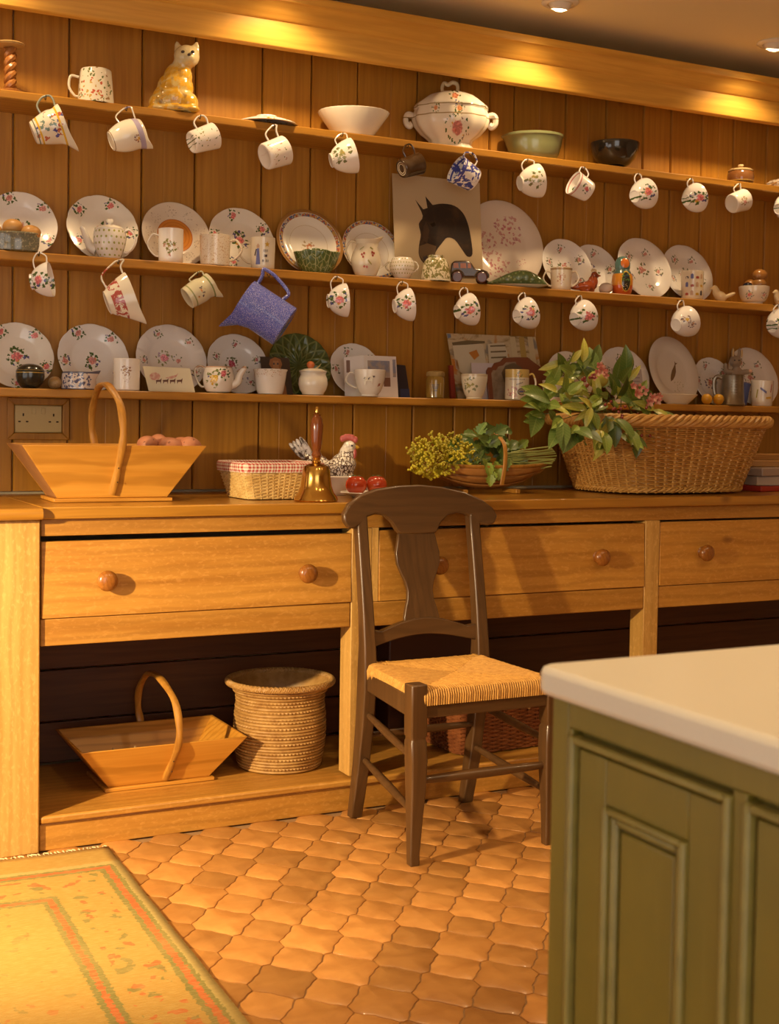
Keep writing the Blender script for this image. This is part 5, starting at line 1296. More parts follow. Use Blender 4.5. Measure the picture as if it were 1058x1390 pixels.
ink(t, [f(*p) for p in [(373, 500), (374, 489), (381, 489), (381, 500), (378, 506), (376, 506)]], M_DOG2, 'dog_face', -.0006)
for px in (374.6, 379.8): ink(t, [f(px - 1, 492), f(px + 1, 492), f(px + 1, 494.5), f(px - 1, 494.5)], M_INK, 'eye', -.0012)
ink(t, [f(375.5, 500), f(379, 500), f(377.3, 503)], M_INK, 'nose', -.0012)
t, s = std('mustard_pot', 'round white lidded pot with a red fruit finial on the lowest shelf', 'pot', 425, 525, 3, 3.79)
M_IV = ceramic('ivory_pot', (.82, .76, .64))
obj('pot_body', MB().lathe([(0, 0), (.030, 0), (.034, .003), (.035, .007), (.042, .018), (.0465, .034), (.045, .052), (.040, .064), (.042, .072), (0, .072)], 44), M_IV, t)
lid = obj('lid', MB().lathe([(.0435, .0725), (.044, .076), (.030, .082), (.012, .085), (0, .085)], 40), M_IV, t)
obj('fruit_finial', MB().ell((-.008, -.002, .095), (.013, .012, .012)), plain('fruit_red', (.50, .12, .03), .2, 0, .4), lid)
lf = MB().prism([(.002, .084), (.012, .088), (.026, .100), (.020, .090), (.012, .083)], -.004, .002, 'xz'); obj('finial_leaf', lf, plain('leaf_olive', (.40, .30, .05), .3), lid)
t, s = std('cow_cup', 'white breakfast cup with a black and white cow in front of the folded card', 'cup', 502, 527, 3, 3.762)
C_COW = ceramic('white_cow_cup', (.82, .78, .70))
body(t, 'tea', .028, .051, .084, C_COW)
side_handle(t, -1, .040, .049, .028, .072, .026, .0045, C_COW)
for out, mt in (([(-.020, .046), (-.016, .060), (.004, .062), (.012, .066), (.018, .064), (.017, .058), (.010, .056), (.009, .040), (.006, .040), (.005, .048), (-.010, .048), (-.013, .036), (-.016, .036), (-.016, .046)], plain('cow_white', (.66, .62, .52), .3)), ([(-.006, .055), (.002, .061), (-.002, .052)], M_INK), ([(.010, .064), (.018, .0645), (.018, .060), (.012, .059)], M_INK), ([(-.020, .056), (-.014, .061), (-.015, .054)], M_INK), ([(.026, .030), (.036, .034), (.038, .042), (.030, .040)], plain('hen_print', (.36, .14, .08), .3))):
    decal(t, out, .0492, mt, 'cow_print')
t, f = leaning('folded_card', 'white folded card with grey-blue picture panels behind the cow cup', 'card', [(496, 482), (540, 484), (541, 546), (496, 546)], 3.814, 3, M_PAPER, 5)
obj('side_leaf', MB().add([(f(496, 482)[0], .0006, .0), (f(475, 484)[0] - .004, .024, 0), (f(475, 484)[0] - .004, .024, f(475, 484)[1]), (f(496, 482)[0], .0006, f(496, 482)[1])], [(0, 1, 2, 3)]), M_PAPER, t, smooth=False).modifiers.new('thick', 'SOLIDIFY').thickness = .0012
b = NB('panel_picture', (.24, .26, .36), .5); b.lay(b.ramp(b.noise(b.P, 35, 3), .45, .6), (.40, .34, .30)); M_PAN = b.done()
M_PANB = plain('panel_brown', (.20, .10, .06), .5)
ink(t, [f(501, 489), f(531, 490), f(531, 512), f(501, 512)], M_PAN, 'panel'); ink(t, [f(501, 512.5), f(531, 512.5), f(531, 525), f(522, 525), f(522, 516), f(501, 516)], M_PANB, 'panel'); ink(t, [f(535, 488), f(539, 488), f(539, 512), f(535, 512)], M_PAN, 'panel')
x0, x1 = f(477, 487)[0], f(492, 487)[0]
obj('panel', MB().add([(x0 - .003, .0212, f(480, 505)[1]), (x1, .0055, f(480, 505)[1]), (x1, .0055, f(480, 488)[1]), (x0 - .003, .0212, f(480, 488)[1])], [(0, 1, 2, 3)]), M_PANB, t, smooth=False)
t, f = leaning('dark_book', 'narrow dark book standing behind the folded card', 'book', [(541, 495), (552, 496), (557, 546), (541, 546)], 3.845, 3, plain('dark_book_cover', (.03, .022, .03), .4), 4, .018)
ink(t, [f(544, 528), f(556, 528), f(557, 545), f(544, 545)], plain('book_blue', (.04, .05, .12), .4), 'cover_band')
t, s = std('honey_jar', 'small glass jar of honey with a paper label on the lowest shelf', 'jar', 591, 528, 3, 3.80)
b = NB('honey_in_glass', (.42, .26, .05), .12, coat=.6); b.bsdf.inputs['Transmission Weight'].default_value = 0.25; M_HON = b.done()
obj('jar_glass', MB().lathe([(0, 0), (.028, 0), (.031, .003), (.031, .058), (.030, .066), (.026, .072), (.026, .076), (0, .076)], 36), M_HON, t)
obj('lid', MB().lathe([(.029, .0725), (.030, .075), (.029, .086), (.020, .089), (0, .090)], 30, lambda a, r, z: (r * (1 + .03 * math.cos(14 * a)) * math.cos(a), r * (1 + .03 * math.cos(14 * a)) * math.sin(a), z)), plain('cloth_cover', (.36, .24, .08), .8), t)
decal(t, [(-.019, .012), (.019, .012), (.019, .050), (-.019, .050)], .0313, plain('jar_label', (.46, .33, .15), .6), 'jar_label')
for k, zz in enumerate((.042, .036, .031, .024)): decal(t, [(-.012 + .002 * k, zz), (.012 - .002 * k, zz), (.012 - .002 * k, zz + .0022), (-.012 + .002 * k, zz + .0022)], .0322, M_INK, 'label_print')
# large painting card, red book, note, scalloped board
b = NB('painted_still_life', (.58, .46, .28), .5)
n1 = b.noise(b.P, 11, 4, .6, 1.5); n2 = b.noise(b.vm('ADD', b.P, (3, 1, 2)), 14, 3, .6, 1.)
b.lay(b.ramp(n1, .50, .60), (.26, .17, .06)); b.lay(b.m('MULTIPLY', b.ramp(n2, .55, .64), .9), (.50, .22, .05)); b.lay(b.m('MULTIPLY', b.ramp(b.noise(b.vm('ADD', b.P, (8, 0, 0)), 16, 2), .56, .66), .8), (.17, .17, .17)); M_STILL = b.done()
t, f = leaning('painted_card', 'large unframed still life painting card leaning behind the green sprig cup', 'picture', [(613, 451), (734, 456), (742, 548), (622, 548)], 3.874, 3, M_STILL, 8, .003)
M_ST1 = plain('painted_jar', (.62, .55, .40), .5); M_ST2 = plain('painted_ochre', (.44, .30, .08), .5); M_ST3 = plain('painted_dark_brown', (.16, .12, .06), .5); M_ST4 = plain('painted_orange', (.52, .20, .03), .5); M_ST5 = plain('painted_stripe', (.60, .50, .30), .5); M_ST6 = plain('painted_blue', (.16, .20, .30), .5)  # flat paint colours for the jars, bands and stripes in the picture
ink(t, [f(*p) for p in [(620, 468), (628, 464), (650, 463), (662, 467), (664, 500), (655, 508), (632, 508), (622, 500)]], M_ST1, 'painted_jar')
ink(t, [f(*p) for p in [(668, 466), (690, 464), (694, 478), (694, 494), (668, 494)]], M_ST1, 'painted_jar')
for k, p in enumerate([(671, 468), (671, 476), (671, 484)]): ink(t, [f(p[0], p[1]), f(p[0] + 21, p[1] - 1), f(p[0] + 21, p[1] + 1.2), f(p[0], p[1] + 2)], M_ST3, 'painted_band', -.0006)
ink(t, [f(*p) for p in [(619, 464), (640, 461), (664, 462), (664, 465), (640, 467), (620, 468)]], M_ST3, 'painted_band', -.0006)
ink(t, [f(*p) for p in [(641, 478), (652, 474), (655, 482), (648, 488)]], M_ST4, 'painted_fruit', -.0006)
ink(t, [f(*p) for p in [(617, 486), (625, 488), (627, 502), (619, 504)]], M_ST4, 'painted_fruit')
for k in range(3): ink(t, [f(*p) for p in [(699 + 12 * k, 456), (706 + 12 * k, 456), (709 + 12 * k, 500), (701 + 12 * k, 500)]], M_ST5 if k % 2 == 0 else M_ST2, 'painted_stripe')
ink(t, [f(*p) for p in [(613.5, 452), (618, 452), (618.5, 457), (614, 458)]], M_ST6, 'painted_corner')
t, f = leaning('thin_book', 'thin red-backed book standing beside the honey jar', 'book', [(612, 496), (617, 496), (619, 547), (613, 547)], 3.855, 3, plain('red_cover', (.28, .04, .02), .4), 3, .012)
t, f = leaning('note_card', 'blank lilac-white note propped behind the green sprig cup', 'card', [(643, 492), (690, 493), (690, 546), (644, 546)], 3.848, 3, plain('lilac_paper', (.62, .56, .60), .6), 7)
t, f = leaning('postcard', 'small stamped postcard behind the green sprig cup', 'card', [(634, 509), (644, 509), (645, 546), (635, 546)], 3.838, 3, M_PAPER, 5)
ink(t, [f(636, 511), f(642, 511), f(642, 515.5), f(636, 515.5)], M_INKB, 'stamp')
b = NB('scalloped_board_picture', (.34, .27, .19), .4); b.lay(b.ramp(b.noise(b.P, 18, 4), .45, .62), (.18, .12, .07)); M_SBP = b.done()
so = [(664, 546), (664, 503), (667, 498), (672, 498), (676, 492), (684, 490), (689, 485), (704, 484), (722, 484), (729, 490), (738, 497), (746, 506), (751, 516), (754, 524), (754, 546)]
c0 = onY(709, 520, 3.832)
t = thing('scalloped_plaque', 'brown scalloped picture plaque behind the lettered mug', 'plaque', (c0.x, 3.832, SZ[3] + .0006)); t.rotation_euler = (R_(-9), 0, 0)
f = lambda px, py: (onY(px, py, 3.832).x - c0.x, max(0, onY(px, py, 3.832).z - SZ[3]))
obj('plaque_board', MB().prism([f(*p) for p in so], 0, .006, 'xz'), plain('plaque_red_brown', (.20, .065, .03), .35), t, bevel=.002)
ctr = (709, 524)
ink(t, [f(ctr[0] + (p[0] - ctr[0]) * .86, ctr[1] + (p[1] - ctr[1]) * .84) for p in so if p[0] < 722] + [f(718, 545)], M_SBP, 'plaque_picture')
ink(t, [f(*p) for p in [(684, 506), (690, 496), (702, 492), (712, 498), (716, 508), (714, 530), (690, 530)]], plain('plaque_figure', (.13, .09, .055), .5), 'plaque_image', -.0006)
C_GS = ceramic('green_sprig_cup', (.74, .68, .52), motifs=[(-.022, .050, .030, 3., dict(GRN, leaf=(.26, .28, .16)))], bands=[(.075, .085, (.6, .5, .34))])
t, s = std('beaker', 'cream handleless cup with a grey-green sprig beside the lettered mug', 'cup', 644, 530, 3, 3.785)
body(t, 'tea', .027, .045, .082, C_GS)
C_TXT = ceramic('lettered_mug', (.78, .70, .52), zones=[(.076, .11, (.62, .45, .14))], motifs=[(-.020, .024, .022, 2., dict(PNK, flower=(.6, .25, .22))), (.004, .086, .012, 6., dict(flower=(.5, .10, .05), flower2=(.15, .2, .06), leaf=(.12, .18, .06), leaf2=(.3, .2, .05)))])
t, s = mug_thing('mug', 'tall mug with lettering, an oval badge and pink flowers on the lowest shelf', 702, 528, 3, .041, .041, .103, C_TXT, 1, out=.55, th=.005, Y=3.783)
def word(t, x0, x1, z0, h, R, mat, n, slant=0.):
    for k in range(n):
        xx = x0 + (x1 - x0) * k / n; w_ = (x1 - x0) / n * .6; zz = z0 + slant * k
        decal(t, [(xx, zz), (xx + w_, zz), (xx + w_ * .7, zz + h * (.6 if k % 3 else 1)), (xx + w_ * .2, zz + h * .7)], R, mat, 'lettering')
word(t, -.030, .026, .068, .004, .0413, M_INK, 10); word(t, -.006, .018, .050, .006, .0413, M_INK, 6, .0014)
decal(t, [(.012 + .014 * math.cos(q * .524), .028 + .012 * math.sin(q * .524)) for q in range(12)], .0413, M_INK, 'badge')
decal(t, [(.012 + .0115 * math.cos(q * .524), .028 + .0095 * math.sin(q * .524)) for q in range(12)], .0419, plain('badge_fill', (.45, .36, .22), .4), 'badge')
decal(t, [(.004, .0265), (.020, .0265), (.020, .031), (.004, .031)], .0425, M_INKB, 'badge')
mug_thing('cup', 'plain white cup partly hidden by the garden leaves', 750, 533, 3, .030, .036, .070, ceramic('plain_white_cup', (.82, .78, .74)), 0, Y=3.785, cat='cup')
t, f = leaning('note_card', 'pale written card standing behind the flower bunch', 'card', [(833, 500), (874, 501), (876, 548), (836, 548)], 3.81, 3, plain('pale_grey_paper', (.50, .46, .46), .6), 6)
for k in range(7): ink(t, [f(851, 507 + k * 5), f(871, 507 + k * 5), f(871, 508.5 + k * 5), f(851, 508.5 + k * 5)], plain('faded_writing', (.30, .27, .27), .6), 'writing')
t, s = std('oval_dish', 'plain cream oval dish below the fish plate', 'dish', 920, 540, 3, 3.775)
obj('dish_body', MB().lathe([(0, .002), (.038, 0), (.042, .003), (.060, .020), (.072, .032), (.074, .035), (.071, .036), (.058, .023), (.04, .008), (0, .007)], 48, lambda a, r, z: (r * math.cos(a), r * .58 * math.sin(a), z)), ceramic('cream_dish', (.76, .68, .52)), t)
FRU = mesh_of('fruit', MB().lathe([(0, -.0205), (.008, -.019), (.015, -.013), (.0195, -.004), (.0195, .005), (.016, .013), (.009, .0185), (.003, .0195), (0, .0185)], 24), NB('orange_rind', (.70, .36, .02), .35, coat=.3).done())
for px, lab in ((960, 'small orange-yellow fruit beside the cream oval dish'), (976, 'small orange-yellow fruit touching the pewter tankard')):
    p, s = spot(px, 541, 3, 3.772 if px == 960 else 3.770)
    o = obj('orange', FRU, None, loc=p + Vector((0, 0, .0206)), rot=(.2, .1, px)); tag(o, lab, 'fruit', 'two small oranges')
t, s = std('tankard', 'dull pewter tankard with engraved lettering on the lowest shelf', 'tankard', 995, 528, 3, 3.772)
b = NB('pewter', (.30, .26, .20), .32, metal=.9); b.lay(b.m('MULTIPLY', b.ramp(b.noise(b.P, 30, 3), .4, .7), .5), (.18, .15, .11)); M_PEW = b.done()
obj('tankard_body', MB().lathe([(0, .001), (.045, 0), (.047, .003), (.045, .009), (.043, .012), (.0405, .060), (.039, .108), (.0405, .113), (.0385, .114), (.036, .106), (.038, .05), (.038, .014), (0, .012)], 40), M_PEW, t)
loop_handle(t, [(-.040, 0, .100), (-.056, 0, .106), (-.068, 0, .092), (-.066, 0, .050), (-.056, 0, .026), (-.043, 0, .026)], .005, M_PEW, 5, 1.5)
for k in range(6): word(t, -.016, .008, .040 + k * .010, .005, .0425 - .0004 * k, plain('engraving', (.40, .36, .30), .4, .5), 6)
t, s = std('rabbit_figure', 'grey rabbit figure in blue trousers standing behind the pewter tankard', 'figurine', 1000, 520, 3, 3.832)
b = NB('grey_rabbit', (.36, .28, .20), .6); M_RAB = b.done()
mb = MB()
for c, r in [((0, 0, .100), (.028, .022, .050)), ((-.006, -.002, .166), (.024, .022, .022)), ((-.014, -.018, .160), (.010, .010, .008)), ((-.016, 0, .196), (.007, .006, .024)), ((.008, 0, .196), (.007, .006, .024)), ((-.034, -.010, .128), (.020, .010, .010)), ((.034, -.010, .128), (.022, .010, .010)), ((-.046, -.014, .146), (.009, .009, .016))]: mb.ell(c, r)
remesh(obj('rabbit_body', mb, M_RAB, t), .004, 2)
for sx, an in ((-.016, 6), (.018, -8)):
    obj('ear_lining', MB().ell((sx * .95 - .001, -.006, .198), (.0042, .003, .017)), plain('ear_yellow', (.66, .48, .22), .6), t)
    obj('trouser_leg', MB().lathe([(0, 0), (.014, 0), (.017, .004), (.018, .05), (.020, .085), (0, .092)], 16, M=Matrix.Translation((sx * 1.3, 0, 0)) @ Matrix.Rotation(R_(-an), 4, 'Y')), plain('blue_cotton', (.07, .09, .24), .7), t)
obj('hand_ball', MB().ell((.048, -.014, .130), (.008, .008, .008)), plain('pink_ball', (.6, .36, .26), .5), t)
for sx in (-.014, .002): obj('eye', MB().ell((sx, -.0225, .170), (.003, .002, .003)), M_INK, t)
t, s = mug_thing('mug', 'white mug with scattered coloured words at the end of the lowest shelf', 1035, 533, 3, .038, .042, .095, ceramic('word_mug', (.76, .70, .62)), 0, Y=3.785)
for x0, z0, mt, sl in ((-.018, .062, M_INKB, -.0035), (.004, .026, M_GOLD, .0004), (-.034, .030, plain('ink_olive', (.36, .32, .05), .3), .006), (.022, .050, M_INKR, .006)):
    for k in range(5): 
        xx = x0 + k * .0048 * (1 if abs(sl) < .005 else .2); zz = z0 + sl * k
        decal(t, [(xx, zz), (xx + .0042, zz + sl * .4), (xx + .0042, zz + .0085), (xx, zz + .0075)], .0405 + zz * .02, mt, 'lettering')

# ---- double socket in a pine frame on the backboards
c0 = onY(52, 569, 3.915)
t = thing('wall_socket', 'double electric socket in a mitred pine frame on the backboards', 'socket', (c0.x, 3.9195, 1.107))
def fr4(w, h, t_, y0, y1, tri=True):
    out = []
    for (a, b_, c, d) in (((-w, -h), (w, -h), (w - t_, -h + t_), (-w + t_, -h + t_)), ((w, -h), (w, h), (w - t_, h - t_), (w - t_, -h + t_)), ((w, h), (-w, h), (-w + t_, h - t_), (w - t_, h - t_)), ((-w, h), (-w, -h), (-w + t_, -h + t_), (-w + t_, h - t_))):
        out.append(MB().prism([a, b_, c, d], y0, y1, 'xz'))
    return out
for q in fr4(.090, .061, .020, -.012, 0): obj('frame_side', q, M_BACK, t, bevel=.0025)
b = NB('cream_socket_plate', (.56, .42, .17), .35); M_SOCK = b.done()
plate_o = obj('socket_plate', MB().box(-.069, .069, -.008, 0, -.040, .040), M_SOCK, t, bevel=.003)
for cx in (-.044, .044):
    for (dx, dz, w_, h_) in ((0, .012, .0022, .0042), (-.011 * (1 if cx < 0 else -1), -.008, .0036, .0020), (.011 * (1 if cx < 0 else -1), -.008, .0036, .0020)):
        obj('pin_hole', MB().box(cx + dx - w_, cx + dx + w_, -.0084, -.0078, dz - h_, dz + h_), M_DKB, plate_o, smooth=False)
for cx in (-.014, .014): obj('switch', MB().box(cx - .006, cx + .006, -.0108, -.0081, .014, .032), M_SOCK, plate_o, bevel=.001)

# ================================================================ things on the worktop
WZ = TOPZ + .0006
def trug(label, loc, rot, Lb, Wb, Lt, Wt, H, th, handle_h, hx_=0., matA=None, lean=0., group='wooden trugs'):
    t = thing('wooden_trug', label, 'trug', loc, rot, group)
    A = matA or M_TRUG
    b0 = [(-Lb / 2, -Wb / 2), (Lb / 2, -Wb / 2), (Lb / 2, Wb / 2), (-Lb / 2, Wb / 2)]
    t0 = [(-Lt / 2, -Wt / 2), (Lt / 2, -Wt / 2), (Lt / 2, Wt / 2), (-Lt / 2, Wt / 2)]
    obj('base_board', MB().box(-Lb / 2 - .012, Lb / 2 + .012, -Wb / 2 - .012, Wb / 2 + .012, 0, .010), A, t, bevel=.002)
    k = 1 - th * 2 / Wt
    def wall(i, j, name, mat):
        def ins(p, d): return (p[0] - math.copysign(d, p[0]), p[1] - math.copysign(d, p[1]))
        if name == 'side_board': ia = lambda p: (p[0], p[1] - math.copysign(th, p[1]))
        else: ia = lambda p: (p[0] - math.copysign(th, p[0]), p[1])
        a0, a1, a2, a3 = b0[i], b0[j], t0[j], t0[i]
        if name == 'end_board':    # ends fit between the sides
            fy = lambda p: (p[0], p[1] - math.copysign(th * 1.05, p[1])); a0, a1, a2, a3 = fy(a0), fy(a1), fy(a2), fy(a3)
        vs = [(*a0, .0102), (*a1, .0102), (*ia(a1), .0102), (*ia(a0), .0102)]
        zt = H + (.012 if name == 'end_board' else 0)
        ws = [(*a3, H), (*a2, H), (*ia(a2), H), (*ia(a3), H)]
        obj(name, MB().hexa(vs, ws), mat, t, bevel=.002)
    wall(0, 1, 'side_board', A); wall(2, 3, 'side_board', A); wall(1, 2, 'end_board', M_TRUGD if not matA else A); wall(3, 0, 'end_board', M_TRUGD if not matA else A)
    # bent handle: flat strap nailed to both sides
    pts = []
    yb, yt = Wb / 2 + .006, Wt / 2 + .006
    pts += [(hx_ - .006, -yb - .002, .02), (hx_ + .004, -(yb + yt) / 2, H * .55), (hx_ + .012, -yt, H), (hx_ + .014, -yt * 1.0, H + handle_h * .30), (hx_ + .010, -yt * .82, H + handle_h * .68), (hx_ - .004, -yt * .38, H + handle_h * .95), (hx_ - .008, yt * .05, H + handle_h), (hx_ - .012, yt * .45, H + handle_h * .93), (hx_ - .014, yt * .86, H + handle_h * .62), (hx_ - .012, yt, H + handle_h * .28), (hx_ - .004, yt, H), (hx_, (yb + yt) / 2, H * .55), (hx_, yb + .002, .02)]
    sp = spline(pts, 5); n = len(sp)
    hd = obj('handle', MB().tube(sp, [.0105 * (1 + .10 * math.sin(k * .8)) for k in range(n)], 10, flat=.72, up=(1, 0, 0)), M_TRUGH, t)
    for q in (.35, .6): obj('nail', MB().ell((hx_ + .004, -(yb + (yt - yb) * q) - .0085, H * q), (.002, .0015, .002)), M_DKB, hd)
    return t
# trug with potatoes
tr = trug('wooden trug full of red potatoes on the worktop', (.950, 3.585, WZ), R_(-1), .300, .155, .500, .235, .153, .009, .165, .0)
b = NB('red_potato_skin', (.50, .20, .10), .55); n1 = b.noise(b.P, 30, 4)
b.lay(b.m('MULTIPLY', b.ramp(n1, .45, .7), .6), (.36, .12, .06)); b.lay(b.gt(b.noise(b.P, 70, 2), .70), (.22, .08, .04)); b.bump(n1, .3, .004); M_POT = b.done()
def lump(name, r, mat, seed, n=14):
    rnd = random.Random(seed); a = [rnd.uniform(-.5, .5) for _ in range(6)]
    mb = MB().ell((0, 0, 0), r, seg=20, rings=n)
    mb.v = [(x * (1 + .12 * math.sin(40 * y + a[0] * 9) + .1 * a[1]), y * (1 + .10 * math.sin(38 * z + a[2] * 9)), z * (1 + .10 * math.sin(36 * x + a[3] * 9))) for x, y, z in mb.v]
    return mesh_of(name, mb, mat)
POTS = [lump('potato', (.040, .030, .028), M_POT, k) for k in range(4)]
rp = random.Random(3)
rows = [('red potato on top of the trug heap next to the handle', 200, 594, 3.56, 1.040), ('red potato in the middle of the trug heap', 232, 596, 3.57, 1.036), ('red potato at the end of the trug heap', 258, 597, 3.57, 1.034), ('red potato at the back of the trug heap, behind the middle one', 215, 596, 3.64, 1.040), ('red potato at the back of the trug heap by the end board', 246, 597, 3.65, 1.036)]
for k, (lab, px, py, Y, Z) in enumerate(rows):
    p = onY(px, py, Y)
    o = obj('potato', POTS[k % 4], None, loc=(p.x, Y, Z), rot=(rp.uniform(-.3, .3), rp.uniform(-.3, .3), rp.uniform(0, 3))); tag(o, lab, 'potato', 'potatoes in the trug')
for k, (x, y) in enumerate(((.92, 3.56), (1.0, 3.61), (1.07, 3.56), (1.09, 3.64), (.99, 3.53), (.88, 3.62))):
    o = obj('potato', POTS[k % 4], None, loc=(x, y, .968 + (k % 2) * .012), rot=(rp.uniform(-.3, .3), 0, rp.uniform(0, 3))); tag(o, 'red potato lying low inside the trug under the heap', 'potato', 'potatoes in the trug')

# ---- wicker helper: closed path, in/out weave round stakes
def weave_rows(mb, path, rows, stakes, r, amp, seg=5, per=4):
    """path(u, q): point on the wall at u in 0..1 round the basket and height fraction q, plus outward normal"""
    for k in range(rows):
        q = (k + .5) / rows; n = stakes * per; pts = []
        for i in range(n):
            u = i / n; p, nn = path(u, q)
            ph = math.cos(math.pi * (u * stakes + (k % 2)))
            pts.append(p + nn * (amp * ph))
        mb.tube(pts, r, seg, closed=True, up=(0, 0, 1))
def rect_path(Lb, Wb, Lt, Wt, H, z0=.0, power=6):
    def f(u, q):
        a = 2 * math.pi * u
        L_, W_ = (Lb + (Lt - Lb) * q) / 2, (Wb + (Wt - Wb) * q) / 2
        c, s_ = math.cos(a), math.sin(a); d = (abs(c) ** power + abs(s_) ** power) ** (-1 / power)
        p = Vector((L_ * c * d, W_ * s_ * d, z0 + H * q))
        nn = Vector((c * abs(c) ** (power - 2) / L_, s_ * abs(s_) ** (power - 2) / W_, 0)) if power > 2 else Vector((c / L_, s_ / W_, 0))
        return p, nn.normalized()
    return f
def wickermat(name, a, c):
    b = NB(name, a, .5); b.lay(b.m('MULTIPLY', b.ramp(b.noise(b.P, 45, 3), .4, .7), .8), c)
    b.lay(b.m('MULTIPLY', b.ramp(b.noise(b.P, 8, 2), .45, .7), .4), c); return b.done()

# ---- small basket with gingham lining
t = thing('bread_basket', 'small oblong straw basket with a red gingham rim on the worktop', 'basket', (1.432, 3.575, WZ), R_(2))
M_STRAW = wickermat('pale_straw', (.66, .46, .18), (.48, .28, .08))
f = rect_path(.205, .175, .255, .215, .088, .002, 9)
mb = MB(); weave_rows(mb, f, 19, 44, .0026, .0022)
obj('weave', mb, M_STRAW, t, stuff=True)
mb = MB()
for i in range(44):
    p0, n0 = f(i / 44, 0); p1, n1 = f(i / 44, 1); mb.tube([p0, p0.lerp(p1, .5), p1], .0024, 5)
mb.add([f(i / 40, 0)[0] + Vector((0, 0, .003)) for i in range(40)], [tuple(range(40))])
obj('stakes', mb, M_STRAW, t, stuff=True)
b = NB('red_gingham', (.74, .68, .56), .85)
a_ = b.m('ADD', b.m('MULTIPLY', b.xyz[0], 1.0), b.m('MULTIPLY', b.xyz[1], 1.0))
c1 = b.gt(b.m('FRACT', b.m('MULTIPLY', a_, 105.0)), .5); c2 = b.gt(b.m('FRACT', b.m('MULTIPLY', b.xyz[2], 105.0)), .5)
b.lay(b.m('MULTIPLY', b.m('ADD', c1, c2), .5), (.42, .035, .025)); M_GING = b.done()
mb = MB()
def gf(i, j):
    u = i / 96; p, nn = f(u, 1.0); w_ = math.sin(i * 1.9) * .0012
    prof = [(.0045, -.012), (.0065, .0), (.006, .012), (.001, .017), (-.004, .012), (-.005, -.02)]
    return p + nn * (prof[j][0] + w_) + Vector((0, 0, prof[j][1]))
mb.grid(gf, 96, 6, wrap=True)
obj('gingham_lining', mb, M_GING, t)

# ---- brass hand bell
p = onZ(428, 682, TOPZ); bx, by = 1.500, 3.398
t = thing('hand_bell', 'brass hand bell with a turned wooden handle on the worktop', 'bell', (bx, by, WZ))
b = NB('polished_brass', (.66, .40, .10), .16, metal=1.0); M_BRASS = b.done()
obj('bell_cup', MB().lathe([(.040, .002), (.060, 0), (.063, .004), (.060, .012), (.050, .026), (.044, .044), (.041, .066), (.039, .088), (.034, .099), (.022, .105), (.010, .107), (0, .108), (0, .100), (.030, .094), (.036, .06), (.040, .002)], 48), M_BRASS, t)
obj('collar', MB().lathe([(.012, .107), (.014, .112), (.010, .117), (.012, .123), (0, .123)], 28), M_BRASS, t)
obj('handle', MB().lathe([(.011, .1235), (.015, .130), (.012, .138), (.010, .142), (.013, .150), (.0155, .168), (.0175, .196), (.0185, .214), (.015, .232), (.010, .240), (.012, .246), (0, .247)], 28), pine('bell_handle_wood', (.26, .075, .018), (.16, .04, .01), 'z', 4, .18, knots=False, coat=.5), t)
obj('finial', MB().lathe([(.006, .2472), (.0075, .252), (.0055, .258), (.006, .262), (.003, .267), (0, .268)], 20), M_BRASS, t)
obj('clapper', MB().ell((0, 0, .014), (.010, .010, .013)), M_BRASS, t)

# ---- hen on a bowl
hp_ = onY(459, 650, 3.67)
t = thing('hen_dish', 'white speckled pottery hen sitting on a white bowl on the worktop', 'hen dish', (hp_.x, 3.67, WZ), FACE)
C_HENB = ceramic('hen_bowl', (.80, .74, .66))
obj('bowl_body', MB().lathe([(0, .002), (.040, 0), (.043, .003), (.045, .010), (.049, .030), (.053, .052), (.056, .056), (.053, .060), (0, .058)], 44), C_HENB, t)
b = NB('speckled_hen', (.74, .68, .60), .25, coat=.3); vv = b.vor(b.vm('MULTIPLY', b.P, (1, 1, .8)), 95)
b.lay(b.AND(b.between(vv['Distance'], .42, .62), b.lt(b.xyz[2], .135)), (.10, .05, .03)); b.bump(vv['Distance'], .9, .005); M_HEN = b.done()
mb = MB()
for c, r, an in [((-.014, 0, .078), (.058, .044, .030), 0), ((.016, 0, .094), (.040, .036, .036), 0), ((.026, 0, .122), (.025, .023, .034), 0), ((.034, 0, .148), (.021, .019, .020), 0), ((-.056, 0, .094), (.030, .026, .026), 30), ((-.086, 0, .112), (.016, .018, .036), -28), ((0, 0, .064), (.050, .042, .012), 0)]:
    mb.ell(c, r, Matrix.Rotation(R_(an), 3, 'Y'))
hb = remesh(obj('hen_body', mb, M_HEN, t), .0035, 3)
b = NB('dark_tail_feathers', (.46, .42, .44), .3); b.lay(b.ramp(b.noise(b.P, 75, 3), .48, .58), (.05, .03, .03)); M_TAIL = b.done()
for k in range(4):
    T = Matrix.Translation((-.092 - .008 * k, (k - 1.5) * .008, .122 + .004 * (3 - k))) @ Matrix.Rotation(R_(-32 - 5 * k), 4, 'Y')
    mb = MB().ell((0, 0, .01), (.010, .006, .040)); mb.v = [tuple(T @ Vector(v)) for v in mb.v]; obj('tail_feather', mb, M_TAIL, t)
M_COMB = plain('comb_red', (.46, .10, .09), .35)
mb = MB()
for k in range(5): mb.ell((.012 + .010 * k, 0, .166 + (.007, .011, .012, .010, .004)[k]), (.0085, .006, .011))
remesh(obj('comb', mb, M_COMB, t), .0025, 2)
obj('wattle', MB().ell((.050, -.004, .128), (.007, .008, .017)), M_COMB, t)
obj('beak', MB().lathe([(.007, 0), (.005, .008), (0, .015)], 10, M=Matrix.Translation((.052, 0, .148)) @ Matrix.Rotation(R_(98), 4, 'Y')), plain('beak_yellow', (.60, .34, .03), .3), t)
obj('eye', MB().ell((.042, -.0165, .152), (.0035, .002, .0035)), M_INK, t)

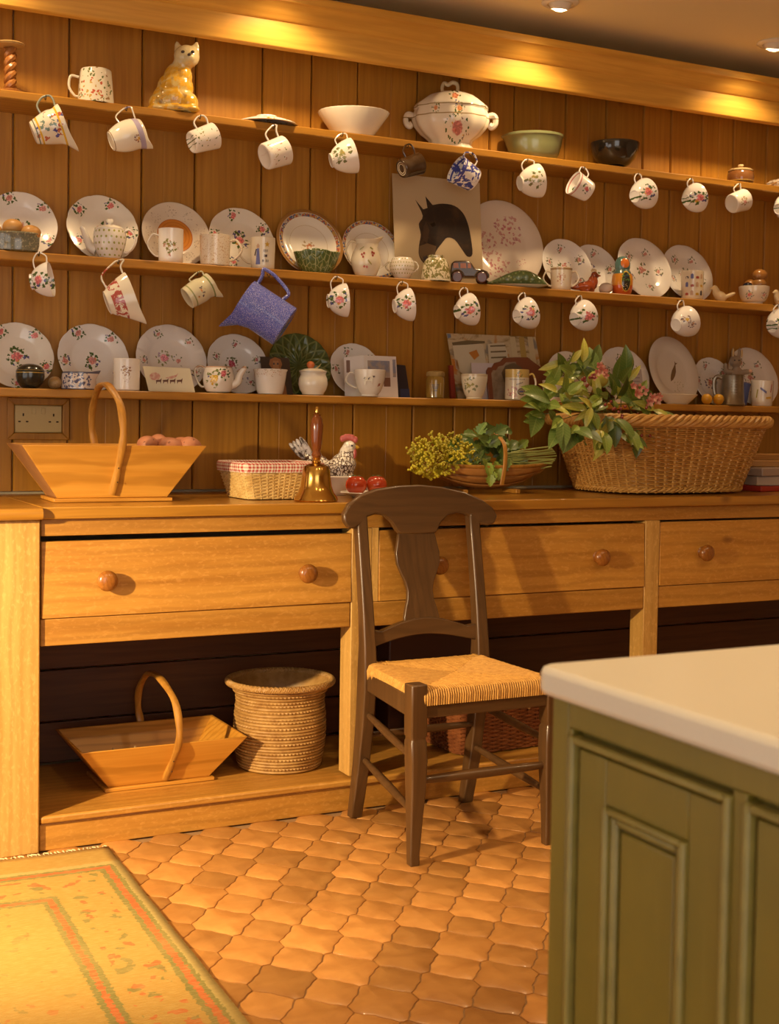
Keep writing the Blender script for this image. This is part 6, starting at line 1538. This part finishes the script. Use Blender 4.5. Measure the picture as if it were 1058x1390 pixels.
# ---- saucer with two tomatoes
sp_ = onY(497, 672, 3.51)
t = thing('saucer', 'white saucer under two tomatoes on the worktop behind the chair', 'saucer', (sp_.x, 3.515, WZ), FACE)
obj('saucer_body', MB().lathe([(0, .002), (.036, 0), (.040, .003), (.068, .012), (.076, .016), (.074, .018), (.05, .009), (0, .007)], 48), C_HENB, t)
b = NB('tomato_skin', (.50, .055, .015), .14, coat=.6); b.lay(b.m('MULTIPLY', b.ramp(b.noise(b.P, 25, 2), .5, .7), .5), (.58, .14, .02)); M_TOM = b.done()
for px, lab, dz in ((484, 'ripe tomato on the saucer next to the hen dish', 0), (511, 'ripe tomato on the saucer next to the chair back', 0)):
    p = onY(px, 657, 3.515)
    tt = thing('tomato', lab, 'tomato', (p.x, 3.515, WZ + .0095), px, 'two tomatoes on the saucer')
    obj('tomato_flesh', MB().lathe([(0, .003), (.010, .0005), (.020, .004), (.029, .015), (.032, .027), (.030, .040), (.022, .051), (.010, .055), (.003, .052), (0, .051)], 32, lambda a, r, z: (r * (1 + .025 * math.cos(5 * a)) * math.cos(a), r * (1 + .025 * math.cos(5 * a)) * math.sin(a), z)), M_TOM, tt)
    cx_ = MB()
    for k in range(5):
        a = k * 1.256; cx_.tube([(.002 * math.cos(a), .002 * math.sin(a), .052), (.010 * math.cos(a), .010 * math.sin(a), .0565), (.016 * math.cos(a + .2), .016 * math.sin(a + .2), .055)], [.0025, .002, .0006], 5)
    obj('calyx', cx_, plain('calyx_green', (.12, .16, .03), .6), tt)

# ================================================================ leaves and stems
def leaf_mesh(name, L_, W_, mat, curl=.25, fold=.22, serr=0.0):
    n = 9; rows = []
    for i in range(n):
        q = i / (n - 1); w_ = W_ / 2 * math.sin(math.pi * q ** .82) ** .85 * (1 + (serr if i % 2 else -serr)) + .0004
        z = -curl * L_ * q * q
        rows.append([(-w_, L_ * q, z + fold * w_), (-w_ * .5, L_ * q, z + fold * w_ * .4), (0, L_ * q, z), (w_ * .5, L_ * q, z + fold * w_ * .4), (w_, L_ * q, z + fold * w_)])
    return mesh_of(name, MB().grid(lambda i, j: rows[i][j], n, 5), mat, angle=80)
def leafmat(name, c, v, rough=.4):
    b = NB(name, c, rough, coat=.15)
    b.lay(b.m('MULTIPLY', b.lt(b.m('ABSOLUTE', b.xyz[0]), .0012), .7), v)
    b.lay(b.m('MULTIPLY', b.gt(b.m('SINE', b.m('MULTIPLY', b.m('ADD', b.xyz[1], b.m('MULTIPLY', b.m('ABSOLUTE', b.xyz[0]), -.8)), 700.0)), .86), .35), v)
    h = b.new('ShaderNodeHueSaturation'); b.put(h.inputs['Value'], b.m('ADD', b.m('MULTIPLY', b.rand, .7), .65)); b.put(h.inputs['Color'], b.col); b.col = h.outputs[0]
    return b.done()
L_MID = leafmat('leaf_mid_green', (.19, .27, .035), (.34, .40, .10))
L_DRK = leafmat('leaf_dark_green', (.095, .155, .028), (.20, .26, .07))
L_YEL = leafmat('leaf_young_yellow_green', (.46, .45, .06), (.6, .56, .16))
LEAF = [leaf_mesh('leaf', .075, .036, L_MID), leaf_mesh('leaf', .090, .044, L_DRK, .3), leaf_mesh('leaf', .070, .026, L_YEL, .45), leaf_mesh('leaf', .060, .032, L_MID, .15, .3)]
def put_leaf(parent, me, p, direction, face, sc, name='leaf'):
    y = Vector(direction).normalized(); z = Vector(face); z = (z - y * z.dot(y)).normalized(); x = y.cross(z)
    o = bpy.data.objects.new(name, me); COL.objects.link(o); o.parent = parent
    M = Matrix((x, y, z)).transposed().to_4x4() @ Matrix.Scale(sc, 4)
    M.translation = Vector(p) - Vector(parent.location)
    o.matrix_local = M; return o

# ================================================================ big wicker laundry basket
BX0, BX1 = 2.60, 3.245          # bottom length
t = thing('wicker_basket', 'big oblong wicker basket with a thick plaited rim on the worktop', 'basket', (2.890, 3.625, WZ))
M_WICK = wickermat('honey_wicker', (.50, .26, .06), (.33, .145, .025))
M_WICK2 = wickermat('honey_wicker_stakes', (.58, .33, .09), (.42, .20, .04))
f = rect_path(.545, .38, .725, .495, .238, .006, 3.6)
mb = MB(); weave_rows(mb, f, 36, 60, .0031, .0042, 5, 4)
obj('weave', mb, M_WICK, t, stuff=True)
mb = MB()
for i in range(60):
    p0, n0 = f(i / 60, 0); p1, n1 = f(i / 60, 1); mb.tube([p0, p0.lerp(p1, .5), p1], .0042, 6)
mb.add([f(i / 64, .01)[0] for i in range(64)], [tuple(range(64))])
obj('stakes', mb, M_WICK2, t, stuff=True)
def plait(name, q, R, strands, turns, r, lift=0.):
    mb = MB(); n = 260
    for s_ in range(strands):
        pts = []
        for i in range(n):
            u = i / n; p, nn = f(u, q); a = 2 * math.pi * (s_ / strands + turns * u)
            pts.append(p + nn * (R * math.cos(a)) + Vector((0, 0, lift + R * math.sin(a))))
        mb.tube(pts, r, 6, closed=True)
    return mb
obj('plaited_rim', plait('rim', 1.0, .0140, 5, 17, .0080), M_WICK2, t, stuff=True)
obj('middle_band', plait('band', .52, .0035, 2, 40, .0028), M_WICK2, t, stuff=True)
obj('plaited_foot', plait('foot', .03, .0055, 3, 28, .0040, .004), M_WICK2, t, stuff=True)

# ---- garden cuttings in the basket
rb = random.Random(11)
bq = thing('cut_foliage', 'bunch of leafy garden cuttings with pink blossom spilling over the wicker basket', 'cut flowers', (2.62, 3.50, 1.13))
L0 = Vector(bq.location)
M_STEM = plain('green_stem', (.16, .18, .04), .5)
clusters = [(752, 515, 3.47), (770, 500, 3.50), (792, 498, 3.52), (740, 545, 3.44), (765, 540, 3.42), (736, 562, 3.42), (760, 570, 3.37), (790, 530, 3.44), (815, 520, 3.50), (835, 540, 3.46), (860, 548, 3.44), (880, 560, 3.42), (800, 560, 3.36), (830, 570, 3.35), (850, 585, 3.33), (815, 590, 3.32), (785, 585, 3.35), (870, 575, 3.38), (845, 515, 3.55), (820, 545, 3.40), (808, 500, 3.55)]
for ci, (px, py, Y) in enumerate(clusters):
    c = onY(px, py, Y + .06)
    root = Vector((2.72 + rb.uniform(-.12, .12), 3.60 + rb.uniform(-.05, .05), 1.06))
    mid = (root + c) / 2 + Vector((0, 0, .05))
    wpart('stem', MB().tube(spline([root, mid, c], 6), [.003 - .0018 * k / 12 for k in range(13)], 6), M_STEM, bq)
    out = (c - root).normalized()
    for k in range(7):
        d = (out * .5 + Vector((rb.uniform(-1, 1), rb.uniform(-.7, .2), rb.uniform(-.9, .6)))).normalized()
        if py > 565: d = (d + Vector((0, -.2, -.8))).normalized()
        face = Vector((rb.uniform(-.6, .5), -1, rb.uniform(.1, 1.0)))
        kind = rb.choice([0, 0, 1, 3, 2]) if py < 560 else rb.choice([0, 1, 2, 2, 2, 3] if px > 790 else [0, 1, 1, 3])
        put_leaf(bq, LEAF[kind], c + Vector((rb.uniform(-.018, .018), rb.uniform(-.02, .02), rb.uniform(-.018, .018))), d, face, rb.uniform(.75, 1.25))
b = NB('pink_blossom', (.52, .16, .12), .5); b.lay(b.ramp(b.noise(b.P, 60, 2), .45, .6), (.64, .36, .26)); M_BLOS = b.done()
M_BERRY = plain('dark_red_berry', (.22, .03, .02), .25, 0, .3)
pet = MB()
for k in range(5):
    a = k * 1.2566; T = Matrix.Rotation(a, 4, 'Z') @ Matrix.Translation((.0075, 0, .002)) @ Matrix.Rotation(R_(-25), 4, 'Y')
    e = MB().ell((0, 0, 0), (.0075, .0055, .0014), seg=8, rings=5); pet.add([T @ Vector(v) for v in e.v], e.f)
BLOSSOM = mesh_of('blossom', pet, M_BLOS)
for px, py in [(815, 497), (818, 503), (812, 506), (822, 509), (868, 527), (874, 531), (866, 535), (878, 536), (888, 540), (893, 544), (882, 546), (860, 524), (806, 512), (895, 538)]:
    p = onY(px, py, 3.44 + rb.uniform(-.02, .02))
    put_leaf(bq, BLOSSOM, p, Vector((rb.uniform(-.3, .3), .2, 1)), Vector((rb.uniform(-.5, .5), -1, .4)), rb.uniform(.9, 1.3), 'blossom')
BERRY = mesh_of('berry', MB().ell((0, 0, 0), .0055, seg=10, rings=6), M_BERRY)
for k in range(26):
    px, py = rb.choice([(800, 515), (797, 520), (838, 560), (845, 552), (880, 590), (830, 548), (870, 560)])
    o = bpy.data.objects.new('berry', BERRY); COL.objects.link(o); o.parent = bq
    o.location = onY(px + rb.uniform(-9, 9), py + rb.uniform(-7, 7), 3.40 + rb.uniform(-.02, .03)) - L0
# one pale fruit among the leaves
p = onY(812, 515, 3.50); o = obj('quince', lump('quince', (.032, .032, .030), NB('yellow_green_fruit', (.42, .40, .07), .4).done(), 5), None, loc=p); tag(o, 'yellow-green quince lying among the garden leaves', 'fruit')

# ================================================================ trug of herbs
t = thing('herb_trug', 'small boat-shaped wooden trug of herbs on the worktop behind the chair', 'trug', (2.215, 3.665, WZ), R_(-4))
secs_o = []
def boat(q, v):    # q along, v round the half hoop
    x = -.185 + .37 * q; e = abs(2 * q - 1)
    w_ = .070 * (1 - e ** 3 * .55); d = .085 * (1 - e ** 2.4 * .55)
    a = math.pi * (v - .5) * .92
    return (x * (1 + .12 * (.5 - abs(v - .5)) * -1 + .12 * abs(v - .5) * 2), w_ * math.sin(a) * 1.15, .012 + (.088 - d) + d * (1 - math.cos(a)) * .98)
NB_ = 7
for s_ in range(NB_):
    v0, v1 = s_ / NB_ + .006, (s_ + 1) / NB_ - .006
    mb = MB().grid(lambda i, j: boat(i / 14, v0 + (v1 - v0) * j / 3), 15, 4)
    o = obj('slat', mb, pine('trug_slat_%d' % s_, (.42, .20, .055), (.30, .125, .028), 'x', 1.4, .45, knots=False), t); m_ = o.modifiers.new('thick', 'SOLIDIFY'); m_.thickness = .004; m_.offset = 0
mb = MB()
obj('rim_hoop', MB().tube([boat(i / 20, 0) for i in range(21)] + [boat(1, v / 8) for v in range(1, 8)] + [boat(1 - i / 20, 1) for i in range(21)] + [boat(0, 1 - v / 8) for v in range(1, 8)], .006, 8, closed=True), M_TRUGH, t)
obj('handle', MB().tube(spline([(.02, -.085, .03), (.028, -.09, .10), (.034, -.07, .16), (.028, -.02, .190), (.02, .03, .185), (.01, .075, .13), (.004, .085, .06)], 6), .0075, 8, flat=.6), M_TRUGH, t)
for fx in (-.09, .10): obj('foot', MB().box(fx - .008, fx + .008, -.05, .05, 0, .014), M_TRUGH, t, bevel=.002)
hb_ = thing('herb_bunch', 'bunch of parsley and yellow-green flower heads lying in the small trug', 'herbs', (2.33, 3.68, WZ + .08))
H0 = Vector(hb_.location)
L_PAR = leafmat('parsley_green', (.11, .19, .035), (.2, .28, .07), .5)
PARS = [leaf_mesh('leaf', .045, .034, L_PAR, .2, .3, .18), leaf_mesh('leaf', .055, .040, L_DRK, .3, .3, .15), leaf_mesh('leaf', .040, .030, L_MID, .2, .35, .2)]
for k in range(95):
    px = 610 + 95 * rb.random(); py = 585 + 58 * rb.random()
    if py < 600 and not (628 < px < 690): continue
    p = onY(px, py, 3.62 + .09 * rb.random())
    put_leaf(hb_, rb.choice(PARS), p, Vector((rb.uniform(-1, 1), rb.uniform(-.6, .3), rb.uniform(-.6, .8))), Vector((rb.uniform(-.5, .5), -1, rb.uniform(0, 1))), rb.uniform(.75, 1.25))
for px, py in [(660, 634), (668, 640), (676, 634), (662, 628), (672, 626), (684, 628), (655, 622), (690, 622), (666, 644)]:
    put_leaf(hb_, PARS[2], onY(px, py, 3.585), Vector((rb.uniform(-.6, .6), -.2, -1)), Vector((rb.uniform(-.5, .5), -1, .3)), rb.uniform(.8, 1.2))
b = NB('umbel_yellow', (.58, .50, .03), .5); h = b.new('ShaderNodeHueSaturation'); b.put(h.inputs['Value'], b.m('ADD', b.m('MULTIPLY', b.rand, .5), .7)); b.put(h.inputs['Color'], (*b.base, 1)); b.col = h.outputs[0]; M_UMB = b.done()
def umbel(seed):
    r_ = random.Random(seed); mb = MB()
    for k in range(34):
        a = r_.uniform(0, 6.28); d = r_.random() ** .6 * .030
        q = (d * math.cos(a), d * math.sin(a), .018 - d * d * 9 + r_.uniform(-.004, .004))
        mb.ell(q, r_.uniform(.003, .0048), seg=6, rings=4); mb.tube([(0, 0, -.012), (q[0] * .7, q[1] * .7, q[2] * .5), q], .0007, 3, caps=False)
    return mesh_of('flower_head', mb, M_UMB)
UMB = [umbel(k) for k in range(3)]
for px, py in [(562, 618), (572, 606), (585, 612), (570, 630), (590, 628), (600, 608), (606, 622), (582, 645), (598, 640), (616, 602), (612, 636), (622, 620), (632, 612), (640, 622), (575, 620), (628, 632), (592, 600), (566, 640)]:
    p = onY(px, py, 3.57 + rb.uniform(0, .08))
    o = put_leaf(hb_, UMB[rb.randrange(3)], p, Vector((rb.uniform(-.4, .4), .6, .6)), Vector((rb.uniform(-.7, .4), -.8, rb.uniform(.2, 1))), rb.uniform(.85, 1.2), 'flower_head')
M_STEMP = plain('pale_herb_stem', (.34, .36, .10), .5)
for k in range(13):
    y0 = 606 + k * 1.9
    a = onY(690 + rb.uniform(-5, 5), y0 + 6 + rb.uniform(-3, 3), 3.63); c = onY(756 - abs(k - 6) * 1.2, 606 + k * 2.2 + rb.uniform(-2, 2), 3.60)
    wpart('stem', MB().tube(spline([a, a.lerp(c, .5) + Vector((0, 0, rb.uniform(-.006, .008))), c], 4), .0021, 5), M_STEMP, hb_)

# ================================================================ papers and sticks beyond the big basket
M_MAG = plain('magazine_pages', (.48, .40, .33), .5)
zz = WZ
for k, (lab, dx, rz, hgt, mt) in enumerate([('red paperback at the bottom of the paper pile beyond the wicker basket', .0, 4, .020, plain('red_paperback', (.36, .03, .015), .4)), ('crumpled magazine in the paper pile beyond the wicker basket', .015, -6, .034, M_MAG), ('glossy magazine on top of the paper pile beyond the wicker basket', -.01, 8, .030, NB('glossy_pages', (.40, .30, .24), .25).done())]):
    o = obj('magazine' if k else 'paperback', MB().box(-.115, .115, -.10, .10, 0, hgt), mt, loc=(3.365 + dx, 3.62, zz), rot=(0, 0, R_(rz)), bevel=.004); tag(o, lab, 'book', 'paper pile'); zz += hgt + .0006
M_STK = pine('split_kindling', (.50, .27, .07), (.36, .16, .035), 'x', 1.5, .6, knots=False)
for k, (dx, dy, dz, tilt, rz, lab) in enumerate([(.02, -.075, .000, 0, 30, 'split kindling stick lying nearest the edge of the paper pile'), (.03, -.020, .000, 0, 30, 'split kindling stick lying in the middle of the paper pile'), (.04, .035, .000, 0, 30, 'split kindling stick lying at the back of the paper pile'), (.03, -.02, .0235, 0, 8, 'split kindling stick laid across the top of the others')]):
    o = obj('kindling_stick', MB().box(-.12, .12, -.014, .014, -.011, .011), M_STK, loc=(3.36 + dx, 3.62 + dy, zz + dz + .0116), rot=(0, R_(tilt), R_(-rz)), bevel=.003); tag(o, lab, 'stick', 'kindling sticks')

# ================================================================ things on the dresser's bottom shelf
BZ = 0.0926
tr2 = trug('wooden trug holding two onions on the bottom shelf of the dresser', (1.085, 3.600, BZ), R_(0), .290, .180, .475, .300, .128, .008, .165, .02, M_TRUG)
b = NB('onion_skin', (.46, .30, .12), .4); b.lay(b.ramp(b.noise(b.vm('MULTIPLY', b.P, (1, 1, .2)), 70, 2), .45, .65), (.32, .18, .06)); M_ON = b.done()
for k, (px, py, lab) in enumerate([(138, 1007, 'brown onion in the lower trug beside its end board'), (158, 1012, 'brown onion in the lower trug towards the handle')]):
    p = onY(px, py, 3.565)
    tt = thing('onion', lab, 'onion', (.965 + .062 * k, 3.555, BZ + .0425), k, 'onions in the lower trug')
    obj('onion_bulb', MB().lathe([(0, 0), (.012, .001), (.026, .010), (.031, .022), (.026, .036), (.012, .046), (.005, .054), (.003, .064), (0, .065)], 24), M_ON, tt)
# coiled basket
t = thing('coiled_basket', 'tall coiled straw basket with a flared rim on the bottom shelf', 'basket', (1.475, 3.585, BZ))
M_COIL = wickermat('coiled_seagrass', (.44, .25, .075), (.28, .13, .03))
mb = MB(); prof = [(.118, .0), (.124, .03), (.130, .08), (.132, .12), (.130, .16), (.126, .195), (.128, .215), (.140, .235), (.152, .25)]
def pr_at(z):
    for (r0, z0), (r1, z1) in zip(prof, prof[1:]):
        if z <= z1: return r0 + (r1 - r0) * (z - z0) / (z1 - z0)
    return prof[-1][0]
rows = 27
def cf(i, j):
    z = .248 * j / (rows * 6); a = 2 * math.pi * i / 150
    bul = abs(math.sin(math.pi * j / 6)) ** .6 * .0050
    st = .0016 * math.sin(a * 75 + (j // 6) * 1.9)
    r = pr_at(z) + bul + st * (bul > .002)
    return Vector((r * math.cos(a), r * math.sin(a), z + .001))
mb.grid(cf, 150, rows * 6 + 1, wrap=True)
obj('coils', mb, M_COIL, t, stuff=True)
mb = MB(); mb.grid(lambda i, j: Vector(((pr_at(.248 * (1 - j / 12)) - .004) * math.cos(2 * math.pi * i / 60), (pr_at(.248 * (1 - j / 12)) - .004) * math.sin(2 * math.pi * i / 60), .004 + .244 * (1 - j / 12))), 60, 13, wrap=True)
mb.lathe([(0, .006), (.118, .006)], 60)
obj('inside', mb, M_COIL, t)
mb = MB()
for s_ in range(4):
    mb.tube([((.154 + .006 * math.cos(s_ * 1.57 + u * 40 * 2 * math.pi / 240)) * math.cos(2 * math.pi * u / 240), (.154 + .006 * math.cos(s_ * 1.57 + u * 40 * 2 * math.pi / 240)) * math.sin(2 * math.pi * u / 240), .252 + .006 * math.sin(s_ * 1.57 + u * 40 * 2 * math.pi / 240)) for u in range(240)], .0048, 6, closed=True)
obj('twisted_rim', mb, M_COIL, t, stuff=True)
# dark wicker hamper behind the chair
t = thing('wicker_hamper', 'low dark brown wicker hamper on the bottom shelf behind the chair', 'hamper', (2.235, 3.585, BZ), R_(3))
M_DWICK = wickermat('dark_red_wicker', (.26, .085, .025), (.13, .035, .010))
f = rect_path(.46, .27, .50, .30, .150, .004, 10)
mb = MB(); weave_rows(mb, f, 24, 50, .0034, .0032, 5, 4); obj('weave', mb, M_DWICK, t, stuff=True)
mb = MB()
for i in range(50):
    p0, n0 = f(i / 50, 0); p1, n1 = f(i / 50, 1); mb.tube([p0, p0.lerp(p1, .5), p1], .0035, 5)
obj('stakes', mb, M_DWICK, t, stuff=True)
obj('lid', MB().prism([tuple(f(i / 60, 1.0)[0][:2]) for i in range(60)], .156, .172, 'xy'), M_DWICK, t, bevel=.004)
obj('lid_rim', MB().tube([f(i / 80, 1.0)[0] + Vector((0, 0, .008)) for i in range(80)], .007, 8, closed=True), M_DWICK, t)
obj('latch', MB().tube([(-.02, -.156, .170), (-.02, -.166, .150), (0, -.168, .135), (.02, -.166, .150), (.02, -.156, .170)], .003, 6), plain('pale_cane', (.46, .30, .14), .5), t)
# tall dark box at the back
o = obj('storage_box', MB().box(-.17, .17, -.045, .045, 0, .385), plain('dark_brown_card', (.075, .026, .012), .5), loc=(2.10, 3.812, BZ), bevel=.006); tag(o, 'tall dark brown box standing at the back behind the hamper', 'box')
